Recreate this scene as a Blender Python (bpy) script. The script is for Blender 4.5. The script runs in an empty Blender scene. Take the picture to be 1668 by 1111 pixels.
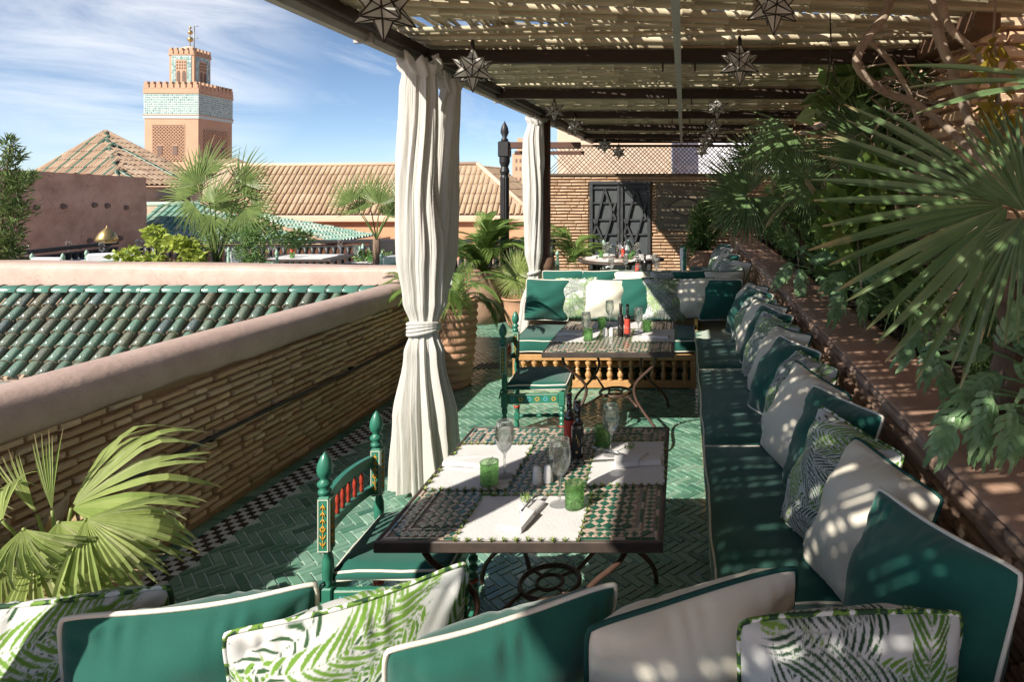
import bpy, math, random
import numpy as np
from mathutils import Vector, Matrix, noise

random.seed(7)
R = math.radians
sc = bpy.context.scene
COL = sc.collection

# ---------------------------------------------------------------- camera, sky, sun, exposure
CAMZ, FPX = 2.0, 1080.0
cam_d = bpy.data.cameras.new('camera')
cam = bpy.data.objects.new('camera', cam_d)
COL.objects.link(cam)
cam.location = (0, 0, CAMZ)
cam.rotation_euler = (R(90), 0, 0)
cam_d.sensor_width = 36.0
cam_d.lens = FPX / 1668 * 36.0
cam_d.shift_x = -(1113 - 834) / 1668
cam_d.shift_y = -(555.5 - 300) / 1668
cam_d.clip_start = 0.05
cam_d.clip_end = 3000
sc.camera = cam

SUN_TRAVEL = Vector((0.78, 1.10, -1.0)).normalized()
SKY_STRENGTH = 0.15
sc.view_settings.view_transform = 'Standard'
sc.view_settings.look = 'None'
sc.view_settings.exposure = 2.0
sc.view_settings.gamma = 1.0
sc.view_settings.use_curve_mapping = False

world = bpy.data.worlds.new('World')
sc.world = world
world.use_nodes = True
wn, wl = world.node_tree.nodes, world.node_tree.links
wn.clear()
w_out = wn.new('ShaderNodeOutputWorld')
w_bg = wn.new('ShaderNodeBackground')
w_sky = wn.new('ShaderNodeTexSky')
w_sky.sky_type = 'NISHITA'
w_sky.sun_disc = False
to_sun = -SUN_TRAVEL
w_sky.sun_elevation = math.asin(to_sun.z)
w_sky.sun_rotation = math.atan2(to_sun.x, to_sun.y)
w_sky.altitude = 450
w_sky.air_density = 0.5
w_sky.dust_density = 0.5
w_sky.ozone_density = 5.0
w_bg.inputs['Strength'].default_value = SKY_STRENGTH
def wnode(t, **kw):
    n = wn.new(t)
    for k, v in kw.items():
        setattr(n, k, v)
    return n
tc = wnode('ShaderNodeTexCoord')
sep = wnode('ShaderNodeSeparateXYZ'); wl.new(tc.outputs['Generated'], sep.inputs[0])
zz = wnode('ShaderNodeMath', operation='ADD'); wl.new(sep.outputs['Z'], zz.inputs[0]); zz.inputs[1].default_value = 0.22
dx = wnode('ShaderNodeMath', operation='DIVIDE'); wl.new(sep.outputs['X'], dx.inputs[0]); wl.new(zz.outputs[0], dx.inputs[1])
dy = wnode('ShaderNodeMath', operation='DIVIDE'); wl.new(sep.outputs['Y'], dy.inputs[0]); wl.new(zz.outputs[0], dy.inputs[1])
cmb = wnode('ShaderNodeCombineXYZ'); wl.new(dx.outputs[0], cmb.inputs[0]); wl.new(dy.outputs[0], cmb.inputs[1])
mp = wnode('ShaderNodeMapping'); wl.new(tc.outputs['Generated'], mp.inputs[0])
mp.inputs['Rotation'].default_value = (0, R(-17), 0); mp.inputs['Scale'].default_value = (1.3, 1.3, 5.5)
mp.inputs['Location'].default_value = (0.4, 0.9, 0)
n1 = wnode('ShaderNodeTexNoise'); wl.new(mp.outputs[0], n1.inputs['Vector'])
n1.inputs['Scale'].default_value = 1.9; n1.inputs['Detail'].default_value = 9; n1.inputs['Roughness'].default_value = 0.62
n1.inputs['Distortion'].default_value = 0.9
n2 = wnode('ShaderNodeTexNoise'); wl.new(mp.outputs[0], n2.inputs['Vector'])
n2.inputs['Scale'].default_value = 0.55; n2.inputs['Detail'].default_value = 2
r1 = wnode('ShaderNodeMapRange'); wl.new(n1.outputs['Fac'], r1.inputs[0])
r1.inputs[1].default_value = 0.49; r1.inputs[2].default_value = 0.84
r2 = wnode('ShaderNodeMapRange'); wl.new(n2.outputs['Fac'], r2.inputs[0])
r2.inputs[1].default_value = 0.42; r2.inputs[2].default_value = 0.66
cm = wnode('ShaderNodeMath', operation='MULTIPLY'); wl.new(r1.outputs[0], cm.inputs[0]); wl.new(r2.outputs[0], cm.inputs[1])
# one denser cloud bank towards the upper left of the view
dot = wnode('ShaderNodeVectorMath', operation='DOT_PRODUCT'); wl.new(tc.outputs['Generated'], dot.inputs[0])
dot.inputs[1].default_value = Vector((-0.84, 1.0, 0.245)).normalized()
r3 = wnode('ShaderNodeMapRange'); wl.new(dot.outputs['Value'], r3.inputs[0])
r3.inputs[1].default_value = 0.978; r3.inputs[2].default_value = 0.9985
r4 = wnode('ShaderNodeMapRange'); wl.new(n1.outputs['Fac'], r4.inputs[0])
r4.inputs[1].default_value = 0.36; r4.inputs[2].default_value = 0.74
cm2 = wnode('ShaderNodeMath', operation='MULTIPLY'); wl.new(r3.outputs[0], cm2.inputs[0]); wl.new(r4.outputs[0], cm2.inputs[1])
cmx = wnode('ShaderNodeMath', operation='MAXIMUM'); wl.new(cm.outputs[0], cmx.inputs[0]); wl.new(cm2.outputs[0], cmx.inputs[1])
cms = wnode('ShaderNodeMath', operation='MULTIPLY'); wl.new(cmx.outputs[0], cms.inputs[0]); cms.inputs[1].default_value = 0.78
tint = wnode('ShaderNodeMixRGB', blend_type='MULTIPLY'); tint.inputs[0].default_value = 1.0
wl.new(w_sky.outputs[0], tint.inputs[1]); tint.inputs[2].default_value = (0.38, 0.33, 0.27, 1)
wmix = wnode('ShaderNodeMixRGB'); wl.new(cms.outputs[0], wmix.inputs[0]); wl.new(tint.outputs[0], wmix.inputs[1])
wmix.inputs[2].default_value = (2.55, 2.5, 2.45, 1)
wl.new(wmix.outputs[0], w_bg.inputs['Color']); wl.new(w_bg.outputs[0], w_out.inputs[0])

sun_d = bpy.data.lights.new('sun', 'SUN')
sun = bpy.data.objects.new('sun', sun_d)
COL.objects.link(sun)
sun_d.energy = 2.0
sun_d.angle = R(0.53)
sun_d.color = (1.0, 0.93, 0.82)
sun.rotation_euler = SUN_TRAVEL.to_track_quat('-Z', 'Y').to_euler()
sun.location = (-20, -30, 30)

sc.cycles.max_bounces = 10
sc.cycles.transparent_max_bounces = 24
sc.cycles.transmission_bounces = 8
sc.cycles.caustics_refractive = False
sc.cycles.caustics_reflective = False
sc.cycles.sample_clamp_indirect = 6

# ---------------------------------------------------------------- helpers
def at(px, py, Y):
    """world point seen at photo pixel (px, py) at depth Y: used only to survey the place"""
    return Vector(((px - 1113) * Y / FPX, Y, CAMZ - (py - 300) * Y / FPX))

MATS = {}
def ramp(nt, cols, fac, const=False):
    r = nt.nodes.new('ShaderNodeValToRGB')
    el = r.color_ramp.elements
    n = len(cols)
    if const: r.color_ramp.interpolation = 'CONSTANT'
    while len(el) < n: el.new(0.5)
    for i, c in enumerate(cols):
        el[i].position = i / n if const else i / max(1, n - 1)
        el[i].color = (*c, 1)
    nt.links.new(fac, r.inputs[0])
    return r.outputs[0]

def mat(name, cols, rough=0.6, dirt=None, nscale=6.0, namt=0.5, bump=0.0, bscale=60.0, coat=0.0, metal=0.0,
        const=False, translucent=0.0, vcol=False, transmission=0.0, ior=1.45, stretch=(1, 1, 1), spec=0.5, rvar=0.0, sheen=0.0, bstretch=None):
    """cols: colours picked per piece at random; dirt: colour laid over by noise"""
    m = bpy.data.materials.new(name); MATS[name] = m
    m.use_nodes = True
    nt = m.node_tree; N = nt.nodes; L = nt.links
    b = N['Principled BSDF']
    b.inputs['Roughness'].default_value = rough
    b.inputs['Metallic'].default_value = metal
    b.inputs['Specular IOR Level'].default_value = spec
    b.inputs['Coat Weight'].default_value = coat
    b.inputs['Coat Roughness'].default_value = 0.08
    b.inputs['Transmission Weight'].default_value = transmission
    b.inputs['IOR'].default_value = ior
    b.inputs['Sheen Weight'].default_value = sheen
    oi = N.new('ShaderNodeObjectInfo'); ge = N.new('ShaderNodeNewGeometry')
    ad = N.new('ShaderNodeMath'); ad.operation = 'ADD'
    L.new(oi.outputs['Random'], ad.inputs[0]); L.new(ge.outputs['Random Per Island'], ad.inputs[1])
    fr = N.new('ShaderNodeMath'); fr.operation = 'FRACT'; L.new(ad.outputs[0], fr.inputs[0])
    if vcol:
        at_ = N.new('ShaderNodeAttribute'); at_.attribute_name = 'print'
        col = at_.outputs['Color']
    elif len(cols) == 1:
        rgb = N.new('ShaderNodeRGB'); rgb.outputs[0].default_value = (*cols[0], 1); col = rgb.outputs[0]
    else:
        col = ramp(nt, cols, fr.outputs[0], const)
    tcn = N.new('ShaderNodeTexCoord')
    mpn = N.new('ShaderNodeMapping'); L.new(tcn.outputs['Object'], mpn.inputs[0]); mpn.inputs['Scale'].default_value = stretch
    addv = N.new('ShaderNodeVectorMath'); addv.operation = 'ADD'
    sc3 = N.new('ShaderNodeMath'); sc3.operation = 'MULTIPLY'; L.new(oi.outputs['Random'], sc3.inputs[0]); sc3.inputs[1].default_value = 37.0
    L.new(mpn.outputs[0], addv.inputs[0]); L.new(sc3.outputs[0], addv.inputs[1])
    if dirt is not None:
        nz = N.new('ShaderNodeTexNoise'); L.new(addv.outputs[0], nz.inputs['Vector'])
        nz.inputs['Scale'].default_value = nscale; nz.inputs['Detail'].default_value = 7; nz.inputs['Roughness'].default_value = 0.62
        mr = N.new('ShaderNodeMapRange'); L.new(nz.outputs['Fac'], mr.inputs[0])
        mr.inputs[1].default_value = 0.38; mr.inputs[2].default_value = 0.68; mr.inputs[4].default_value = namt
        mx = N.new('ShaderNodeMixRGB'); L.new(mr.outputs[0], mx.inputs[0]); L.new(col, mx.inputs[1]); mx.inputs[2].default_value = (*dirt, 1)
        col = mx.outputs[0]
        if rvar:
            rr = N.new('ShaderNodeMapRange'); L.new(nz.outputs['Fac'], rr.inputs[0])
            rr.inputs[1].default_value = 0.3; rr.inputs[2].default_value = 0.7
            rr.inputs[3].default_value = max(0.03, rough - rvar); rr.inputs[4].default_value = rough + rvar
            L.new(rr.outputs[0], b.inputs['Roughness'])
    L.new(col, b.inputs['Base Color'])
    if bump:
        bn = N.new('ShaderNodeTexNoise'); L.new(addv.outputs[0], bn.inputs['Vector'])
        if bstretch:
            mb2 = N.new('ShaderNodeMapping'); L.new(tcn.outputs['Object'], mb2.inputs[0]); mb2.inputs['Scale'].default_value = bstretch; L.new(mb2.outputs[0], bn.inputs['Vector'])
        bn.inputs['Scale'].default_value = bscale; bn.inputs['Detail'].default_value = 6; bn.inputs['Roughness'].default_value = 0.6
        bp = N.new('ShaderNodeBump'); bp.inputs['Strength'].default_value = min(1, bump); bp.inputs['Distance'].default_value = 0.01 * max(1, bump)
        L.new(bn.outputs['Fac'], bp.inputs['Height']); L.new(bp.outputs[0], b.inputs['Normal'])
    if translucent:
        tr = N.new('ShaderNodeBsdfTranslucent'); L.new(col, tr.inputs[0])
        ms = N.new('ShaderNodeMixShader'); ms.inputs[0].default_value = translucent
        out = N['Material Output']
        L.new(b.outputs[0], ms.inputs[1]); L.new(tr.outputs[0], ms.inputs[2]); L.new(ms.outputs[0], out.inputs[0])
    return m

class MB:
    """collects shapes and links them as one mesh object"""
    def __init__(s): s.v = []; s.f = []; s.mi = []; s.n = 0; s.sm = []
    def add(s, vs, fs, mi=0, smooth=False):
        k = len(s.v)
        s.v.extend([tuple(p) for p in vs])
        for f in fs:
            s.f.append([i + k for i in f]); s.mi.append(mi); s.sm.append(smooth)
        return s
    def box(s, c, size, rot=None, mi=0, bev=0.0):
        hx, hy, hz = size[0] / 2, size[1] / 2, size[2] / 2
        M = rot if rot is not None else Matrix.Identity(3)
        if isinstance(M, (int, float)): M = Matrix.Rotation(M, 3, 'Z')
        c = Vector(c)
        if bev <= 0:
            vs = [c + M @ Vector((x * hx, y * hy, z * hz)) for x in (-1, 1) for y in (-1, 1) for z in (-1, 1)]
            s.add(vs, [(0, 1, 3, 2), (4, 6, 7, 5), (0, 4, 5, 1), (2, 3, 7, 6), (0, 2, 6, 4), (1, 5, 7, 3)], mi)
        else:
            b = min(bev, hx * .9, hy * .9, hz * .9)
            vs = []; idx = {}
            for x in (-1, 1):
                for y in (-1, 1):
                    for z in (-1, 1):
                        for a in range(3):
                            p = [x * hx, y * hy, z * hz]
                            for q in range(3):
                                if q != a: p[q] -= (x, y, z)[q] * b
                            idx[(x, y, z, a)] = len(vs); vs.append(c + M @ Vector(p))
            fs = []
            for a in range(3):
                o = [q for q in range(3) if q != a]
                for sg in (-1, 1):
                    loop = []
                    for (p, q) in ((-1, -1), (1, -1), (1, 1), (-1, 1)):
                        t = [0, 0, 0]; t[a] = sg; t[o[0]] = p; t[o[1]] = q
                        loop.append(idx[(*t, a)])
                    fs.append(loop)
            for a in range(3):          # edges along axis a
                o = [q for q in range(3) if q != a]
                for p in (-1, 1):
                    for q in (-1, 1):
                        t0 = [0, 0, 0]; t0[o[0]] = p; t0[o[1]] = q; t1 = list(t0)
                        t0[a] = -1; t1[a] = 1
                        fs.append([idx[(*t0, o[0])], idx[(*t1, o[0])], idx[(*t1, o[1])], idx[(*t0, o[1])]])
            for x in (-1, 1):
                for y in (-1, 1):
                    for z in (-1, 1):
                        fs.append([idx[(x, y, z, 0)], idx[(x, y, z, 1)], idx[(x, y, z, 2)]])
            s.add(vs, fs, mi)
        return s
    def tube(s, pts, rad, n=8, mi=0, cap=True, smooth=True, closed=False):
        pts = [Vector(p) for p in pts]
        m = len(pts)
        if not isinstance(rad, (list, tuple)): rad = [rad] * m
        up = None; rings = []
        for i, p in enumerate(pts):
            if closed: t = pts[(i + 1) % m] - pts[i - 1]
            else: t = pts[min(i + 1, m - 1)] - pts[max(i - 1, 0)]
            if t.length < 1e-9: t = Vector((0, 0, 1))
            t.normalize()
            if up is None:
                up = Vector((0, 0, 1)) if abs(t.z) < .9 else Vector((1, 0, 0))
            a = t.cross(up)
            if a.length < 1e-6: a = t.cross(Vector((0, 1, 0)))
            a.normalize(); b = a.cross(t).normalized(); up = b
            rings.append([p + (a * math.cos(2 * math.pi * k / n) + b * math.sin(2 * math.pi * k / n)) * rad[i] for k in range(n)])
        vs = [q for r in rings for q in r]; fs = []
        for i in range(m if closed else m - 1):
            j = (i + 1) % m
            for k in range(n):
                fs.append((i * n + k, i * n + (k + 1) % n, j * n + (k + 1) % n, j * n + k))
        if cap and not closed:
            fs.append(tuple(range(n))[::-1]); fs.append(tuple((m - 1) * n + k for k in range(n)))
        s.add(vs, fs, mi, smooth)
        return s
    def lathe(s, prof, c=(0, 0, 0), n=16, mi=0, smooth=True, M=None, cap=True, sq=0):
        """prof: (radius, z) pairs"""
        vs = []; fs = []; c = Vector(c)
        for (r, z) in prof:
            for k in range(n):
                a = 2 * math.pi * (k + .5 * (n == 4)) / n
                p = Vector((r * math.cos(a), r * math.sin(a), z))
                if M is not None: p = M @ p
                vs.append(c + p)
        m = len(prof)
        for i in range(m - 1):
            for k in range(n):
                fs.append((i * n + k, i * n + (k + 1) % n, (i + 1) * n + (k + 1) % n, (i + 1) * n + k))
        if cap:
            if prof[0][0] > 1e-5: fs.append(tuple(range(n))[::-1])
            if prof[-1][0] > 1e-5: fs.append(tuple((m - 1) * n + k for k in range(n)))
        s.add(vs, fs, mi, smooth)
        return s
    def prism(s, poly, z0, z1, mi=0, M=None, smooth=False):
        n = len(poly)
        vs = [Vector((x, y, z0)) for x, y in poly] + [Vector((x, y, z1)) for x, y in poly]
        if M is not None: vs = [M @ v for v in vs]
        fs = [tuple(range(n))[::-1], tuple(range(n, 2 * n))] + [(i, (i + 1) % n, (i + 1) % n + n, i + n) for i in range(n)]
        s.add(vs, fs, mi, smooth); return s
    def grid(s, fn, nu, nv, mi=0, smooth=True, closed_u=False):
        vs = [fn(i / nu, j / nv) for j in range(nv + 1) for i in range(nu + (0 if closed_u else 1))]
        w = nu if closed_u else nu + 1
        fs = []
        for j in range(nv):
            for i in range(nu):
                i2 = (i + 1) % w
                fs.append((j * w + i, j * w + i2, (j + 1) * w + i2, (j + 1) * w + i))
        s.add(vs, fs, mi, smooth); return s
    def merge(s, o, M, mi=None):
        k = len(s.v)
        s.v.extend([tuple(M @ Vector(p)) for p in o.v])
        for f, m, q in zip(o.f, o.mi, o.sm):
            s.f.append([i + k for i in f]); s.mi.append(m if mi is None else mi); s.sm.append(q)
        return s
    def mesh(s, name, mats):
        me = bpy.data.meshes.new(name)
        me.from_pydata(s.v, [], s.f)
        if not isinstance(mats, (list, tuple)): mats = [mats]
        for m in mats: me.materials.append(m)
        if len(mats) > 1: me.polygons.foreach_set('material_index', s.mi)
        me.polygons.foreach_set('use_smooth', s.sm)
        me.update()
        return me
    def build(s, name, mats, parent=None, loc=None, M=None):
        return link(name, s.mesh(name, mats), parent, loc, M)

def link(name, me, parent=None, loc=None, M=None):
    o = bpy.data.objects.new(name, me); COL.objects.link(o)
    if parent is not None: o.parent = parent
    if M is not None: o.matrix_basis = M
    elif loc is not None: o.location = loc
    return o

def tag(o, label=None, cat=None, group=None, kind=None):
    if label: o['label'] = label
    if cat: o['category'] = cat
    if group: o['group'] = group
    if kind: o['kind'] = kind
    return o
def thing(name, label, cat, loc=(0, 0, 0), rz=0, group=None):
    o = bpy.data.objects.new(name, None); COL.objects.link(o)
    o.location = loc; o.rotation_euler = (0, 0, rz); o.empty_display_size = .1
    return tag(o, label, cat, group)
def kids(o): return [c for c in o.children]
def copy_tree(o, parent=None, loc=None, rz=None, label=None, group=None, M=None):
    c = o.copy(); COL.objects.link(c); c.parent = parent
    if parent is None:
        if M is not None: c.matrix_basis = M
        else:
            if loc is not None: c.location = loc
            if rz is not None: c.rotation_euler = (0, 0, rz)
    if label: c['label'] = label
    if group: c['group'] = group
    for ch in list(o.children):
        copy_tree(ch, c)
    return c

def np_mesh(name, verts, faces, mt, smooth=False):
    """verts n x 3, faces m x k arrays"""
    me = bpy.data.meshes.new(name)
    me.vertices.add(len(verts)); me.vertices.foreach_set('co', np.asarray(verts, dtype=np.float32).ravel())
    m, k = faces.shape
    me.loops.add(m * k); me.loops.foreach_set('vertex_index', faces.astype(np.int32).ravel())
    me.polygons.add(m); me.polygons.foreach_set('loop_start', np.arange(0, m * k, k, dtype=np.int32))
    me.polygons.foreach_set('loop_total', np.full(m, k, dtype=np.int32))
    if mt: me.materials.append(mt)
    if smooth: me.polygons.foreach_set('use_smooth', np.ones(m, dtype=bool))
    me.update(calc_edges=True)
    return me

def piece_size(M, ext):
    c = M.translation if ext is None else M @ ext
    if c.y < .3: return 0
    x = 1113 + c.x / c.y * FPX; y = 300 - (c.z - CAMZ) / c.y * FPX
    s = M.to_3x3()
    d = max(s.col[0].length, s.col[1].length, s.col[2].length)
    size = d * FPX / c.y
    if x < -size or x > 1668 + size or y < -size or y > 1111 + size: return 0
    return size
def pieces(parent, name, items, mt, cap=300, stuff_name=None, world_of=None, mats=None):
    """items: (mesh, matrix[, material]); the largest in view become parts, the rest one part of kind stuff"""
    P = parent.matrix_basis if parent is not None else Matrix.Identity(4)
    scored = sorted(((piece_size(P @ it[1], Vector((0, 0, 0))), i) for i, it in enumerate(items)), reverse=True)
    big = [i for s, i in scored[:cap] if s > 0]; rest = [i for s, i in scored if i not in set(big)]
    for i in sorted(big):
        link(name, items[i][0], parent, M=items[i][1])
    if rest:
        by = {}
        for i in rest: by.setdefault(items[i][0].materials[0].name, []).append(i)
        for mn, ids in by.items():
            V = []; F = {}; off = 0
            for i in ids:
                me, M = items[i][0], items[i][1]
                if me.name not in CACHE:
                    co = np.empty(len(me.vertices) * 3, dtype=np.float64); me.vertices.foreach_get('co', co)
                    CACHE[me.name] = (co.reshape(-1, 3), [tuple(p.vertices) for p in me.polygons]); CMI[me.name] = [p.material_index for p in me.polygons]
                co, pf = CACHE[me.name]
                A = np.array(M)
                V.append(co @ A[:3, :3].T + A[:3, 3])
                F.setdefault(me.name, []).append(off)
                off += len(co)
            Vn = np.concatenate(V)
            fl = []; mi = []
            for k, offs in F.items():
                pf = CACHE[k][1]
                for o_ in offs:
                    for f in pf: fl.append([q + o_ for q in f])
                    mi.extend(CMI[k])
            me = bpy.data.meshes.new(stuff_name or name)
            me.from_pydata(Vn.tolist(), [], fl)
            for mm_ in items[ids[0]][0].materials: me.materials.append(mm_)
            me.polygons.foreach_set('material_index', mi)
            me.polygons.foreach_set('use_smooth', [items[ids[0]][0].polygons[0].use_smooth] * len(fl))
            o = link(stuff_name or name, me, parent); o['kind'] = 'stuff'
CACHE = {}; CMI = {}

def basis(p, u, v, w, su=1, sv=1, sw=1):
    u = Vector(u) * su; v = Vector(v) * sv; w = Vector(w) * sw
    return Matrix(((u.x, v.x, w.x, p[0]), (u.y, v.y, w.y, p[1]), (u.z, v.z, w.z, p[2]), (0, 0, 0, 1)))
def frame_to(p, d, n, s=1):
    """local +X along d, +Z near n"""
    d = Vector(d).normalized(); n = Vector(n)
    y = n.cross(d)
    if y.length < 1e-5: y = Vector((0, 1, 0)).cross(d)
    y.normalize(); z = d.cross(y)
    return basis(p, d, y, z, s, s, s)

def brick_meshes(name, mt, nvar=6, rough=.06):
    out = []
    rr = random.Random(hash(name) % 999 if False else len(name))
    for k in range(nvar):
        mb = MB()
        b = .12
        j = lambda a: rr.uniform(-a, a)
        # unit brick: x 0..1 (length), y 0..1 (out of the wall), z 0..1
        back = [(0, 0, 0), (1, 0, 0), (1, 0, 1), (0, 0, 1)]
        mid = [(0 + j(.01), .72, 0 + j(rough)), (1 + j(.01), .72, 0 + j(rough)), (1 + j(.01), .72, 1 + j(rough)), (0 + j(.01), .72, 1 + j(rough))]
        fr = [(.03 + j(.02), 1 + j(.12), .14 + j(rough)), (.97 + j(.02), 1 + j(.12), .14 + j(rough)), (.97 + j(.02), 1 + j(.12), .86 + j(rough)), (.03 + j(.02), 1 + j(.12), .86 + j(rough))]
        v = back + mid + fr
        f = [(8, 9, 10, 11)[::-1]]
        for o in (0, 4):
            for i in range(4):
                f.append((o + i, o + 4 + i, o + 4 + (i + 1) % 4, o + (i + 1) % 4))
        mb.add(v, f)
        out.append(mb.mesh(name, mt))
    return out
def brick_field(parent, name, meshes, p0, u, nrm, length, z0, z1, course, blen, gap, depth, cap=300, keep=None, jz=.004, top=None, seed=1, hk=1.0, dv=.33, holes=()):
    rr = random.Random(seed)
    u = Vector(u).normalized(); nrm = Vector(nrm).normalized(); w = Vector((0, 0, 1))
    items = []
    nz = int((z1 - z0) / course)
    for r in range(nz + 1):
        z = z0 + r * course
        if z + course * .5 > z1 + 1e-6: break
        x = -rr.uniform(0, blen)
        while x < length:
            L = blen * rr.choice((.55, .8, 1, 1, 1.05, 1.15, 1.3))
            a, b = max(x, 0), min(x + L - gap, length)
            for (ha, hb, hz0, hz1) in holes:
                if hz0 < z + course * .5 < hz1 and b > ha and a < hb:
                    if a < ha and (ha - a) >= (b - hb): b = ha
                    else: a = hb
            if b - a > .03 and (keep is None or keep((a + b) / 2, z)) and (top is None or z + course < top((a + b) / 2)):
                h = (course - gap * 1.1) * hk
                dz = rr.uniform(-jz, jz)
                p = Vector(p0) + u * a + w * (z + dz) + nrm * (-.004)
                # right-handed frame needs u x n = w ; flip u if not
                if u.cross(nrm).z > 0: M = basis(p, u, nrm, w, b - a, depth * rr.uniform(1 - dv, 1 + dv), h * rr.uniform(1 - .4 * dv, 1 + .1 * dv))
                else: M = basis(p + u * (b - a), -u, nrm, w, b - a, depth * rr.uniform(1 - dv, 1 + dv), h * rr.uniform(1 - .4 * dv, 1 + .1 * dv))
                items.append((rr.choice(meshes), M))
            x += L
    pieces(parent, name, items, None, cap)

# ---------------------------------------------------------------- materials
m_brickL = mat('ochre_brick', [(.74, .53, .33), (.79, .60, .40), (.66, .44, .26), (.74, .49, .30), (.82, .66, .46)], rough=.85, dirt=(.52, .36, .22), nscale=22, namt=.55, bump=.6, bscale=70)
m_brickR = mat('red_brick', [(.64, .42, .30), (.70, .49, .36), (.54, .34, .235), (.74, .57, .43)], rough=.85, dirt=(.58, .43, .33), nscale=18, namt=.45, bump=.7, bscale=60)
m_brickB = mat('far_brick', [(.58, .40, .26), (.62, .44, .29), (.53, .35, .22), (.64, .47, .33)], rough=.85, dirt=(.45, .30, .2), nscale=12, namt=.4, bump=.4, bscale=40)
m_mortar = mat('mortar', [(.38, .26, .155)], rough=.95, dirt=(.25, .165, .095), nscale=12, bump=.8, bscale=40)
m_mortarR = mat('mortar_right', [(.33, .22, .16)], rough=.95, dirt=(.40, .28, .21), nscale=9, bump=.8, bscale=35)
m_cap = mat('pink_plaster', [(.54, .40, .335)], rough=.55, dirt=(.41, .29, .245), nscale=5, namt=.65, bump=.35, bscale=25, rvar=.12)
m_pinkwall = mat('old_pink_render', [(.56, .37, .28)], rough=.9, dirt=(.38, .23, .165), nscale=2.2, namt=.9, bump=1.5, bscale=9)
m_ledge = mat('terracotta_render', [(.46, .29, .205)], rough=.8, dirt=(.33, .195, .135), nscale=4, namt=.7, bump=.5, bscale=45)
m_grout = mat('pale_grout', [(.52, .60, .52)], rough=.8, dirt=(.36, .42, .35), nscale=7, namt=.6)
m_tile = mat('green_glazed_tile', [(.075, .20, .14), (.15, .30, .215), (.21, .38, .285), (.11, .25, .18), (.27, .43, .335), (.05, .15, .11)], rough=.22, dirt=(.05, .15, .105), nscale=9, namt=.35, bump=.12, bscale=30, coat=.5, rvar=.09)
m_tileblack = mat('black_tile', [(.015, .017, .018), (.03, .032, .034)], rough=.25, coat=.3)
m_tilewhite = mat('white_tile', [(.80, .80, .77), (.70, .70, .69)], rough=.3, coat=.3, dirt=(.35, .36, .33), nscale=9)
m_roofgreen = mat('green_glazed_roof_tile', [(.03, .11, .08), (.05, .15, .105), (.018, .055, .055), (.075, .10, .06), (.05, .17, .12), (.02, .07, .085), (.10, .10, .06), (.035, .13, .10), (.08, .19, .145)], rough=.3, dirt=(.20, .18, .125), nscale=14, namt=.55, bump=.5, bscale=40, coat=.35, rvar=.1)
m_ridgegreen = mat('pale_green_ridge_tile', [(.06, .19, .15), (.09, .25, .19), (.04, .15, .12), (.12, .28, .21)], rough=.16, dirt=(.18, .20, .15), nscale=8, namt=.3, bump=.2, bscale=30, coat=.7)
m_roofmortar = mat('roof_mortar', [(.42, .32, .235)], rough=.95, dirt=(.26, .20, .14), nscale=14, bump=.8, bscale=50)
m_roofclay = mat('clay_roof_tile', [(.41, .285, .175), (.47, .34, .215), (.34, .235, .14), (.51, .39, .26)], rough=.85, dirt=(.30, .19, .12), nscale=3, namt=.5)
m_roofclay2 = mat('brown_roof_tile', [(.36, .25, .17), (.42, .30, .205), (.29, .195, .13), (.46, .35, .25)], rough=.85, dirt=(.2, .13, .09), nscale=3, namt=.5)
m_roofteal = mat('weathered_teal_roof_tile', [(.17, .36, .28), (.24, .42, .33), (.12, .29, .23), (.38, .50, .41), (.42, .45, .35)], rough=.4, dirt=(.36, .40, .30), nscale=4, namt=.5)
m_roofhip = mat('green_hip_tile', [(.05, .11, .075), (.075, .14, .095)], rough=.4)
m_orange = mat('orange_render', [(.58, .33, .19)], rough=.9, dirt=(.47, .26, .15), nscale=1.2, namt=.6, bump=.3, bscale=10)
m_cream = mat('cream_render', [(.58, .50, .38)], rough=.9, dirt=(.45, .37, .28), nscale=1.5)
m_tower = mat('tower_render', [(.50, .335, .225)], rough=.9, dirt=(.43, .275, .18), nscale=.5, namt=.6)
m_towerdark = mat('tower_recess', [(.17, .12, .10)], rough=.9)
m_towerteal = mat('teal_mosaic', [(.22, .40, .38), (.40, .55, .50), (.10, .24, .24), (.60, .66, .60)], rough=.35)
m_towerwhite = mat('white_band', [(.46, .56, .54)], rough=.6)
m_greenfab = mat('green_fabric', [(.011, .098, .073)], rough=.82, dirt=(.008, .078, .058), nscale=3, namt=.6, bump=.18, bscale=260, sheen=.25, spec=.3)
m_creamfab = mat('cream_fabric', [(.72, .67, .56)], rough=.85, dirt=(.65, .60, .49), nscale=3, namt=.5, bump=.15, bscale=260, spec=.3)
m_creampipe = mat('cream_piping', [(.74, .70, .60)], rough=.8, bump=.2, bscale=200)
m_greenpipe = mat('dark_green_piping', [(.006, .06, .05)], rough=.8)
m_print = mat('palm_print_fabric', [(1, 1, 1)], rough=.85, vcol=True, bump=.12, bscale=240, spec=.3)
m_curtain = mat('white_curtain_cloth', [(.66, .645, .60)], rough=.9, dirt=(.59, .57, .52), nscale=3, namt=.4, bump=.9, bscale=26, translucent=.22, spec=.2, bstretch=(1, 1, .12))
m_linen = mat('white_linen', [(.64, .63, .62)], rough=.9, dirt=(.57, .56, .55), nscale=12, namt=.5, bump=.3, bscale=150, spec=.2)
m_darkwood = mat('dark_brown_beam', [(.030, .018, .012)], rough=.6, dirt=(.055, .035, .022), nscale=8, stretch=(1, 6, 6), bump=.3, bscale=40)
m_brownpost = mat('brown_metal_post', [(.10, .045, .03)], rough=.5, dirt=(.06, .03, .02), nscale=6)
m_blackwood = mat('black_painted_wood', [(.018, .018, .02)], rough=.45, dirt=(.04, .035, .035), nscale=6, bump=.2, bscale=30)
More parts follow.
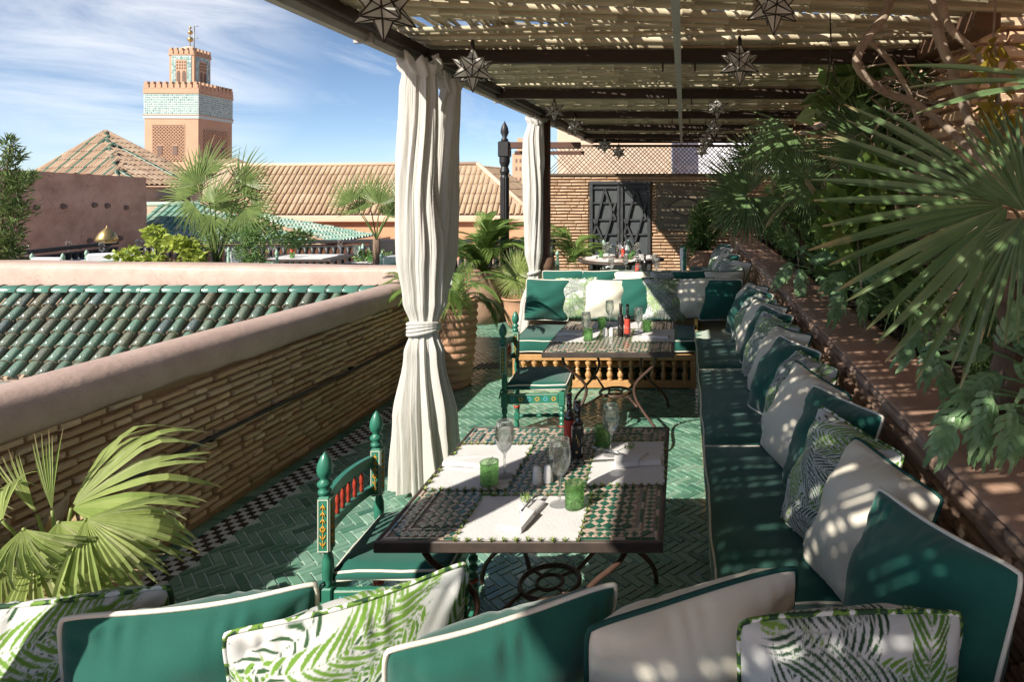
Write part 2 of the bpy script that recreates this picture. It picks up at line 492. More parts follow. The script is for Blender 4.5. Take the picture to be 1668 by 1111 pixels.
m_door = mat('dark_metal_door', [(.03, .034, .038)], rough=.5, dirt=(.07, .07, .07), nscale=6, namt=.7)
m_doorpanel = mat('slate_panel', [(.055, .065, .07)], rough=.55, dirt=(.09, .095, .09), nscale=4, namt=.7)
m_plaque = mat('bronze_panel', [(.14, .115, .08)], rough=.6, dirt=(.20, .165, .115), nscale=3, namt=.7, bump=.4, bscale=30)
m_lattice = mat('lattice_wood', [(.12, .085, .055)], rough=.8)
m_oak = mat('golden_turned_wood', [(.52, .29, .12)], rough=.45, dirt=(.38, .19, .075), nscale=7, stretch=(4, 4, 1), bump=.15, bscale=50, coat=.15)
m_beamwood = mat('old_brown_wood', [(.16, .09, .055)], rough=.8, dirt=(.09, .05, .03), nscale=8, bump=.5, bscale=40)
m_iron = mat('rusty_brown_iron', [(.075, .042, .032)], rough=.45, dirt=(.13, .07, .05), nscale=14, namt=.5, bump=.2, bscale=90, metal=.25)
m_tframe = mat('table_rim_iron', [(.055, .045, .040)], rough=.5, dirt=(.12, .085, .065), nscale=10, namt=.6, metal=.2)
m_tablegreen = mat('mosaic_green', [(.012, .085, .055), (.02, .12, .075), (.008, .06, .045), (.03, .15, .09)], rough=.2, coat=.5)
m_tablepink = mat('mosaic_pink', [(.42, .33, .26), (.48, .39, .31), (.36, .28, .22)], rough=.3, coat=.3)
m_tablegrout = mat('mosaic_grout', [(.30, .26, .21)], rough=.8)
m_chairgreen = mat('painted_chair_green', [(.035, .19, .125)], rough=.35, dirt=(.02, .11, .075), nscale=14, namt=.5, coat=.2, bump=.1, bscale=60)
m_chairlight = mat('painted_trim_pale', [(.50, .56, .44)], rough=.5)
m_chairyellow = mat('painted_motif_yellow', [(.62, .33, .035)], rough=.5)
m_chairblue = mat('painted_motif_blue', [(.12, .38, .50)], rough=.5)
m_chairred = mat('painted_spindle_red', [(.33, .045, .025)], rough=.35, coat=.2)
m_chairpale = mat('pale_green_paint', [(.30, .46, .36)], rough=.5, dirt=(.22, .36, .28), nscale=9)
m_whitecloth = mat('white_chair_cloth', [(.78, .79, .82)], rough=.9)
m_terracotta = mat('terracotta', [(.50, .285, .175)], rough=.8, dirt=(.36, .20, .12), nscale=5, namt=.7, bump=.3, bscale=30)
m_terracotta2 = mat('weathered_terracotta', [(.38, .24, .165)], rough=.85, dirt=(.26, .15, .10), nscale=4, namt=.8, bump=.4, bscale=25)
m_soil = mat('soil', [(.035, .022, .015)], rough=1, bump=1, bscale=40, dirt=(.08, .05, .03))
m_reed = mat('reed_cane', [(.60, .54, .38), (.44, .39, .27), (.66, .60, .43), (.33, .28, .18), (.54, .47, .33), (.48, .45, .33)], rough=.6, dirt=(.30, .25, .16), nscale=7, namt=.6, stretch=(.3, 4, 4), bump=.2, bscale=50)
m_steel = mat('galvanised_bar', [(.42, .43, .40)], rough=.5, metal=.5, dirt=(.3, .3, .27), nscale=6)
m_gutter = mat('aluminium_gutter', [(.34, .33, .31)], rough=.45, metal=.4, dirt=(.22, .20, .18), nscale=5)
m_lantframe = mat('lantern_frame', [(.04, .03, .022)], rough=.5, metal=.5)
m_lantglass = mat('frosted_lantern_glass', [(.86, .85, .80), (.76, .75, .70), (.9, .89, .85)], rough=.3, translucent=.6)
m_brass = mat('pierced_brass', [(.62, .45, .20)], rough=.35, metal=.8, dirt=(.30, .20, .08), nscale=40, namt=.9)
m_bottle = mat('dark_bottle_glass', [(.012, .008, .006)], rough=.08, coat=1)
m_label = mat('red_label', [(.52, .06, .035)], rough=.6)
m_labelblack = mat('black_label', [(.012, .012, .012)], rough=.5)
m_gold = mat('gold_print', [(.65, .42, .12)], rough=.4)
m_ceramic = mat('white_ceramic', [(.78, .78, .76)], rough=.2, coat=.5)
m_silver = mat('cutlery_steel', [(.62, .62, .62)], rough=.18, metal=1)
m_trunk = mat('bark', [(.20, .135, .095)], rough=.95, dirt=(.10, .065, .045), nscale=11, namt=.8, stretch=(1, 1, .35), bump=1.5, bscale=24)
m_vine = mat('vine_bark', [(.36, .29, .22)], rough=.9, dirt=(.16, .11, .08), nscale=14, namt=.7, bump=1, bscale=40)
def leafmat(name, cols, tr=.3, rough=.4, tips=False):
    m = mat(name, cols, rough=rough, translucent=tr, dirt=tuple(c * .55 for c in cols[0]), nscale=5, namt=.5)
    if tips:      # dry straw coloured ends of the blades (leaf meshes are built to unit radius round the hub)
        nt = m.node_tree; N = nt.nodes; L = nt.links; b = N['Principled BSDF']
        src = b.inputs['Base Color'].links[0].from_socket
        tcn = N.new('ShaderNodeTexCoord'); ln = N.new('ShaderNodeVectorMath'); ln.operation = 'LENGTH'; L.new(tcn.outputs['Object'], ln.inputs[0])
        nz = N.new('ShaderNodeTexNoise'); nz.inputs['Scale'].default_value = 7; L.new(tcn.outputs['Object'], nz.inputs['Vector'])
        ad = N.new('ShaderNodeMath'); ad.operation = 'MULTIPLY_ADD'; L.new(nz.outputs['Fac'], ad.inputs[0]); ad.inputs[1].default_value = .42; L.new(ln.outputs['Value'], ad.inputs[2])
        mr = N.new('ShaderNodeMapRange'); L.new(ad.outputs[0], mr.inputs[0]); mr.inputs[1].default_value = 1.06; mr.inputs[2].default_value = 1.24
        mx = N.new('ShaderNodeMixRGB'); L.new(mr.outputs[0], mx.inputs[0]); L.new(src, mx.inputs[1]); mx.inputs[2].default_value = (.42, .32, .17, 1)
        L.new(mx.outputs[0], b.inputs['Base Color'])
        for n_ in N:
            if n_.type == 'BSDF_TRANSLUCENT': L.new(mx.outputs[0], n_.inputs[0])
    return m
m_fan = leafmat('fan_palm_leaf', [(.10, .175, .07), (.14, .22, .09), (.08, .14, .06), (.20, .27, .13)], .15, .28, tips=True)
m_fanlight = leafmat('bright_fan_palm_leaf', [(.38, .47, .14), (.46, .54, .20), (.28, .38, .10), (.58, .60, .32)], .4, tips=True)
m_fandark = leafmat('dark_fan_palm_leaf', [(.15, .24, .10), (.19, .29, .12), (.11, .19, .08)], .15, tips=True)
m_palm = leafmat('potted_palm_leaf', [(.20, .28, .09), (.25, .34, .11), (.16, .24, .07)], .35, tips=True)
m_areca = leafmat('areca_leaf', [(.16, .27, .06), (.22, .34, .08), (.12, .21, .05), (.34, .42, .12)], .35)
m_shrub = leafmat('shrub_leaf', [(.20, .33, .10), (.25, .39, .12), (.14, .25, .08), (.33, .44, .17)], .3)
m_lime = leafmat('lime_leaf', [(.42, .50, .09), (.50, .58, .12), (.32, .42, .07)], .45)
m_philo = leafmat('philodendron_leaf', [(.18, .33, .14), (.23, .40, .18), (.14, .26, .12), (.32, .46, .24)], .25, .32)
m_fern = leafmat('fern_leaf', [(.22, .38, .12), (.28, .45, .15), (.15, .28, .09)], .3)
m_yellowleaf = leafmat('yellowed_leaf', [(.38, .28, .03), (.30, .26, .05)], .4)
m_redleaf = leafmat('red_leaf', [(.16, .035, .05), (.10, .03, .035)], .3)
m_tuft1 = mat('tassel_green', [(.14, .26, .04), (.30, .36, .08), (.05, .11, .05), (.38, .36, .12), (.04, .10, .08)], rough=.8)
def add_cracks(m, scale=7, width=.012, dark=(.22, .14, .11), amt=.75):
    nt = m.node_tree; N = nt.nodes; L = nt.links; b = N['Principled BSDF']; src = b.inputs['Base Color'].links[0].from_socket
    tcn = N.new('ShaderNodeTexCoord'); nz = N.new('ShaderNodeTexNoise'); nz.inputs['Scale'].default_value = 3; nz.inputs['Detail'].default_value = 5; L.new(tcn.outputs['Object'], nz.inputs['Vector'])
    mv = N.new('ShaderNodeVectorMath'); mv.operation = 'MULTIPLY_ADD'; L.new(nz.outputs['Color'], mv.inputs[0]); mv.inputs[1].default_value = (.35, .35, .35); L.new(tcn.outputs['Object'], mv.inputs[2])
    vo = N.new('ShaderNodeTexVoronoi'); vo.feature = 'DISTANCE_TO_EDGE'; vo.inputs['Scale'].default_value = scale; L.new(mv.outputs[0], vo.inputs['Vector'])
    mr = N.new('ShaderNodeMapRange'); L.new(vo.outputs['Distance'], mr.inputs[0]); mr.inputs[1].default_value = width; mr.inputs[2].default_value = 0; mr.inputs[3].default_value = 0; mr.inputs[4].default_value = 1
    n2_ = N.new('ShaderNodeTexNoise'); n2_.inputs['Scale'].default_value = 1.7; L.new(tcn.outputs['Object'], n2_.inputs['Vector'])
    m2_ = N.new('ShaderNodeMapRange'); L.new(n2_.outputs['Fac'], m2_.inputs[0]); m2_.inputs[1].default_value = .42; m2_.inputs[2].default_value = .62; m2_.inputs[4].default_value = amt
    mu = N.new('ShaderNodeMath'); mu.operation = 'MULTIPLY'; L.new(mr.outputs[0], mu.inputs[0]); L.new(m2_.outputs[0], mu.inputs[1])
    mx = N.new('ShaderNodeMixRGB'); L.new(mu.outputs[0], mx.inputs[0]); L.new(src, mx.inputs[1]); mx.inputs[2].default_value = (*dark, 1)
    # broad rain stains
    n3_ = N.new('ShaderNodeTexNoise'); n3_.inputs['Scale'].default_value = 2.2; n3_.inputs['Detail'].default_value = 8; n3_.inputs['Roughness'].default_value = .7; L.new(tcn.outputs['Object'], n3_.inputs['Vector'])
    m3_ = N.new('ShaderNodeMapRange'); L.new(n3_.outputs['Fac'], m3_.inputs[0]); m3_.inputs[1].default_value = .52; m3_.inputs[2].default_value = .70; m3_.inputs[4].default_value = .45
    mx2 = N.new('ShaderNodeMixRGB'); L.new(m3_.outputs[0], mx2.inputs[0]); L.new(mx.outputs[0], mx2.inputs[1]); mx2.inputs[2].default_value = (dark[0] * 1.5, dark[1] * 1.5, dark[2] * 1.5, 1)
    L.new(mx2.outputs[0], b.inputs['Base Color'])
add_cracks(m_cap); add_cracks(m_pinkwall, 3, .02, (.20, .12, .10), .8); add_cracks(m_ledge, 5, .01, (.18, .10, .07), .6); add_cracks(m_tower, .35, .01, (.33, .22, .16), .3); add_cracks(m_orange, 1.2, .01, (.36, .2, .12), .5)
def glassmat(name, col, rough=.0, bump=0):
    m = bpy.data.materials.new(name); m.use_nodes = True
    nt = m.node_tree; N = nt.nodes; L = nt.links; N.remove(N['Principled BSDF'])
    g = N.new('ShaderNodeBsdfGlass'); g.inputs['Color'].default_value = (*col, 1); g.inputs['Roughness'].default_value = rough; g.inputs['IOR'].default_value = 1.45
    t = N.new('ShaderNodeBsdfTransparent'); t.inputs[0].default_value = (*[min(1, c * .97 + .01) for c in col], 1)
    mx = N.new('ShaderNodeMixShader'); mx.inputs[0].default_value = .5
    L.new(t.outputs[0], mx.inputs[1]); L.new(g.outputs[0], mx.inputs[2]); L.new(mx.outputs[0], N['Material Output'].inputs[0])
    if bump:
        v = N.new('ShaderNodeTexVoronoi'); v.inputs['Scale'].default_value = 95
        tcn = N.new('ShaderNodeTexCoord'); L.new(tcn.outputs['Object'], v.inputs['Vector'])
        bp = N.new('ShaderNodeBump'); bp.inputs['Strength'].default_value = bump; bp.inputs['Distance'].default_value = .004
        L.new(v.outputs['Distance'], bp.inputs['Height']); L.new(bp.outputs[0], g.inputs['Normal'])
    return m
m_glass = glassmat('clear_glass', (.96, .97, .97))
m_glassgreen = glassmat('green_glass', (.76, .93, .70), .02, .6)
m_water = glassmat('water', (.95, .98, .99))
# ================================================================= THE TERRACE: floor
def wall_x(Y): return -2.86 + .05 * (Y - 3.3)
floor = MB().box((-1.0, 7.0, -.02), (12, 14.6, .04)).build('terrace_floor', m_grout); tag(floor, kind='structure')
roofdeck = MB().box((-11, 12, -.06), (34, 12, .04)).build('neighbouring_terrace_ground', m_cap); tag(roofdeck, kind='structure')
ground = MB().add([(-1500, -400, -9), (1500, -400, -9), (1500, 2200, -9), (-1500, 2200, -9)], [(0, 1, 2, 3)]).build('ground', m_pinkwall); tag(ground, kind='structure')

def tile_mesh(name, mt, bev=.05, k=3):
    out = []
    rr = random.Random(5)
    for i in range(k):
        j = lambda a: rr.uniform(-a, a)
        mb = MB()
        lo = [(-.5, -.5, 0), (.5, -.5, 0), (.5, .5, 0), (-.5, .5, 0)]
        t = [(-.5 + bev * .5 + j(.008), -.5 + bev + j(.02), 1 + j(.12)), (.5 - bev * .5 + j(.008), -.5 + bev + j(.02), 1 + j(.12)),
             (.5 - bev * .5 + j(.008), .5 - bev + j(.02), 1 + j(.12)), (-.5 + bev * .5 + j(.008), .5 - bev + j(.02), 1 + j(.12))]
        mb.add(lo + t, [(4, 5, 6, 7), (0, 1, 5, 4), (1, 2, 6, 5), (2, 3, 7, 6), (3, 0, 4, 7)])
        out.append(mb.mesh(name, mt))
    return out
tm = tile_mesh('herringbone_tile', m_tile)
TW, TK = .048, 3
items = []
rr = random.Random(2)
ca, sa = math.cos(R(-45)), math.sin(R(-45))
def put_tile(cx, cy, rot):
    x = cx * TW; y = cy * TW
    X = x * ca - y * sa - 1.0; Y = x * sa + y * ca + 5.0
    if Y < 1.9 or Y > 13.4: return
    xl = wall_x(Y) + .285 if Y < 7.3 else -4.6
    if X < xl or X > .22: return
    a = rot - R(45) + rr.uniform(-.012, .012)
    items.append((rr.choice(tm), Matrix.Translation((X, Y, 0)) @ Matrix.Rotation(a, 4, 'Z') @ Matrix.Rotation(rr.uniform(-.006, .006), 4, 'X') @ Matrix.Diagonal((TW * TK - .0075, TW - .0075, .006, 1))))
NN = 150
for m_ in range(-40, 41):
    for s_ in range(-NN, NN):
        ox = s_ + 2 * TK * m_; oy = s_
        if abs(ox) > 200: continue
        put_tile(ox + TK / 2, oy + .5, 0)
        put_tile(ox + TK + .5, oy - TK / 2 + 1, math.pi / 2)
pieces(floor, 'floor_tile', items, None, 300, 'floor_tiling')

# chequered border strip and plain green strip along the parapet
bt = tile_mesh('black_border_tile', m_tileblack, .04, 1); wt = tile_mesh('white_border_tile', m_tilewhite, .04, 1); gt = tile_mesh('green_border_tile', m_tile, .03, 2)
items = []; q = .044
for i in range(0, 126):
    Y = 1.9 + i * q
    for j in range(4):
        X = wall_x(Y) + .10 + (j + .5) * q
        items.append(((bt, wt)[(i + j) % 2][0], Matrix.Translation((X, Y, 0)) @ Matrix.Diagonal((q - .002, q - .002, .007, 1))))
for i in range(0, 60):
    Y = 1.9 + i * .095
    items.append((gt[0], Matrix.Translation((wall_x(Y) + .047, Y, 0)) @ Matrix.Diagonal((.09, .091, .007, 1))))
pieces(floor, 'border_tile', items, None, 220, 'border_tiling')
dr = MB()
for k in range(9): dr.box((-2.25 + k * .055, 7.25 + k * .012, .010), (.022, .24, .008), -.15)
drain = dr.build('drain_grate', m_blackwood); tag(drain, 'small black slotted drain grate set in the floor beside the ridged pot', 'drain')

# ================================================================= LEFT PARAPET
p_low = MB(); p_low.add([], [])
def zb(Y): return .925 - .017 * (Y - 2.8)
def zc(Y): return 1.112 - .022 * (Y - 2.9)
parapet = MB()
Y0, Y1 = 1.0, 7.2
fx = [(wall_x(Y), Y) for Y in (Y0, Y1)]
vs = [(wall_x(Y0), Y0, -.02), (wall_x(Y1), Y1, -.02), (wall_x(Y1), Y1, zb(Y1)), (wall_x(Y0), Y0, zb(Y0)),
      (wall_x(Y0) - .32, Y0, -2), (wall_x(Y1) - .32, Y1, -2), (wall_x(Y1) - .32, Y1, zb(Y1)), (wall_x(Y0) - .32, Y0, zb(Y0))]
parapet.add(vs, [(0, 1, 2, 3), (4, 7, 6, 5), (3, 2, 6, 7), (0, 3, 7, 4), (1, 5, 6, 2)])
par = parapet.build('brick_parapet', m_mortar)
tag(par, 'long ochre brick parapet with rounded pink plaster top on the left', 'wall')
bm_ = brick_meshes('parapet_brick', m_brickL)
u = Vector((.05, 1, 0)).normalized()
def top_l(x): return zb(Y0 + x) + .005
brick_field(par, 'brick', bm_, (wall_x(Y0), Y0, 0), u, (1, -.05, 0), 6.2, .055, .95, .0455, .185, .013, .040, top=top_l, cap=300,
            keep=lambda x, z: True)
# rounded coping
rc = random.Random(3)
prof = [(.012, -.004), (.034, -.012), (.048, .03), (.046, .08), (.03, .125), (.0, .158), (-.05, .182), (-.11, .19), (-.18, .185), (-.26, .16), (-.33, .11), (-.36, .04), (-.36, -.03)]
def cap_fn(a, b):
    Y = Y0 + (Y1 - Y0) * b; t = a * (len(prof) - 1); i = min(int(t), len(prof) - 2); f = t - i
    x = prof[i][0] * (1 - f) + prof[i + 1][0] * f; z = prof[i][1] * (1 - f) + prof[i + 1][1] * f
    n = noise.noise(Vector((x * 3, Y * 1.5, z * 3))) * .012
    if a < .12: z += noise.noise(Vector((Y * 5, 0, 3))) * .012
    return (wall_x(Y) + x + n, Y, zb(Y) + z * (zc(Y) - zb(Y)) / .19 + n)
cp = MB().grid(cap_fn, 26, 90)
cpo = cp.build('coping', m_cap, par)
hand = MB().tube([(wall_x(Y) + .065, Y, .50 + .012 * math.sin(Y * 2)) for Y in [1.6 + .25 * k for k in range(22)]], .012, 8)
for Y in (2.4, 3.9, 5.4): hand.box((wall_x(Y) + .045, Y, .50), (.05, .02, .03))
tag(hand.build('cable_pipe', m_blackwood), 'thin black pipe running along the ochre brick parapet', 'pipe')

# far low pink wall closing the corner
fw = MB()
def fw_fn(a, b):
    X = -14 + 11.2 * b
    zt = 1.10 - .012 * (X + 3)
    pr = [(7.16, -1), (7.16, zt - .10), (7.17, zt - .04), (7.21, zt - .005), (7.28, zt + .004), (7.42, zt), (7.5, zt - .04), (7.52, -1)]
    t = a * (len(pr) - 1); i = min(int(t), len(pr) - 2); f = t - i
    y = pr[i][0] * (1 - f) + pr[i + 1][0] * f; z = pr[i][1] * (1 - f) + pr[i + 1][1] * f
    n = noise.noise(Vector((X * 1.4, y * 3, z * 3))) * .012
    return (X, y + n, z + n)
fw.grid(fw_fn, 21, 80)
tag(fw.build('low_pink_wall', m_cap), 'low rounded pink plaster wall behind the green tiled lean-to roof', 'wall')

# ================================================================= GREEN TILED LEAN-TO ROOF
z_e, y_e, z_r, y_r = .17, 6.36, .855, 7.02
sl = Vector((0, y_r - y_e, z_r - z_e)); SL = sl.length; sd = sl.normalized(); nrm = Vector((0, -sd.z, sd.y))
lr = MB(); x0, x1 = -12.4, -3.02
lr.add([(x0, y_e, z_e - .03), (x1, y_e, z_e - .03), (x1, 7.15, z_r + .02), (x0, 7.15, z_r + .02), (x0, y_e, -1), (x1, y_e, -1)], [(0, 1, 2, 3), (4, 5, 1, 0)])
lean = lr.build('green_tiled_roof', m_roofmortar); tag(lean, 'small lean-to roof of dark green glazed barrel tiles beyond the brick parapet', 'roof')
def barrel(name, mt, r0=.5, r1=.42, th=.08, n=8, k=1):
    out = []
    for q_ in range(k):
        mb = MB(); vs = []; fs = []
        for (x, r) in ((0, r0), (1, r1)):
            for rr_ in (r, r - th):
                for i in range(n + 1):
                    a = math.pi * i / n
                    vs.append((x, rr_ * math.cos(a), rr_ * math.sin(a) * .92))
        w = n + 1
        for i in range(n):
            fs.append((i, i + 1, 2 * w + i + 1, 2 * w + i)); fs.append((i + 1, i, w + i, w + i + 1))
        mb.add(vs, fs, 0, True)
        rim = [(-.012, y_, z_) for (x_, y_, z_) in vs[:2 * w]]
        mb.add(rim, [(i + 1, i, w + i, w + i + 1) for i in range(n)], 1)
        # mortar bed peeping out under the lip
        mb.add([(-.03, (r0 - .02) * math.cos(math.pi * i / n), (r0 - .02) * math.sin(math.pi * i / n) * .9 + .02 * ((i * 7) % 3 - 1)) for i in range(n + 1)] + [(-.03, (r0 + .07) * math.cos(math.pi * i / n), (r0 + .07) * math.sin(math.pi * i / n) * .95 - .03) for i in range(n + 1)], [(i, i + 1, n + 2 + i, n + 1 + i) for i in range(n)], 1)
        out.append(mb.mesh(name, [mt, m_roofmortar]))
    return out
bt1 = barrel('glazed_barrel_tile', m_roofgreen); rt1 = barrel('ridge_barrel_tile', m_ridgegreen, .5, .43)
items = []; rr = random.Random(9); pitch = .147; ncourse = 6; ex = SL / ncourse
ix = int((x1 - x0) / pitch)
for c in range(ncourse):
    for i in range(ix):
        X = x0 + (i + .5) * pitch + rr.uniform(-.008, .008)
        p = Vector((X, y_e, z_e)) + sd * (c * ex - .03 + rr.uniform(-.012, .012)) + nrm * (.0 + rr.uniform(0, .008))
        d = (sd * 1 - nrm * .095 + Vector((rr.uniform(-.04, .04), 0, 0))).normalized()
        items.append((bt1[0], basis(p, d, Vector((-1, 0, 0)), d.cross(Vector((-1, 0, 0))), .195, .108, .112)))
pieces(lean, 'roof_tile', items, None, 300, 'roof_tiling')
items = []; X = x0
while X < x1 + .1:
    L = rr.uniform(.16, .22)
    p = Vector((X + L, 7.05 + rr.uniform(-.006, .006), z_r + .005))
    items.append((rt1[0], basis(p, Vector((-1, 0, .03)), Vector((0, -1, 0)), Vector((0, 0, 1)), L + .035, .15, .15)))
    X += L
pieces(lean, 'ridge_tile', items, None, 100)
gutterL = MB().box((-8, 6.30, .06), (10, .03, .12)).build('gutter_board', m_gutter, lean)

# ================================================================= PLANTER WALL (right) and bench wall
pw = MB()
pw.box((1.165, 7.15, .49), (.37, 13.1, .98))
planter = pw.build('brick_planter', m_mortarR); tag(planter, 'long red brick planter wall with terracotta ledge behind the right bench', 'wall')
bR = brick_meshes('planter_brick', m_brickR)
brick_field(planter, 'brick', bR, (.98, .7, .0), (0, 1, 0), (-1, 0, 0), 13.0, .36, .985, .052, .24, .015, .036, cap=300, seed=4)
lg = MB()
def led(a, b):
    Y = .6 + 13.1 * b
    pr = [(.978, .983), (.952, .985), (.950, .994), (.960, 1.0), (1.2, 1.0), (1.37, .995), (1.385, .97), (1.385, .75)]
    t = a * (len(pr) - 1); i = min(int(t), len(pr) - 2); f = t - i
    x = pr[i][0] * (1 - f) + pr[i + 1][0] * f; z = pr[i][1] * (1 - f) + pr[i + 1][1] * f
    n = noise.noise(Vector((x * 4, Y * 5, z * 6))) * .006
    return (x + n, Y, z + n * .7)
lg.grid(led, 21, 140); lg.build('ledge', m_ledge, planter)
soil = MB().grid(lambda a, b: (1.38 + .9 * a, .6 + 13 * b, .93 + .05 * noise.noise(Vector((a * 3, b * 40, 0)))), 6, 80).build('planter_soil', m_soil)
tag(soil, kind='structure')

# right boundary wall behind the plants, and the brick pier
bB2 = brick_meshes('wall_brick', m_brickB)
rw = MB().box((2.33, 9.2, 1.3), (.3, 8.7, 4.0)); rwall = rw.build('right_boundary_wall', m_mortarR)
tag(rwall, 'tall red brick wall behind the planter foliage on the right', 'wall')
brick_field(rwall, 'brick', bB2, (2.18, 4.86, 0), (0, 1, 0), (-1, 0, 0), 8.6, .8, 3.2, .085, .24, .016, .035, cap=120, seed=6)
pier = MB().box((2.3, 4.40, 1.5), (1.1, .9, 3.6)).build('brick_pier', m_mortarR); tag(pier, 'rough brick pier with protruding courses behind the big fan palm', 'pier')
brick_field(pier, 'brick', bm_, (1.75, 3.95, 0), (0, 1, 0), (-1, 0, 0), .9, .9, 3.25, .088, .25, .02, .055, cap=150, seed=7)
brick_field(pier, 'brick', bm_, (1.75, 3.95, 0), (1, 0, 0), (0, -1, 0), 1.0, .9, 3.25, .088, .25, .02, .055, cap=110, seed=8)
sidew = MB().box((2.75, 2.3, 1.3), (.3, 4.2, 4.0)).build('side_brick_wall', m_mortarR); tag(sidew, 'shaded brick wall behind the twisted trunk at the right edge', 'wall')
brick_field(sidew, 'brick', bR, (2.6, .3, 0), (0, 1, 0), (-1, 0, 0), 3.6, .8, 3.2, .088, .25, .018, .04, cap=60, seed=18)
tb = MB().box((1.66, 4.35, 2.93), (.14, 1.5, .17), bev=.01); o = tb.build('wooden_lintel', m_beamwood); tag(o, 'short old brown timber beam on the brick pier under the reed roof', 'beam')

# ================================================================= BACK WALL with door, panel and lattice
BY = 13.5
bw = MB()
bw.box((-.2, BY + .15, 1.08), (5.6, .3, 2.2))
back = bw.build('back_wall', m_mortar); back['kind'] = 'structure'
bB = brick_meshes('back_brick', m_brickB, 4, .025)
dx0, dx1, dz1 = -1.90, -.66, 2.02
px0, px1, pz0, pz1 = -.53, .62, 1.06, 2.03
def keepB(x, z):
    X = -3.0 + x
    if dx0 - .1 < X < dx1 + .1 and z < dz1 + .02: return False
    if px0 - .08 < X < px1 + .08 and pz0 - .05 < z < pz1: return False
    return True
brick_field(back, 'brick', bB, (-3.0, BY, 0), (1, 0, 0), (0, -1, 0), 5.6, 0, 2.19, .064, .25, .008, .05, jz=.0005, hk=.62, dv=.06, cap=300, holes=((dx0 + 3.0 - .03, dx1 + 3.0 + .03, -1, dz1 + .03), (px0 + 3.0 - .01, px1 + 3.0 + .01, pz0 - .02, pz1 + .01)), seed=9)
MB().box((-.2, BY - .02, 2.20), (5.62, .12, .04)).build('wall_ledge', m_brickB, back)
dt = thing('double_door', 'dark double door with raised star-shaped lattice bars in the back brick wall', 'door', ((dx0 + dx1) / 2, BY - .02, 0))
MB().box((0, .01, 1.0), (1.22, .03, 2.0)).build('door_panel', m_doorpanel, dt)
for X in (-.585, .585): MB().box((X, -.03, 1.0), (.07, .06, 2.02), bev=.008).build('door_frame', m_door, dt)
MB().box((0, -.028, 2.03), (1.26, .065, .07), bev=.008).build('door_frame', m_door, dt)
for X in (-.035, .035): MB().box((X, -.035, .99), (.055, .05, 1.96), bev=.006).build('door_stile', m_door, dt)
for X0 in (-.31, .31):
    for z in (.12, .55, .98, 1.28, 1.62, 1.92):
        MB().box((X0, -.03, z), (.47, .04, .035), bev=.005).build('door_rail', m_door, dt)
    for (xa, za, xb, zb_) in ((-.22, 1.0, .0, 1.9), (.0, 1.9, .22, 1.28), (-.22, 1.28, .1, .55), (-.2, .15, .22, 1.62), (.05, .15, .22, .5), (-.22, .98, -.02, .55)):
        a = math.atan2(zb_ - za, xb - xa); L = math.hypot(xb - xa, zb_ - za)
        MB().box((X0 + (xa + xb) / 2, -.05, (za + zb_) / 2), (L, .04, .045), Matrix.Rotation(-a, 3, 'Y'), bev=.006).build('lattice_bar', m_door, dt)
pl = thing('wall_panel', 'dark bronze panel with an engraved leaf shape on the back brick wall', 'panel', ((px0 + px1) / 2, BY, 1.545))
pw_ = px1 - px0
MB().box((0, -.03, 0), (pw_, .06, pz1 - pz0), bev=.008).build('plate', m_plaque, pl)
def eye(s, n=20):
    pts = []
    for i in range(n + 1):
        t = i / n; pts.append((-.36 * s + .72 * s * t, .17 * s * math.sin(math.pi * t)))
    return pts
e = eye(1); loop = e + [(x, -y) for x, y in e[::-1][1:-1]]
MB().prism(loop, 0, .02, M=Matrix.Translation((.0, -.062, 0)) @ Matrix.Rotation(R(90), 4, 'X')).build('leaf_relief', mat('bronze_relief', [(.27, .22, .15)], rough=.55), pl)
t_ = MB().tube([(x, -.088, y) for x, y in loop], .011, 6, closed=True); t_.tube([(-.38, -.088, 0), (.38, -.088, 0)], .009, 6); t_.build('relief_outline', m_door, pl)

# lattice over the wall
lt = thing('lattice_screen', 'brown diagonal lattice screen between the back wall and the reed roof', 'screen', (-.35, BY - .06, 2.2))
zl, zh = .02, .56; W2 = 2.5
MB().box((0, 0, zh + .02), (2 * W2, .05, .05)).build('rail', m_lattice, lt); MB().box((0, 0, 0), (2 * W2, .05, .04)).build('rail', m_lattice, lt)
slat = MB().box((0, 0, 0), (1, .012, .014)).mesh('slat', m_lattice)
rr = random.Random(4); sp = .085; hh = zh - zl
n_ = int((2 * W2 + hh) / sp)
for sgn in (1, -1):
    for i in range(n_):
        xb = -W2 - (hh if sgn > 0 else 0) + i * sp + rr.uniform(-.012, .012)
        xa = xb + sgn * hh; za, zb2 = zl, zh
        p0, p1 = (xb, za), (xa, zb2)
        if sgn < 0: p0, p1 = (xb + 0, za), (xb - hh, zb2)
        # clip to the frame
        if min(p0[0], p1[0]) < -W2 or max(p0[0], p1[0]) > W2: continue
        L = math.hypot(p1[0] - p0[0], p1[1] - p0[1]); a = math.atan2(p1[1] - p0[1], p1[0] - p0[0]) + rr.uniform(-.02, .02)
        link('slat', slat, lt, M=Matrix.Translation(((p0[0] + p1[0]) / 2, sgn * .008, (p0[1] + p1[1]) / 2)) @ Matrix.Rotation(-a, 4, 'Y') @ Matrix.Diagonal((L, 1, 1, 1)))
o = MB().box((-1.75, 17, 2.0), (2.9, .3, 4.4)).build('orange_house_wall', mat('pale_orange_render', [(.66, .50, .38)], rough=.9, dirt=(.56, .38, .27), nscale=3)); tag(o, 'sunlit orange wall seen through the left half of the lattice', 'building')
o = MB().box((2.2, 18, 2.0), (5.0, .3, 5.0)).build('white_house_wall', mat('pale_render', [(.72, .72, .76)], rough=.9, dirt=(.6, .62, .7), nscale=2)); tag(o, 'pale white wall seen through the right half of the lattice', 'building')

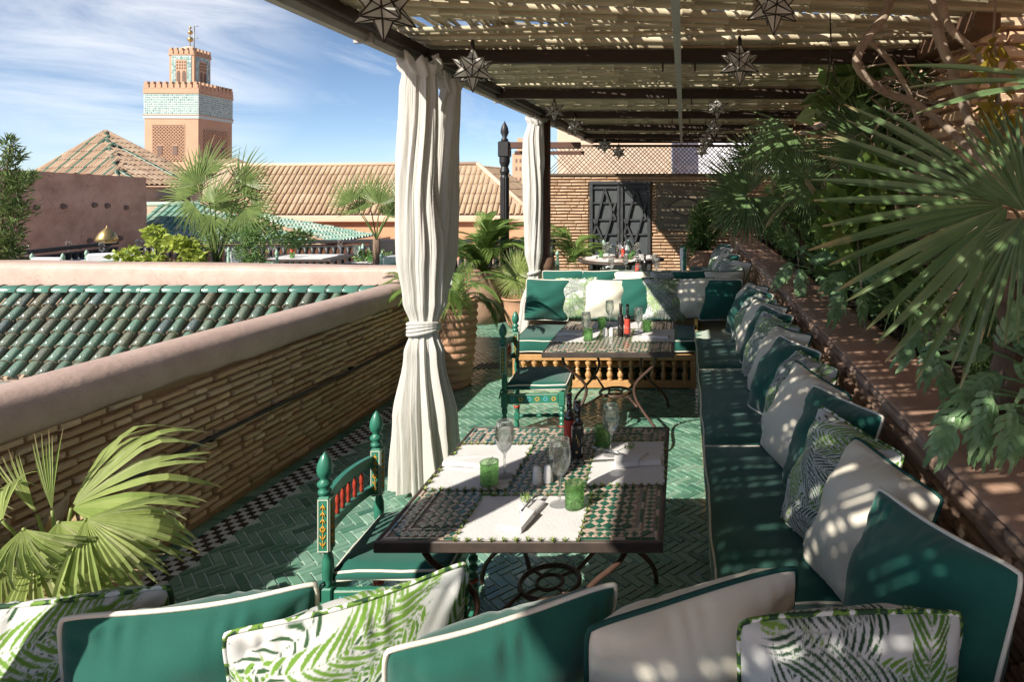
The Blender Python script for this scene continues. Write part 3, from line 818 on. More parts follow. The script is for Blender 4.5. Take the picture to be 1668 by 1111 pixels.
# ================================================================= REED ROOF
RX0, RX1, RY0, RY1, RZ = -1.80, 1.85, .35, 13.6, 2.96
beams = [4.55, 6.42, 8.35, 10.25, 12.0, 13.3]
pg = thing('pergola', 'long pergola with dark beams carrying the reed roof', 'pergola', (0, 0, 2.83))
for Y in beams + [2.0, -.5, -2.8]:
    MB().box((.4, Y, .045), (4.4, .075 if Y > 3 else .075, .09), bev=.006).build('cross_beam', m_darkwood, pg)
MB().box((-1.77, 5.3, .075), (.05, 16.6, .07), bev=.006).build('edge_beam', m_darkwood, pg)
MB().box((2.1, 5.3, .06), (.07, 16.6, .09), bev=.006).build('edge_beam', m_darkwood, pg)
MB().box((-.035, 7.0, -.014), (.042, 13.0, .016)).build('centre_bar', m_steel, pg)
for Y in beams:
    MB().box((.08, Y - .01, -.02), (.012, .03, .07)).build('bolt', m_darkwood, pg); MB().box((-.14, Y - .01, -.02), (.012, .03, .07)).build('bolt', m_darkwood, pg)
gutt = MB()
gp = [(-.055, .05), (-.055, -.02), (-.035, -.05), (.015, -.05), (.035, -.02), (.035, .05)]
def gfn(a, b):
    t = a * 5; i = min(int(t), 4); f = t - i
    return (-1.83 + gp[i][0] * (1 - f) + gp[i + 1][0] * f, -3 + 16.4 * b, 2.87 + gp[i][1] * (1 - f) + gp[i + 1][1] * f)
gutt.grid(gfn, 10, 20, smooth=False)
gutt.tube([(-1.885, .4 + .5 * k, 2.925) for k in range(27)], .012, 6)
for k in range(9): gutt.box((-1.83, 1.0 + 1.4 * k, 2.87), (.11, .03, .12))
tag(gutt.build('roof_gutter', m_gutter), 'grey metal gutter along the sky side of the reed roof', 'gutter')

# reed canes
def cane_mesh(seed, nseg=11):
    rr = random.Random(seed); pts = []; rad = []
    y = rr.uniform(-.5, .5); x = 0
    L = 1.0
    k = 0; pos = 0.0; first = rr.uniform(.03, .09)
    nodes = [first + i * (1 - first) / nseg for i in range(nseg)]
    cur = (rr.choice((-1, 1)) * rr.uniform(.008, .024), rr.uniform(-.006, .006)); ph = rr.uniform(0, 6)
    def P(t): return (t, cur[0] * math.sin(3 * t + ph) + .0015 * math.sin(21 * t + ph), cur[1] * math.sin(4 * t + ph))
    ts = [0]
    seq = [(0, 1.0)]
    for q in nodes: seq += [(q - .0026, .88), (q - .0008, 1.2), (q + .0012, 1.2), (q + .0030, .88), (q + .5 / nseg, 1.0)]
    seq = [(t, r) for t, r in seq if 0 <= t < 1] + [(1, .85)]
    return [P(t) for t, r in seq], [r for t, r in seq]
CN = []
for s in range(6):
    P_, r_ = cane_mesh(s)
    # the cross section must keep its size while the length is scaled: build at length 4.4 m
    CN.append(MB().tube([(p[0] * 4.4, p[1], p[2]) for p in P_], [.0190 * r for r in r_], 7).mesh('cane', m_reed))
rf = thing('reed_roof', 'roof of closely laid reed canes over the seating, letting in flecks of sun', 'roof', (0, 0, RZ))
items = []; rr = random.Random(12)
def bay(Y): 
    for k, b in enumerate(beams):
        if Y < b: return k
    return len(beams)
def lay(Yc, ang, z, sc_=1, L=4.4, x=None):
    x0_ = RX0 + .02 + rr.uniform(-.02, .03) if x is None else x
    d = Vector((math.cos(ang), math.sin(ang), rr.uniform(-.003, .003)))
    w = Vector((0, 0, 1)); v = w.cross(d)
    M = basis((x0_, Yc - 0, z), d, v, w, (L - .75 + rr.uniform(-.08, .08)) / 4.4 / math.cos(ang), sc_, sc_)
    items.append((rr.choice(CN), M))
Y = -3.0
while Y < 13.6:
    k = bay(Y + .6)
    base = (.13, -.085, -.075, -.06, -.05, -.05, -.05)[k]
    a = base + rr.uniform(-.02, .02)
    s_ = rr.uniform(.6, 1.25)
    lay(Y - (.25 if base > 0 else -.18), a, rr.uniform(-.014, .014), s_)
    Y += .038 * s_ * rr.uniform(.98, 1.10) + (rr.random() < .26) * rr.uniform(.006, .018)
pieces(rf, 'cane', items, None, 300, 'cane_layer')
# upper layer of thin canes laid crosswise, breaking the gaps into flecks
CN2 = []
for s2 in range(4):
    q_ = random.Random(90 + s2); pts = [(k / 9 * 4.4, q_.uniform(-.012, .012), q_.uniform(-.004, .004)) for k in range(10)]
    CN2.append(MB().tube(pts, [.0190 * q_.uniform(.85, 1.15) for k in range(10)], 5).mesh('cane', m_reed))
items = []; seg = 1.9
for j in range(9):
    X = RX0 + rr.uniform(-.02, .02)
    while X < RX1:
        s_ = rr.uniform(.45, .8); t_ = rr.uniform(-.16, .16)
        d = Vector((t_, 1, 0)).normalized()
        items.append((rr.choice(CN2), basis((X, -3.0 + seg * j + rr.uniform(-.1, .1), .045 + rr.uniform(0, .014)), d, Vector((-d.y, d.x, 0)), Vector((0, 0, 1)), (seg + .1) / 4.4, s_, s_)))
        open_ = 1.0 if X < -.5 else 1.3
        X += .038 * s_ * rr.uniform(.75, 1.6) * open_ + (rr.random() < .16) * rr.uniform(.01, .035)
for k in range(130):      # stray canes lying askew
    a_ = rr.uniform(-.9, .9); s_ = rr.uniform(.5, 1)
    items.append((rr.choice(CN2), basis((RX0 + rr.uniform(0, 2.2), rr.uniform(-3, 13), .075 + rr.uniform(0, .02)), (math.cos(a_), math.sin(a_), 0), (-math.sin(a_), math.cos(a_), 0), (0, 0, 1), rr.uniform(.3, .5), s_, s_)))
pieces(rf, 'cane', items, None, 0, 'upper_cane_layer')

# posts
def turned(mb, x, y, prof, n=16): mb.lathe(prof, (x, y, 0), n)
pp = MB().box((0, 0, 1.42), (.07, .07, 2.84), bev=.008).build('roof_post', m_blackwood, loc=(-1.82, 4.52, 0)); tag(pp, 'slim black roof post wrapped by the nearest white curtain', 'post', )
pb = MB(); pb.box((0, 0, .06), (.13, .13, .12), bev=.01); pb.build('base_block', m_beamwood, pp)
p2 = MB().tube([(0, 0, 0), (0, 0, 2.86)], .058, 14).build('roof_post', m_brownpost, loc=(-1.83, 8.85, 0)); tag(p2, 'round reddish brown roof post beside the far white curtain', 'post')
p2b = MB().lathe([(.0, 0), (.10, 0), (.12, .1), (.10, .2), (0, .26)], (0, 0, .82), 14).build('collar', m_beamwood, p2)
# carved dark post with finial and pergola arm
cpst = thing('carved_post', 'tall fluted black wooden post with pointed finial beyond the potted palms', 'post', at(822, 300, 10.2).xy.to_3d())
prof = [(.085, 0), (.085, .25), (.06, .3), (.075, .36), (.06, .42), (.068, .5), (.068, 2.1), (.055, 2.14), (.075, 2.2), (.055, 2.27), (.08, 2.34), (.08, 2.42)]
cs = MB()
def flut(a, b):
    t = b * (len(prof) - 1); i = min(int(t), len(prof) - 2); f = t - i
    r = prof[i][0] * (1 - f) + prof[i + 1][0] * f; z = prof[i][1] * (1 - f) + prof[i + 1][1] * f
    an = 2 * math.pi * a
    if .5 <= z <= 2.1: r *= 1 - .12 * max(0, math.cos(an * 10))
    return (r * math.cos(an), r * math.sin(an), z)
cs.grid(flut, 60, 33, closed_u=True, smooth=False); cs.build('shaft', m_blackwood, cpst)
MB().box((0, 0, 2.54), (.17, .17, .24), bev=.015).build('head_block', m_blackwood, cpst)
MB().lathe([(.0, 2.66), (.06, 2.66), (.05, 2.70), (.03, 2.72), (.065, 2.80), (.05, 2.88), (.0, 2.98)], n=14).build('finial', m_blackwood, cpst)
MB().box((.62, 0, 2.60), (1.1, .09, .10), bev=.01).build('arm', m_brownpost, cpst)
MB().box((.62, .35, 2.50), (1.1, .05, .06)).build('arm', m_brownpost, cpst)
# ================================================================= CITY BEYOND
def roof_plane(mb, a, b, c, d, pitch, r, mi=0, seed=0, flat=True):
    """corrugated tile rows on the quad eave a-b, ridge d-c: one half-round row every pitch"""
    a, b, c, d = map(Vector, (a, b, c, d))
    n = max(1, int((b - a).length / pitch)); nrm = (b - a).cross(d - a).normalized()
    if nrm.z < 0: nrm = -nrm
    along = (b - a).normalized()
    mb.add([a, b, c, d], [(0, 1, 2, 3)], mi)
def tile_rows(mb, eave0, eave1, up, clip, pitch, seglen=.35, mi=0, rnd=None, rad=.42, altern=None):
    """rows of short barrel tiles running up from the eave; clip(point) says whether the point is on the roof"""
    e0, e1, up = Vector(eave0), Vector(eave1), Vector(up)
    al = (e1 - e0).normalized(); un = up.normalized(); nr = al.cross(un).normalized()
    if nr.z < 0: nr = -nr
    n = int((e1 - e0).length / pitch); m = int(up.length / seglen)
    for i in range(n):
        base = e0 + al * ((i + .5) * pitch)
        for k in range(m + 1):
            p = base + un * (k * seglen); q = base + un * min((k + 1) * seglen + .02, up.length)
            if not clip(p + (q - p) * .5): continue
            vs = []; j = rnd.uniform(-.01, .01)
            for (c, r, h) in ((p, rad * pitch, .012), (q, rad * pitch * .86, 0)):
                for s in range(5):
                    an = math.pi * s / 4
                    vs.append(c + al * (r * math.cos(an) + j) + nr * (r * math.sin(an) + h))
            mm = mi if altern is None else altern(i)
            mb.add(vs, [(s, s + 1, s + 6, s + 5) for s in range(4)], mm, False)

# --- big hall with clay roof (eave y 350, ridge y 270)
rr = random.Random(21)
hall = thing('tiled_hall', 'long orange building with a wide clay tiled hip roof beyond the terrace', 'building', (-8, 22, 0))
hall.matrix_basis = Matrix.Identity(4); hall.location = (0, 0, 0)
YE, YR = 20.0, 21.45
e0 = at(330, 350, YE); e1 = at(868, 350, YE); r0 = at(330, 271, YR); r1 = at(778, 268, YR)
zE, zR = e0.z, r0.z
up = Vector((0, YR - YE, zR - zE))
hm = MB(); hm.add([e0, e1, r1, r0], [(0, 1, 2, 3)]); hm.add([e1, Vector((e1.x, YR + 2.6, zE)), r1], [(0, 1, 2)])
hm.build('roof_deck', m_roofmortar, hall)
slope_r = (e1.x - r1.x) / (zR - zE)
tr = MB(); tile_rows(tr, e0, e1, up, lambda p: p.x < e1.x - slope_r * (p.z - zE) - .05, .168, .42, rnd=rr)
o = tr.build('roof_tiling', m_roofclay, hall); o['kind'] = 'stuff'
t2 = MB(); tile_rows(t2, e1, Vector((e1.x, YR + 2.6, zE)), Vector((r1.x - e1.x, 0, zR - zE)), lambda p: YE + (p.z - zE) / (zR - zE) * (YR - YE) < p.y, .17, .42, rnd=rr)
o = t2.build('side_roof_tiling', m_roofclay, hall); o['kind'] = 'stuff'
rd = MB(); rd.tube([r0 + Vector((0, 0, .04)), r1 + Vector((0, 0, .04))], .06, 8); rd.tube([r1 + Vector((0, 0, .04)), e1 + Vector((0, 0, .05))], .07, 8)
rd.build('ridge', mat('pale_ridge', [(.62, .45, .33)], rough=.8), hall)
MB().box(((e0.x + e1.x) / 2, YE + .12, zE - .12), ((e1.x - e0.x) + .1, .35, .2), bev=.03).build('cornice', mat('pale_cornice', [(.66, .47, .34)], rough=.8), hall)
MB().box(((e0.x + e1.x) / 2, YE + 1.6, zE - 2.2), ((e1.x - e0.x) - .1, 2.9, 4), ).build('wall', m_orange, hall)
# small roof slopes right of the carved post
h2 = MB(); h2.add([at(845, 345, 24), at(960, 345, 24), at(930, 305, 25.5), at(850, 300, 25.5)], [(0, 1, 2, 3)])
hh2 = h2.build('lower_clay_roof', m_roofclay); tag(hh2, 'lower clay tiled roof slope just right of the carved black post', 'building')
t3 = MB(); tile_rows(t3, at(845, 345, 24), at(960, 345, 24), at(850, 300, 25.5) - at(845, 345, 24), lambda p: True, .2, .4, rnd=rr); o = t3.build('roof_tiling', m_roofclay, hh2); o['kind'] = 'stuff'
MB().box(((-6 + -3.4) / 2, 24.6, -1.1), (2.4, 1, 4)).build('wall', m_orange, hh2)

# --- pyramid roofed house, apex (172,215)
py = thing('pyramid_roof_house', 'cream house under a steep brown and green striped pyramid roof at left', 'building'); D = 21.0
ap = at(172, 214, D + 3.1)
cn = at(186, 330, D)                       # near corner of the eave
lf = at(-60, 305, D + 2.9); rt = at(345, 314, D + 2.2)
zE2 = 1.95
c_near = Vector((at(196, 300, D).x, D, zE2)); c_left = Vector((at(20, 300, D + 3.5).x, D + 3.5, zE2)); c_right = Vector((at(345, 300, D + 3.4).x, D + 3.4, zE2))
ap = Vector((at(172, 214, D + 3.9).x, D + 3.9, at(172, 214, D + 3.9).z))
bk = c_left + c_right - c_near
pm = MB(); pm.add([c_near, c_left, c_right, bk, ap], [(0, 4, 1), (0, 2, 4), (2, 3, 4), (3, 1, 4)]); pm.build('roof_deck', m_roofmortar, py)
def tri_rows(a, b, apex, pitch, altern=None, seglen=.4):
    mb = MB(); a, b, apex = Vector(a), Vector(b), Vector(apex)
    al = (b - a).normalized(); foot = a + al * ((apex - a).dot(al)); up = apex - foot
    def clip(p):
        h = (p - a).dot(up.normalized()) / up.length; x = (p - a).dot(al)
        fx_ = (foot - a).dot(al); L = (b - a).length
        return fx_ * h <= x <= L - (L - fx_) * h
    lo, hi = min(0, (foot - a).dot(al)), max((b - a).length, (foot - a).dot(al))
    tile_rows(mb, a, b, up, clip, pitch, seglen, rnd=rr, altern=altern)
    return mb
o = tri_rows(c_left, c_near, ap, .19, lambda i: 1 if i % 5 == 2 else 0).build('left_roof_tiling', [m_roofclay2, m_roofhip], py); o['kind'] = 'stuff'
o = tri_rows(c_near, c_right, ap, .19, lambda i: 1 if i % 9 == 4 else 0).build('right_roof_tiling', [m_roofclay2, m_roofhip], py); o['kind'] = 'stuff'
MB().tube([c_near, ap], .065, 8).build('green_hip', m_roofhip, py)
hp = MB(); hp.tube([c_left, ap], .09, 8); hp.tube([c_right, ap], .09, 8); hp.build('hip', m_roofclay2, py)
wl_ = MB(); wv = [v + (ap - v) * .07 for v in (c_near, c_left, bk, c_right)]
wl_.add([(v.x, v.y, zE2 - .05) for v in wv] + [(v.x, v.y, -6) for v in wv], [(0, 1, 5, 4), (1, 2, 6, 5), (2, 3, 7, 6), (3, 0, 4, 7)]); wl_.build('wall', m_cream, py)
wd = at(263, 322, D + 1.2)
MB().box((wd.x, wd.y + .7, wd.z - .1), (.3, .8, .35)).build('window', m_towerdark, py)

# --- weathered teal roof
te = thing('teal_roofed_pavilion', 'pavilion under a weathered pale teal tiled hip roof behind the palms', 'building'); D = 15.5
a_ = at(190, 398, D); b_ = at(530, 412, D); r_0 = at(190, 335, D + 1.3); r_1 = at(330, 333, D + 1.3)
zE3 = a_.z; b_.z = zE3
tm_ = MB(); tm_.add([a_, b_, r_1, r_0], [(0, 1, 2, 3)]); bb_ = Vector((b_.x, D + 2.6, zE3)); tm_.add([b_, bb_, r_1], [(0, 1, 2)]); tm_.build('roof_deck', m_roofmortar, te)
k_ = (b_.x - r_1.x) / (r_1.z - zE3)
t4 = MB(); tile_rows(t4, a_, b_, Vector((0, 1.3, r_1.z - zE3)), lambda p: p.x < b_.x - k_ * (p.z - zE3), .16, .24, rnd=rr); o = t4.build('roof_tiling', m_roofteal, te); o['kind'] = 'stuff'
t4 = MB(); tile_rows(t4, b_, bb_, Vector((r_1.x - b_.x, 0, r_1.z - zE3)), lambda p: D + (p.z - zE3) / (r_1.z - zE3) * 1.3 < p.y < D + 2.6 - (p.z - zE3) / (r_1.z - zE3) * 1.3, .16, .24, rnd=rr); t4.build('side_roof_tiling', m_roofteal, te)['kind'] = 'stuff'
rg = MB(); n_ = 22
for i in range(n_):
    p = r_1 + (b_ - r_1) * (i / n_); q_ = r_1 + (b_ - r_1) * ((i + .95) / n_)
    rg.tube([p + Vector((0, 0, .06)), q_ + Vector((0, 0, .03))], [.07, .055], 8)
rg.build('hip', m_roofclay2, te)
MB().tube([r_0 + Vector((0, 0, .03)), r_1 + Vector((0, 0, .03))], .06, 8).build('ridge', m_roofteal, te)
MB().box(((a_.x + b_.x) / 2, D + 2.1, zE3 - 2.1), ((b_.x - a_.x) * .97, 3, 4)).build('wall', m_orange, te)

# --- old pink wall at left
pk = MB()
A, B = at(-120, 268, 11.2), at(238, 289, 15.2)
def pkf(a, b):
    p = A.lerp(B, a); top = A.z * (1 - a) + B.z * a
    z = -3 + (top + 3) * b
    n = noise.noise(Vector((p.x * 1.3 + a * 5, 3.3, z * 1.7)))
    return (p.x + n * .03, p.y + n * .02, z + (noise.noise(Vector((a * 30, 1, 0))) * .05 if b > .98 else 0))
pk.grid(pkf, 60, 34)
Aw = Vector((-1.3, .1, 0))
pk.add([A, B, B + Aw, A + Aw, (B.x, B.y, -3), (B.x + Aw.x, B.y + Aw.y, -3)], [(0, 1, 2, 3), (1, 4, 5, 2)])
pko = pk.build('old_pink_wall', m_pinkwall); tag(pko, 'tall weathered pink wall with a row of small holes at far left', 'wall')
dirp = (B - A); dirp.z = 0; dirp.normalize(); nrp = Vector((dirp.y, -dirp.x, 0))
for (x, y) in ((58, 338), (103, 336), (153, 334), (174, 335), (204, 338), (145, 392), (195, 388)):
    # solve the wall depth on the pixel's ray
    t = 0
    for k in range(200):
        f = k / 200; P_ = A.lerp(B, f)
        if 1113 + P_.x / P_.y * FPX >= x: break
    Pz = 2 - (y - 300) * P_.y / FPX
    hb = MB().lathe([(.0, .03), (.05, .03), (.085, .0), (.10, -.04)], (0, 0, 0), 7, cap=False)
    M = frame_to((P_.x, P_.y, Pz), nrp, (0, 0, 1)) @ Matrix.Rotation(R(90), 4, 'Y')
    hb = MB(); hb.box((0, 0, 0), (.16, .16, .12), bev=.03)
    hb.build('hole', m_towerdark, pko, M=Matrix.Translation((P_.x - nrp.x * .05, P_.y - nrp.y * .05, Pz)) @ Matrix.Rotation(.3, 4, 'Z'))

# --- minaret
D = 80.0; Nx = (323 - 1113) * D / FPX
best = None
for th in [R(x / 2) for x in range(-40, 100)]:
    for s in [5 + .1 * k for k in range(60)]:
        Lx, Ly = Nx - s * math.cos(th), D + s * math.sin(th); Rx, Ry = Nx + s * math.sin(th), D + s * math.cos(th)
        e = abs(1113 + Lx / Ly * FPX - 235) + abs(1113 + Rx / Ry * FPX - 378)
        if best is None or e < best[0]: best = (e, th, s)
_, th, S = best
def tz(y, Dp=D): return 2 - (y - 300) * Dp / FPX
tower = thing('minaret', 'square pink minaret with teal mosaic band, battlements and small lantern tower', 'minaret', (Nx, D, 0), 0)
du = Vector((-math.cos(th), math.sin(th), 0)); dv = Vector((math.sin(th), math.cos(th), 0))
TM = Matrix(((du.x, dv.x, 0, 0), (du.y, dv.y, 0, 0), (0, 0, 1, 0), (0, 0, 0, 1)))   # u: towards left corner, v: towards right corner
def tbox(name, mt, u0, u1, v0, v1, z0, z1):
    c = du * ((u0 + u1) / 2) + dv * ((v0 + v1) / 2) + Vector((0, 0, (z0 + z1) / 2))
    a = math.atan2(du.y, du.x)
    return MB().box(c, (u1 - u0, v1 - v0, z1 - z0), Matrix.Rotation(a, 3, 'Z')).build(name, mt, tower)
def addbox(mb, u0, u1, v0, v1, z0, z1, mi=0):
    c = du * ((u0 + u1) / 2) + dv * ((v0 + v1) / 2) + Vector((0, 0, (z0 + z1) / 2))
    mb.box(c, (u1 - u0, v1 - v0, z1 - z0), Matrix.Rotation(math.atan2(du.y, du.x), 3, 'Z'), mi)
tbox('shaft', m_tower, 0, S, 0, S, -10, tz(139))
tbox('mosaic_band', m_towerwhite, -.06, S + .06, -.06, S + .06, tz(186), tz(152))
# mosaic pieces of the band: a grid of small lozenges on both visible faces
rr = random.Random(31); mo = MB(); cell = S / 26
for face in (0, 1):
    for i in range(26):
        for j in range(9):
            z = tz(185.3) + (tz(153) - tz(185.3)) * (j + .5) / 9; w = (i + .5) * cell
            if (i + j) % 2: a_, b_ = cell * .46, cell * .2
            else: a_, b_ = cell * .2, cell * .42
            if face == 0: addbox(mo, w - a_, w + a_, -.10, -.05, z - b_ * .9, z + b_ * .9)
            else: addbox(mo, -.10, -.05, w - a_, w + a_, z - b_ * .9, z + b_ * .9)
o = mo.build('mosaic', m_towerteal, tower); o['kind'] = 'stuff'
tbox('string_course', m_towerwhite, -.1, S + .1, -.1, S + .1, tz(192.5), tz(187.5))
tbox('string_course', m_tower, -.16, S + .16, -.16, S + .16, tz(187.4), tz(186.1))
tbox('string_course', m_tower, -.16, S + .16, -.16, S + .16, tz(152), tz(150.6))
tbox('parapet', m_tower, -.1, S + .1, -.1, S + .1, tz(150.6), tz(142.5))
mer = MB()
def merlons(mb, s, u_off, z0, z1, n, t=.45):
    p = s / n
    for i in range(n):
        for side in range(4):
            w0 = u_off + i * p + p * .12; w1 = u_off + (i + 1) * p - p * .12; lo, hi = u_off - .02, u_off + s + .02
            h1 = z0 + (z1 - z0) * .55; wm0, wm1 = w0 + p * .18, w1 - p * .18
            for (a0, a1, zz0, zz1) in ((w0, w1, z0 - .1, h1), (wm0, wm1, h1, z1)):
                if side == 0: addbox(mb, a0, a1, lo, lo + t, zz0, zz1)
                elif side == 1: addbox(mb, lo, lo + t, a0, a1, zz0, zz1)
                elif side == 2: addbox(mb, a0, a1, hi - t, hi, zz0, zz1)
                else: addbox(mb, hi - t, hi, a0, a1, zz0, zz1)
merlons(mer, S + .2, -.1, tz(142.5), tz(132.5), 9); o = mer.build('battlements', m_tower, tower)
# carved lower panels
def carved(face, w0, w1, z0, z1, n, name):
    bg = MB(); rel = MB()
    if face == 0: addbox(bg, w0, w1, -.03, .02, z0, z1)
    else: addbox(bg, -.03, .02, w0, w1, z0, z1)
    bg.build(name, m_towerdark, tower)
    p = (w1 - w0) / n; nz = int((z1 - z0) / p) + 1
    for i in range(-nz, n + nz):
        for sg in (1, -1):
            # diagonal ribs clipped to the panel
            xa, za, xb, zb_ = w0 + i * p, z0, w0 + i * p + sg * (z1 - z0), z1
            t0, t1 = 0.0, 1.0
            dxx = xb - xa
            if dxx > 0: t0 = max(t0, (w0 - xa) / dxx); t1 = min(t1, (w1 - xa) / dxx)
            else: t0 = max(t0, (w1 - xa) / dxx); t1 = min(t1, (w0 - xa) / dxx)
            if t1 - t0 < .03: continue
            x_0, x_1 = xa + dxx * t0, xa + dxx * t1; z_0, z_1 = z0 + (z1 - z0) * t0, z0 + (z1 - z0) * t1
            if face == 0: P0 = du * x_0 - dv * .06; P1 = du * x_1 - dv * .06
            else: P0 = dv * x_0 - du * .06; P1 = dv * x_1 - du * .06
            rel.tube([P0 + Vector((0, 0, z_0)), P1 + Vector((0, 0, z_1))], p * .19, 4, smooth=False)
    rel.build(name + '_tracery', m_tower, tower)
carved(0, S * .27, S * .85, tz(262), tz(204), 9, 'carved_panel')
carved(1, S * .15, S * .85, tz(262), tz(210), 9, 'carved_panel')
for f_, ws in ((0, (.42, .70)), (1, (.33, .67))):
    for w in ws:
        mb = MB(); 
        if f_ == 0: addbox(mb, S * w - .32, S * w + .32, -.12, 0, tz(253), tz(235))
        else: addbox(mb, -.16, 0, S * w - .32, S * w + .32, tz(253), tz(235))
        mb.build('window', m_tower, tower)
        mb = MB()
        if f_ == 0: addbox(mb, S * w - .27, S * w + .27, -.18, -.1, tz(252), tz(237))
        else: addbox(mb, -.18, -.1, S * w - .27, S * w + .27, tz(252), tz(237))
        mb.build('window', m_towerdark, tower)
for fr in ((S * .25, S * .87, tz(203), tz(201.5)),):
    mb = MB(); addbox(mb, fr[0], fr[1], -.05, .0, fr[2], fr[3]); addbox(mb, S * .25, S * .27, -.05, 0, tz(262), tz(203)); addbox(mb, S * .85, S * .87, -.05, 0, tz(262), tz(203)); mb.build('panel_frame', m_tower, tower)
# lantern tower
s2 = S * .47; o2 = (S - s2) / 2 - .1
tbox('lantern_tower', m_tower, o2, o2 + s2, o2, o2 + s2, tz(145), tz(84))
tbox('string_course', m_tower, o2 - .1, o2 + s2 + .1, o2 - .1, o2 + s2 + .1, tz(85.5), tz(83.5))
mer = MB(); merlons(mer, s2 + .16, o2 - .08, tz(83), tz(73), 5, .3); mer.build('battlements', m_tower, tower)
for f_ in (0, 1):
    w0, w1 = o2 + s2 * .1, o2 + s2 * .9
    mb = MB(); lo = o2
    def fb(mb, a0, a1, d0, d1, z0, z1):
        if f_ == 0: addbox(mb, a0, a1, lo - d1, lo - d0, z0, z1)
        else: addbox(mb, lo - d1, lo - d0, a0, a1, z0, z1)
    fb(mb, w0, w1, 0, .05, tz(132), tz(86)); mb.build('mosaic_frame', m_towerwhite, tower)
    mb = MB()
    for i in range(9):
        for j in range(14):
            if 2 <= i <= 6 and j < 11: continue
            z = tz(131.5) + (tz(87) - tz(131.5)) * (j + .5) / 14; w = w0 + (w1 - w0) * (i + .5) / 9; c_ = (w1 - w0) / 9 * .38
            fb(mb, w - c_, w + c_, .05, .08, z - c_ * .9, z + c_ * .9)
    mb.build('mosaic', m_towerteal, tower)['kind'] = 'stuff'
    mb = MB(); fb(mb, w0 + (w1 - w0) * .23, w1 - (w1 - w0) * .23, .05, .10, tz(131), tz(93)); mb.build('niche', m_tower, tower)
    for q_ in (.36, .64):
        wc = w0 + (w1 - w0) * q_
        mb = MB(); fb(mb, wc - .19, wc + .19, .08, .14, tz(130), tz(114)); fb(mb, wc - .12, wc + .12, .08, .14, tz(114), tz(111.5)); mb.build('arch', m_towerdark, tower)
    mb = MB()
    for i in range(4):
        for j in range(3):
            fb(mb, w0 + (w1 - w0) * (.28 + .13 * i), w0 + (w1 - w0) * (.34 + .13 * i), .1, .13, tz(108.5 - 5 * j), tz(105.5 - 5 * j))
    mb.build('tracery', m_towerdark, tower)['kind'] = 'stuff'
cc = du * (S / 2 - .1) + dv * (S / 2 - .1); 
dm = MB().lathe([(1.3, tz(80)), (1.2, tz(74)), (.9, tz(70)), (.4, tz(67.5)), (0, tz(66.5))], cc, 20); dm.build('dome', m_cream, tower)
fn = MB()
fn.tube([cc + Vector((0, 0, tz(68))), cc + Vector((0, 0, tz(33)))], .05, 6)
for (y, r) in ((55, .32), (43, .27), (35, .15)): fn.lathe([(r * math.sin(math.pi * k / 8), tz(y) - r * math.cos(math.pi * k / 8)) for k in range(9)], cc, 12)
fn.build('finial', m_brass, tower)
an = MB(); pa = du * o2 + dv * o2
an.tube([pa + Vector((0, 0, tz(85))), pa + Vector((0, 0, tz(37)))], .07, 5); an.tube([pa + Vector((0, 0, tz(37))), pa + Vector((.5, 0, tz(37)))], .05, 5); an.tube([pa + Vector((0, 0, tz(56))), pa + Vector((.5, 0, tz(57)))], .05, 5)
an.build('antenna', m_gutter, tower)
# small roofs at the tower foot
sr = MB(); D = 34
v = [at(330, 300, D), at(420, 305, D), at(385, 257, D + 3), at(325, 262, D + 3), at(455, 285, D + 3)]
sr.add([v[0], v[1], v[2], v[3]], [(0, 1, 2, 3)]); sr.add([v[1], v[4], v[2]], [(0, 1, 2)])
sr.add([(v[0].x, D, -5), (v[1].x, D, -5), v[1], v[0]], [(0, 1, 2, 3)])
o = sr.build('small_roofed_house', m_roofclay2); tag(o, 'small brown roofed house at the foot of the minaret', 'building')
t5 = MB(); tile_rows(t5, v[0], v[1], v[3] - v[0], lambda p: True, .24, .5, rnd=rr); t5.build('roof_tiling', m_roofclay2, o)['kind'] = 'stuff'

# distant second minaret between the carved post and curtain
D = 230
kt = thing('distant_minaret', 'tiny distant brick minaret beside the carved black post', 'minaret', at(851, 300, D).xy.to_3d())
kz = lambda y: 2 - (y - 300) * D / FPX
MB().box((0, 0, (kz(250) - 10) / 2), (5.6, 5.6, kz(250) + 10)).build('shaft', m_tower, kt)
MB().box((0, 0, (kz(248) + kz(225)) / 2), (3, 3, kz(225) - kz(248))).build('lantern_tower', m_tower, kt)
for z in (262, 275, 292, 312):
    for x in (-1.4, 0, 1.4): MB().box((x, -2.82, kz(z)), (.6, .1, 1.3)).build('window', m_towerdark, kt)

# ================================================================= NEIGHBOUR TERRACE: balustrade, tables, chairs
def balustrade(name, label, P0, P1, zr, sp=.16):
    P0, P1 = Vector(P0), Vector(P1); L = (P1 - P0).length; d = (P1 - P0).normalized(); a = math.atan2(d.y, d.x)
    t = thing(name, label, 'balustrade', (P0.x, P0.y, 0), a)
    MB().box((L / 2, 0, zr), (L, .10, .06), bev=.01).build('top_rail', m_blackwood, t); MB().box((L / 2, 0, zr - .09), (L, .06, .03)).build('rail', m_blackwood, t)
    MB().box((L / 2, 0, .12), (L, .08, .06)).build('bottom_rail', m_blackwood, t)
    me = MB().lathe([(.055, .14), (.035, .2), (.06, .3), (.07, .42), (.05, .6), (.034, .68), (.06, .72), (.034, .76), (.06, zr - .1)], n=8).mesh('baluster', m_blackwood)
    n = min(int(L / sp), 90)
    for i in range(n): link('baluster', me, t, loc=((i + .5) * L / n, 0, 0))
    return t
pa_ = at(-30, 425, 9.3); pb_ = at(190, 399, 11.6)
balustrade('balustrade', 'black turned balustrade in front of the old pink wall at far left', (pa_.x, pa_.y, 0), (pb_.x, pb_.y, 0), .98, .125)
pc_ = at(222, 400, 11.9); pd_ = at(905, 391, 12.2)
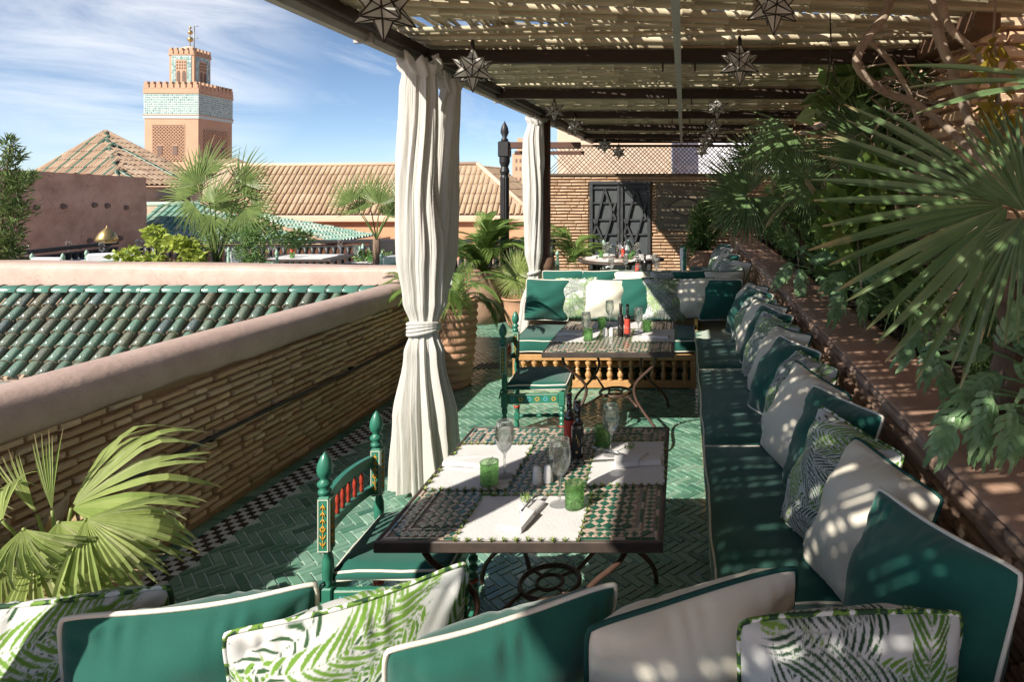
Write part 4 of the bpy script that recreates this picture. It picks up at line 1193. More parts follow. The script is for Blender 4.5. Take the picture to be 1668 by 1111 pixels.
balustrade('balustrade', 'long black balustrade in front of the orange tiled hall', (pc_.x, pc_.y, 0), (pd_.x, pd_.y, 0), .96, .125)
o = MB().box((0, 0, .5), (.55, .3, 1.05), bev=.01).build('black_pedestal', m_blackwood, loc=(at(633, 400, 11.7).x, 11.7, 0)); tag(o, 'square black pedestal in the balustrade beside the small fan palm', 'pedestal')
bl = thing('pierced_lantern', 'pointed pierced brass lantern dome on the balustrade corner', 'lantern', (at(174, 400, 11).x, 11, .0))
MB().lathe([(.12, 1.03), (.15, 1.06), (.148, 1.11), (.11, 1.19), (.05, 1.25), (.012, 1.28), (0, 1.33)], n=12).build('dome', m_brass, bl)
MB().lathe([(.0, .8), (.02, .9), (.05, .97), (.12, 1.03)], n=12).build('bracket', m_blackwood, bl)
# ================================================================= BENCHES
def bal_mesh(h):
    p = [(.012, 0), (.026, 0), (.026, .10), (.018, .13), (.024, .17), (.031, .26), (.030, .34), (.018, .45), (.013, .50), (.024, .53), (.024, .56), (.013, .59), (.017, .68), (.029, .80), (.031, .86), (.020, .93), (.026, .95), (.026, 1.0)]
    return MB().lathe([(r, z * h) for r, z in p], n=10).mesh('baluster', m_oak)
BAL = bal_mesh(.215)
def cushion_mesh(L, W, T, piping=True):
    mb = MB()
    def f(a, b):
        x = (a * 2 - 1); y = (b * 2 - 1)
        e = max(0, 1 - abs(x) ** 14) ** .35 * max(0, 1 - abs(y) ** 14) ** .35
        n = noise.noise(Vector((x * L * 3, y * W * 3, L))) * .010 + noise.noise(Vector((x * L * 9 + 4, y * W * 5, L))) * .004
        return (x * L / 2, y * W / 2, T / 2 - .022 + .022 * e + n * e + .014 * (1 - x * x) * (1 - y * y))
    mb.grid(f, 26, 22)
    hx, hy, t = L / 2, W / 2, T / 2 - .022
    per = []
    n = 10
    for k in range(n): per.append((-hx + L * k / n, -hy))
    for k in range(n): per.append((hx, -hy + W * k / n))
    for k in range(n): per.append((hx - L * k / n, hy))
    for k in range(n): per.append((-hx, hy - W * k / n))
    m = len(per); vs = []
    for z, bul in ((t, 0), (t * .4, .008), (-t * .4, .008), (-t, 0)):
        for (x, y) in per:
            vs.append((x + (bul if abs(x) >= hx - 1e-6 else 0) * (1 if x > 0 else -1), y + (bul if abs(y) >= hy - 1e-6 else 0) * (1 if y > 0 else -1), z))
    fs = []
    for r in range(3):
        for k in range(m): fs.append((r * m + k, (r + 1) * m + k, (r + 1) * m + (k + 1) % m, r * m + (k + 1) % m)[::-1])
    mb.add(vs, fs, 0, True)
    mb.add([(-hx, -hy, -t), (hx, -hy, -t), (hx, hy, -t), (-hx, hy, -t)], [(3, 2, 1, 0)])
    me = mb.mesh('cushion', m_greenfab)
    pm_ = MB()
    for z in (t, -t):
        q = []
        r = .012
        for (cx, cy, a0) in ((hx - r, hy - r, 0), (-hx + r, hy - r, 90), (-hx + r, -hy + r, 180), (hx - r, -hy + r, 270)):
            for k in range(4): q.append((cx + r * math.cos(R(a0 + 30 * k)), cy + r * math.sin(R(a0 + 30 * k)), z))
        qq = []
        for i_ in range(len(q)):
            a_, b_ = Vector(q[i_]), Vector(q[(i_ + 1) % len(q)]); m_ = max(1, int((b_ - a_).length / .07))
            for j_ in range(m_):
                p_ = a_.lerp(b_, j_ / m_); w_ = Vector((noise.noise(p_ * 4), noise.noise(p_ * 4 + Vector((9, 0, 0))), noise.noise(p_ * 5 + Vector((0, 9, 0))))) * .008; qq.append(p_ + w_)
        pm_.tube(qq, .0058, 6, closed=True)
    return me, pm_.mesh('piping', m_creampipe)
def bench(name, label, loc, rz, L, seats, depth=.78, top=.50, group=None, back=True, T=.15):
    """local X runs along the bench, front faces -Y"""
    t = thing(name, label, 'bench', loc, rz, group)
    z0 = top - T
    MB().box((L / 2, depth / 2, z0 - .035), (L, depth, .06), bev=.006).build('seat_frame', m_oak, t)
    MB().box((L / 2, .03, .05), (L, .05, .07), bev=.006).build('bottom_rail', m_oak, t)
    MB().box((L / 2, .22, .19), (L, .04, .05), bev=.006).build('inner_rail', m_oak, t)
    n = int(L / .105)
    for i in range(n): link('baluster', BAL, t, loc=(.05 + (i + .5) * (L - .1) / n, .032, .078))
    for x in (.025, L - .025): MB().box((x, .032, z0 / 2 - .03), (.05, .055, z0 - .07), bev=.005).build('leg', m_oak, t)
    if back:
        MB().box((L / 2, depth + .03, .42), (L, .05, .80), bev=.008).build('backrest', m_oak, t)
    x = 0
    for s in seats:
        c, p = cushion_mesh(s - .008, depth, T)
        co = link('cushion', c, t, loc=(x + s / 2, depth / 2 - .012, z0 + T / 2 + .002)); link('piping', p, co)
        x += s
    return t
# long bench on the right (front faces -X): local X -> +Y means rz=90, front -Y -> +X ; so run it the other way
def rightbench(name, label, y0, seats, **k):
    L = sum(seats); k.setdefault('back', False)
    return bench(name, label, (.135, y0 + L, 0), R(-90), L, seats, **k)
rightbench('banquette', 'long green cushioned banquette along the planter wall on the right', 1.05, [1.35, 1.44, 1.58, 1.02][::-1], depth=.80)
bench('banquette', 'green cushioned banquette with turned wood balusters facing the camera beyond the second table', (-1.66, 6.44, 0), 0, 1.78, [1.78], depth=.72)
rightbench('banquette', 'far green banquette by the planter wall near the back brick wall', 9.0, [1.6, 1.6], depth=.80)
bench('banquette', 'green banquette turned away behind the middle row of pillows', (.10, 8.0, 0), R(180), 1.78, [1.78], depth=.72)
bench('banquette', 'front banquette with its back to the camera below the nearest row of pillows', (.95, 2.02, 0), R(180), 3.4, [1.7, 1.7], depth=.62)

# ================================================================= PILLOWS
def paint_print(seed, res=300, nfr=34):
    rr = random.Random(seed)
    img = np.full((res, res, 3), (.54, .55, .53), dtype=np.float64)
    cols = [(.13, .25, .035), (.20, .33, .06), (.085, .19, .03), (.02, .055, .025), (.03, .08, .03)]
    yy, xx = np.mgrid[0:res, 0:res]
    def stamp(x, y, r, c, al=1):
        x0, x1 = int(max(0, x - r - 1)), int(min(res, x + r + 2)); y0, y1 = int(max(0, y - r - 1)), int(min(res, y + r + 2))
        if x0 >= x1 or y0 >= y1: return
        d = np.hypot(xx[y0:y1, x0:x1] - x, yy[y0:y1, x0:x1] - y)
        a = np.clip(r + .5 - d, 0, 1)[..., None] * al
        img[y0:y1, x0:x1] = img[y0:y1, x0:x1] * (1 - a) + np.array(c) * a
    for k in range(nfr):
        dark = (k * 7) % 10 > 6 or k > nfr * .82
        c = rr.choice(cols[3:] if dark else cols[:3])
        x, y = rr.uniform(-.1, 1.1) * res, rr.uniform(-.1, 1.1) * res
        a = rr.uniform(0, 2 * math.pi); curv = rr.uniform(-.9, .9); L = rr.uniform(.55, .85) * res
        n = 13 if dark else 15
        px, py, an = x, y, a; step = L / 60
        mid = []
        for i in range(60):
            mid.append((px, py, an)); px += math.cos(an) * step; py += math.sin(an) * step; an += curv / 60
        for (mx, my, ma) in mid: stamp(mx, my, res * .0028, tuple(q * .75 for q in c))
        for j in range(n):
            t = .06 + .92 * j / n; mx, my, ma = mid[int(t * 59)]
            ll = res * .19 * math.sin(math.pi * min(1, .18 + .82 * (1 - t) ** .8)) * rr.uniform(.85, 1.12) + res * .03
            for sd_ in (-1, 1):
                la = ma + sd_ * (R(62) - t * .5); qx, qy = mx, my; m = 22
                qx0, qy0, la0 = qx, qy, la
                for s in range(0, m, 2):      # white gap round each leaflet
                    f = s / (m - 1); w = res * .0105 * math.sin(math.pi * min(1, .12 + f * .88)) ** .8
                    stamp(qx, qy, w + 1.3, (.54, .55, .53), .8)
                    qx += math.cos(la) * ll / m * 2; qy += math.sin(la) * ll / m * 2; la -= sd_ * .056
                qx, qy, la = qx0, qy0, la0
                for s in range(m):
                    f = s / (m - 1); w = res * .0098 * math.sin(math.pi * min(1, .12 + f * .88)) ** .8
                    stamp(qx, qy, max(.4, w * (.75 if dark else 1)), c)
                    qx += math.cos(la) * ll / m; qy += math.sin(la) * ll / m; la -= sd_ * .028
    return img
PRINTS = [paint_print(3), paint_print(8)]
def pillow_geo(w, h, T, res, seed):
    rr = random.Random(seed)
    g = np.linspace(-1, 1, res + 1); U, V = np.meshgrid(g, g)
    ox, oz = rr.uniform(0, 50), rr.uniform(0, 50)
    pin = .055
    X = w / 2 * U * (1 - pin * (1 - V ** 2) * np.abs(U) ** 1.5); Z = h / 2 * V * (1 - pin * (1 - U ** 2) * np.abs(V) ** 1.5)
    rc_ = 1 - .045 * (np.abs(U) ** 7) * (np.abs(V) ** 7); X = X * rc_; Z = Z * rc_
    base = np.clip((1 - U ** 2) * (1 - V ** 2), 0, None)
    th = T * base ** .48 * (.70 + .30 * base)
    # gathers running in from the seams, deepest at the corners
    edge = np.exp(-((1 - np.abs(V)) / .17) ** 1) + 0
    edge2 = np.exp(-((1 - np.abs(U)) / .17))
    w1 = (np.sin(U * 23 + 3.0 * np.sin(U * 7 + seed) + V * 2) * edge * .0075 + np.sin(V * 21 + 3.0 * np.sin(V * 6 + seed * 2) + U * 2) * edge2 * .0075) * (.45 + .55 * np.sin(U * 3.3 + V * 2.7 + seed) ** 2) + np.sin((U * np.cos(seed) + V * np.sin(seed)) * 9 + 2 * np.sin(V * 4)) * np.exp(-((U * .8 - V * .6 * np.cos(seed * 2)) / .35) ** 2) * .0035
    fold = (np.sin((U * 1.4 + V * 1.1) * 3.1 + seed) + np.sin((U - V * 1.7) * 4.3 + seed * 1.7)) * .0075
    diag = np.exp(-(np.abs(np.abs(U) - np.abs(V)) / .09) ** 2) * np.clip(np.abs(U) - .45, 0, 1) * .016
    rel = (w1 + fold - diag) * np.minimum(1, base * 9)
    bend = .016 * np.sin(U * 1.6 + seed) * (V + .4) + .010 * np.cos(V * 2 + seed)
    Yf = -(th + rel) + bend; Yb = (th + rel * .8) + bend
    return X, Z, Yf, Yb, U, V, bend
def pillow_mesh(w, h, T, res, seed, mt, prt=None):
    X, Z, Yf, Yb, U, V, bend = pillow_geo(w, h, T, res, seed)
    n = res + 1
    vf = np.stack([X, Yf, Z], -1).reshape(-1, 3); vb = np.stack([X, Yb, Z], -1).reshape(-1, 3)
    idx = np.arange(n * n).reshape(n, n)
    a, b, c, d = idx[:-1, :-1].ravel(), idx[:-1, 1:].ravel(), idx[1:, 1:].ravel(), idx[1:, :-1].ravel()
    ff = np.stack([a, b, c, d], 1); fb = np.stack([d, c, b, a], 1) + n * n
    me = np_mesh('pillow_body', np.concatenate([vf, vb]), np.concatenate([ff, fb]), mt, True)
    if prt is not None:
        res_i = prt.shape[0]
        iu = np.clip(((U + 1) / 2 * (res_i - 1)), 0, res_i - 1); iv = np.clip(((V + 1) / 2 * (res_i - 1)), 0, res_i - 1)
        cf = prt[iv.astype(int), iu.astype(int)].reshape(-1, 3); cb = prt[iv.astype(int)[:, ::-1], iu.astype(int)].reshape(-1, 3)
        col = np.ones((2 * n * n, 4), dtype=np.float32); col[:, :3] = np.concatenate([cf, cb])
        at_ = me.color_attributes.new('print', 'FLOAT_COLOR', 'POINT'); at_.data.foreach_set('color', col.ravel())
    return me
def piping_mesh(w, h, seed, mt, r=.0065):
    res = 48
    X, Z, Yf, Yb, U, V, bend = pillow_geo(w, h, .1, res, seed)
    pts = []
    k = res
    for i in range(0, k): pts.append((0, i))
    for i in range(0, k): pts.append((i, k))
    for i in range(0, k): pts.append((k, k - i))
    for i in range(0, k): pts.append((k - i, 0))
    P = [Vector((X[a, b], bend[a, b], Z[a, b])) * 1.0 for a, b in pts]
    c = Vector((0, 0, 0))
    P = [p + Vector((p.x, 0, p.z)).normalized() * .003 for p in P]
    return MB().tube(P, r, 6, closed=True).mesh('piping', mt)
PW, PH = .56, .52
PM = {}
def pm_get(kind, seed, near):
    key = (kind, seed, near)
    if key not in PM:
        res = (216 if near else 110) if kind == 'palm' else (60 if near else 32)
        mt = {'palm': m_print, 'green': m_greenfab, 'cream': m_creamfab}[kind]
        body = pillow_mesh(PW, PH, .15, res, seed, mt, PRINTS[seed % 2] if kind == 'palm' else None)
        pmt = {'palm': None, 'green': m_creampipe, 'cream': m_greenpipe}[kind]
        if kind == 'palm': pip = piping_mesh(PW, PH, seed, PIPE_MIX)
        else: pip = piping_mesh(PW, PH, seed, pmt)
        PM[key] = (body, pip)
    return PM[key]
def stripe_mat():
    m = mat('printed_piping', [(.03, .08, .03)], rough=.8)
    nt = m.node_tree; tcn = nt.nodes.new('ShaderNodeTexCoord'); nz = nt.nodes.new('ShaderNodeTexNoise'); nz.inputs['Scale'].default_value = 38; nz.inputs['Detail'].default_value = 1
    nt.links.new(tcn.outputs['Object'], nz.inputs['Vector'])
    c = ramp(nt, [(.02, .06, .025), (.14, .26, .04), (.68, .69, .66)], nz.outputs['Fac'], True)
    rm = [n for n in nt.nodes if n.type == 'VALTORGB'][-1].color_ramp.elements
    rm[1].position = .44; rm[2].position = .55
    nt.links.new(c, nt.nodes['Principled BSDF'].inputs['Base Color']); return m
PIPE_MIX = stripe_mat()
def pillow(kind, topc, yaw, lean, label, group, seed=1, near=True, s=1.0, roll=0, name='pillow'):
    """topc: middle of the top edge; yaw: turn about Z (0: face towards -Y); lean: top tilts away from the face"""
    body, pip = pm_get(kind, seed, near)
    Rm = Matrix.Rotation(yaw, 4, 'Z') @ Matrix.Rotation(-lean, 4, 'X') @ Matrix.Rotation(roll, 4, 'Y') @ Matrix.Diagonal((s, s, s, 1))
    off = Rm @ Vector((0, 0, PH / 2))
    o = link(name, body, M=Matrix.Translation(Vector(topc) - off) @ Rm)
    tag(o, label, 'pillow', group); link('piping', pip, o)
    return o
CN_ = {'green': 'green pillow with cream piping', 'cream': 'cream pillow with dark green piping', 'palm': 'palm leaf print pillow'}
# --- nearest row, seen from behind
near_row = [('palm', (0 - 140, 1010), (280, 950), 1.60, 1.76, 'leftmost in the nearest row'),
            ('green', (90, 1020), (515, 944), 1.575, 1.77, 'in the nearest row, left of the chair'),
            ('palm', (365, 1018), (760, 930), 1.56, 1.81, 'in the nearest row before the chair seat'),
            ('green', (630, 1040), (1008, 960), 1.51, 1.73, 'in the nearest row below the front table'),
            ('cream', (955, 1000), (1300, 930), 1.60, 1.79, 'in the nearest row right of centre'),
            ('palm', (1205, 1008), (1562, 990), 1.59, 1.63, 'rightmost of the nearest row')]
for i, (kd, l, r, yl, yr, wh) in enumerate(near_row):
    a = at(l[0], l[1], yl); b = at(r[0], r[1], yr)
    c = (a + b) / 2; d = b - a
    pillow(kd, c, math.atan2(d.y, d.x), R(-14 + (i % 3) * 2), f'{CN_[kd]} {wh}', 'pillows in the nearest row', 3 + i, True, min(1.08, d.xy.length / .545), roll=R((-2, 1, -2, 2, -1, 0)[i]))
# --- row on the right bench
kinds = ['green', 'cream', 'palm']
spots = ['big one at the bottom right corner of the bench', 'leaning behind the big green corner one', 'third along the right bench from the camera', 'fourth along the right bench from the camera',
         'fifth along the right bench from the camera', 'sixth along the right bench from the camera', 'seventh along the right bench from the camera', 'eighth along the right bench from the camera',
         'ninth along the right bench', 'tenth along the right bench from the camera', 'eleventh along the right bench from the camera', 'twelfth along the right bench from the camera',
         'thirteenth along the right bench', 'fourteenth, deep in the bench corner']
Yf = [2.19, 2.67, 3.02, 3.39, 3.77, 4.14, 4.52, 4.90, 5.26, 5.62, 5.98, 6.33, 6.68, 7.0]
for i, yf in enumerate(Yf):
    kd = kinds[i % 3]
    tw = R((20, 20, 19, 21, 18, 20, 19)[i % 7])
    far_ = Vector((.655 + (.03 if i % 2 else 0), yf, .985)); near_ = Vector((far_.x + .53 * math.sin(tw), yf - .53 * math.cos(tw), .975))
    d = near_ - far_
    big = 1.05 if i == 0 else 1.0
    pillow(kd, (far_ + near_) / 2 + Vector((0, 0, .03 if i == 0 else 0)), math.atan2(d.y, d.x), R((18 if i == 0 else 24) + (i * 7 % 5)), f'{CN_[kd]}, {spots[i]}', 'pillows along the right bench', 11 + (i % 3) + 3 * (i % 2), i < 5, big, roll=R((i * 5 % 7) - 3))
# second, hidden-corner pillows behind (their corners show against the wall)
for i, (y, kd) in enumerate([(2.55, 'cream'), (3.0, 'palm'), (3.45, 'green')]):
    pass
# --- row facing the camera
seq = ['green', 'palm', 'cream', 'green', 'palm', 'cream', 'green']
wh = ['leftmost on the bench facing the camera', 'second from the left on the facing bench', 'third from the left on the facing bench', 'in the middle of the facing bench',
      'right of the middle of the facing bench', 'second from the right on the facing bench', 'at the right end of the facing bench']
xs = [890, 935, 985, 1030, 1082, 1128, 1175]
for i, kd in enumerate(seq):
    c = at(xs[i], 455, 7.06); c.z = 1.0 - (.0 if i % 2 else .01)
    c.x = (xs[i] - 1113) * 6.95 / FPX
    pillow(kd, c + Vector((0, .03 * (i % 2), 0)), R((3, -9, 5, -12, 8, -4, 6)[i]), R(10), f'{CN_[kd]} {wh[i]}', 'pillows on the facing bench', 21 + i % 4 + 4 * (kd == 'palm'), False, .84, roll=R((2, -3, 3, -5, 2, -2, 2)[i]))
seq = [('green', -1.35, 'leftmost'), ('green', -.95, 'second from left'), ('cream', -.6, 'third from left'), ('palm', -.25, 'middle'), ('green', .10, 'behind the printed one'), ('cream', .46, 'rightmost')]
for i, (kd, x, w_) in enumerate(seq):
    pillow(kd, (x, 7.42, 1.035), R(180 + (i * 37 % 17) - 8), R(12), f'{CN_[kd]}, {w_} peeping over the facing bench', 'pillows peeping over the facing bench', 31 + i % 3 + (3 if kd == 'palm' else 0), False, .84)
seq = [('palm', .62, 8.35, .98), ('cream', .78, 8.7, .99), ('palm', .62, 9.1, .98), ('green', .74, 9.5, 1.0), ('cream', .66, 9.9, .98), ('palm', .62, 10.4, .98), ('cream', .72, 10.8, .98), ('green', .72, 11.3, .98)]
for i, (kd, x, y, z) in enumerate(seq):
    pillow(kd, (x, y, z), R(-60 - i * 4 % 20), R(20), f'{CN_[kd]}, {["nearest", "second", "third", "fourth", "fifth", "sixth", "seventh", "farthest"][i]} on the far right bench', 'pillows on the far right bench', 41 + i % 3 + (3 if kd == 'palm' else 0), False, .84)

# ================================================================= TABLES
def make_table(name, label, loc, W, Dp, H=.765, tilecap=300):
    t = thing(name, label, 'table', loc, 0)
    fr = MB(); b = .016
    for (c, s) in (((0, -Dp / 2 + b / 2, H - .02), (W, b, .04)), ((0, Dp / 2 - b / 2, H - .02), (W, b, .04)), ((-W / 2 + b / 2, 0, H - .02), (b, Dp - 2 * b, .04)), ((W / 2 - b / 2, 0, H - .02), (b, Dp - 2 * b, .04))):
        fr.box(c, s, bev=.004)
    fr.build('table_rim', m_tframe, t)
    top = MB().box((0, 0, H - .022), (W - 2 * b + .002, Dp - 2 * b + .002, .036)).build('tabletop', m_tablegrout, t)
    gm = tile_mesh('mosaic_green_piece', m_tablegreen, .03, 2); pk_ = tile_mesh('mosaic_pink_piece', m_tablepink, .03, 2)
    items = []; rr = random.Random(W * 100)
    iw, ih = W / 2 - b - .004, Dp / 2 - b - .004; bd = .075
    zt = H - .0042
    def sq(x, y, sx, sy, ms, rot=0):
        items.append((rr.choice(ms), Matrix.Translation((x, y, zt)) @ Matrix.Rotation(rot, 4, 'Z') @ Matrix.Diagonal((sx, sy, .0045, 1))))
    # field: large green lozenges, pink bars between
    p = .0235; s2_ = math.sqrt(.5)
    n = 38
    for i in range(-n * 2, n * 2):
        for j in range(-n * 2, n * 2):
            x = (i - j) * p * s2_; y = (i + j) * p * s2_
            if abs(x) > iw - bd - p * .45 or abs(y) > ih - bd - p * .45: continue
            g = (i % 2 == 0) and (j % 2 == 0)
            c = (i % 2 == 1) and (j % 2 == 1)
            k = 1.18 if g else (.66 if c else 1)
            if g: sq(x, y, p * 1.22, p * 1.22, gm, R(45))
            elif c: sq(x, y, p * .62, p * .62, gm, R(45))
            elif i % 2 == 1: sq(x, y, p * .62, p * 1.22, pk_, R(45))
            else: sq(x, y, p * 1.22, p * .62, pk_, R(45))
    # borders
    for off, wd_, kind in ((.007, .010, 'g'), (.036, .034, 'd'), (.066, .010, 'g')):
        for side in range(4):
            half = (iw if side < 2 else ih) - off; other = (ih if side < 2 else iw) - off
            L = 2 * half; st = .030 if kind == 'd' else .05; m = int(L / st)
            for k in range(m):
                u_ = -half + (k + .5) * L / m; v_ = other * (1 if side % 2 else -1)
                x, y = (u_, v_) if side < 2 else (v_, u_)
                if kind == 'g': sq(x, y, (L / m - .003) if side < 2 else wd_, wd_ if side < 2 else (L / m - .003), gm if k % 3 else pk_)
                else:
                    sq(x, y, st * .66, st * .66, gm, R(45))
                    for e_ in (-1, 1):
                        uu = u_ + L / m / 2; vv = v_ + e_ * .011
                        xx_, yy_ = (uu, vv) if side < 2 else (vv, uu)
                        if abs(uu) < half - .01: sq(xx_, yy_, .016, .016, pk_, R(45))
    pieces(top, 'mosaic_piece', [(a_, Matrix.Translation((0, 0, 0)) @ m_) for a_, m_ in items], None, 0 if tilecap == 0 else tilecap, 'mosaic')
    # iron base
    for sx in (-1, 1):
        for sy in (-1, 1):
            x0, y0 = sx * (W / 2 - .14), sy * (Dp / 2 - .10)
            pts = []
            for k in range(19):
                f = k / 18; z = (H - .05) * (1 - f)
                bow = -.10 * math.sin(f * math.pi * .9) * (1 if f < .55 else 1) + .12 * max(0, f - .35) ** 1.3 * 2.0
                prof_ = [0, .0, -.02, -.055, -.095, -.13, -.155, -.165, -.16, -.145, -.12, -.09, -.055, -.02, .015, .045, .065, .075, .075]
                o_ = prof_[k]
                pts.append((x0 + sx * o_, y0 + sy * o_ * .5, z))
            MB().tube(pts, .0115, 8).build('leg', m_iron, t)
            q = MB().tube([(x0 + sx * -.14, y0 + sy * -.07, .31), (sx * .10, sy * .075, .30)], .010, 6); q.build('stretcher', m_iron, t)
    rg_ = MB()
    rg_.tube([(.125 * math.cos(2 * math.pi * k / 28), .125 * math.sin(2 * math.pi * k / 28), .30) for k in range(28)], .0115, 8, closed=True)
    rg_.tube([(.055 * math.cos(2 * math.pi * k / 20), .055 * math.sin(2 * math.pi * k / 20), .30) for k in range(20)], .008, 8, closed=True)
    for a in (45, 135, 225, 315): rg_.tube([(.055 * math.cos(R(a)), .055 * math.sin(R(a)), .30), (.125 * math.cos(R(a)), .125 * math.sin(R(a)), .30)], .007, 6)
    rg_.build('ring_stretcher', m_iron, t)
    return t
TH = .765
make_table('dining_table', 'front mosaic topped iron table with three white place mats', (-.57, 2.83, 0), 1.0, 1.09)
make_table('dining_table', 'second mosaic table in front of the baluster bench', (-.555, 5.42, 0), .97, 1.12, tilecap=60)

# tableware builders
def wineglass(label, loc, group, name='wine_glass', s=1.0, tilt=0):
    key = 'wg'
    if key not in PM:
        out_ = [(.0345, 0), (.034, .003), (.010, .008), (.0042, .014), (.0038, .05), (.0042, .085), (.010, .095), (.024, .112), (.033, .135), (.0355, .16), (.0335, .19), (.0305, .215)]
        inn = [(.0293, .215), (.0322, .19), (.0342, .16), (.0318, .136), (.022, .114), (.008, .100), (.0, .098)]
        PM[key] = MB().lathe([(0, 0)] + out_ + inn, n=28, cap=False).mesh('wine_glass', m_glass)
    o = link(name, PM[key], loc=loc); o.scale = (s, s, s)
    return tag(o, label, 'wine glass', group)
def tumbler(label, loc, group):
    if 'tb' not in PM:
        def prof_(): return [(0, 0), (.033, 0), (.036, .004), (.0375, .09), (.0385, .098), (.036, .099), (.0345, .09), (.0325, .012), (0, .012)]
        mb = MB(); pr = prof_(); n = 40; vs = []; fs = []
        for i, (r, z) in enumerate(pr):
            for k in range(n):
                a = 2 * math.pi * k / n
                q = r * (1 - (.04 * (k % 2) if 1 <= i <= 3 and z < .08 else 0)); vs.append((q * math.cos(a), q * math.sin(a), z))
        for i in range(len(pr) - 1):
            for k in range(n): fs.append((i * n + k, i * n + (k + 1) % n, (i + 1) * n + (k + 1) % n, (i + 1) * n + k))
        PM['tb'] = mb.add(vs, fs, 0, True).mesh('tumbler', m_glassgreen)
    o = link('green_tumbler', PM['tb'], loc=loc)
    return tag(o, label, 'glass', group)
TUFT = []
for k in range(3):
    rr = random.Random(k + 60); mb = MB()
    for i in range(12):
        a = 2 * math.pi * i / 12 + rr.uniform(-.2, .2); e = rr.uniform(.1, 1.2); d = Vector((math.cos(a) * math.cos(e), math.sin(a) * math.cos(e), math.sin(e)))
        s_ = d.cross(Vector((0, 0, 1))).normalized() * .0028
        mb.add([-s_, s_, d * .015 + s_ * .3, d * .015 - s_ * .3], [(0, 1, 2, 3)])
    TUFT.append(mb.mesh('tassel', m_tuft1))
def placemat(label, x, y, w, h, rz, tassels=True):
    mb = MB()
    def f(a, b):
        X, Y = (a - .5) * w, (b - .5) * h
        return (X + .002 * math.sin(Y * 60), Y + .002 * math.sin(X * 50), .0035 + .0016 * noise.noise(Vector((X * 14, Y * 14, x * 9))))
    mb.grid(f, 24, 18)
    mb.add([(-w / 2, -h / 2, .0002), (w / 2, -h / 2, .0002), (w / 2, h / 2, .0002), (-w / 2, h / 2, .0002)], [(3, 2, 1, 0)])
    o = mb.build('placemat', m_linen, loc=(x, y, TH)); o.rotation_euler = (0, 0, rz)
    tag(o, label, 'place mat', 'white place mats')
    if tassels:
        rr = random.Random(int(x * 100)); n1_, n2_ = 10, 8
        P_ = [(-w / 2 + w * k / n1_, s * (h / 2 + .004)) for k in range(n1_ + 1) for s in (-1, 1)] + [(s * (w / 2 + .004), -h / 2 + h * k / n2_) for k in range(1, n2_) for s in (-1, 1)]
        for (X, Y) in P_:
            c = link('tassel', rr.choice(TUFT), o, M=Matrix.Translation((X, Y, .002)) @ Matrix.Rotation(rr.uniform(0, 6), 4, 'Z') @ Matrix.Scale(rr.uniform(.85, 1.25), 4))
    return o
def napkin(label, x, y, rz, s=1, name='folded_napkin', z=None):
    t = thing(name, label, 'napkin', (x, y, (TH + .0055) if z is None else z), rz, 'folded napkins')
    def layer(w, l, z0, th, sd_, skew=0):
        mb = MB()
        def f(a, b):
            X, Y = (a - .5) * w + skew * (b - .5), (b - .5) * l
            e = (1 - abs(2 * a - 1) ** 6)
            return (X, Y, z0 + th * e ** .5 + .0015 * math.sin(Y * 30 + sd_))
        mb.grid(f, 16, 12)
        mb.add([(-w / 2, -l / 2, z0), (w / 2, -l / 2, z0), (w / 2, l / 2, z0), (-w / 2, l / 2, z0)], [(3, 2, 1, 0)])
        return mb
    a = layer(.085 * s, .21 * s, 0, .019, 1); a.build('napkin_base', m_linen, t)
    b = MB()
    # diagonal pocket flap over the lower part
    w, l = .092 * s, .205 * s
    b.add([(-w / 2, -l / 2, .020), (w / 2, -l / 2, .020), (w / 2, .0, .029), (0, .02, .031), (-w / 2, .055, .027), (-w / 2, -l / 2, .0), (w / 2, -l / 2, .0), (w / 2, 0, .005), (0, .02, .018), (-w / 2, .055, .005)],
          [(0, 1, 2, 3, 4), (0, 5, 6, 1), (1, 6, 7, 2), (2, 7, 8, 3), (3, 8, 9, 4), (4, 9, 5, 0)], 0, False)
    b.build('napkin_flap', m_linen, t)
    return t
def fork(label, x, y, rz, z=.012, tilt=0):
    mb = MB()
    for k in (-1.5, -.5, .5, 1.5):
        mb.tube([(k * .0052, .075, .004), (k * .0055, .10, .0), (k * .0052, .128, .004)], [.0016, .0015, .0009], 5)
    mb.box((0, .067, .003), (.022, .018, .0025), bev=.001)
    mb.tube([(0, .06, .003), (0, .02, .006), (0, -.06, .002)], [.004, .0028, .0055], 6)
    o = mb.build('fork', m_silver, loc=(x, y, TH + z)); o.rotation_euler = (tilt, 0, rz); return tag(o, label, 'fork')
def knife(label, x, y, rz, z=.012):
    mb = MB(); mb.box((0, .06, 0), (.016, .10, .0018), bev=.0006); mb.box((0, -.045, 0), (.012, .11, .005), bev=.002)
    o = mb.build('knife', m_silver, loc=(x, y, TH + z)); o.rotation_euler = (0, R(6), rz); return tag(o, label, 'knife')
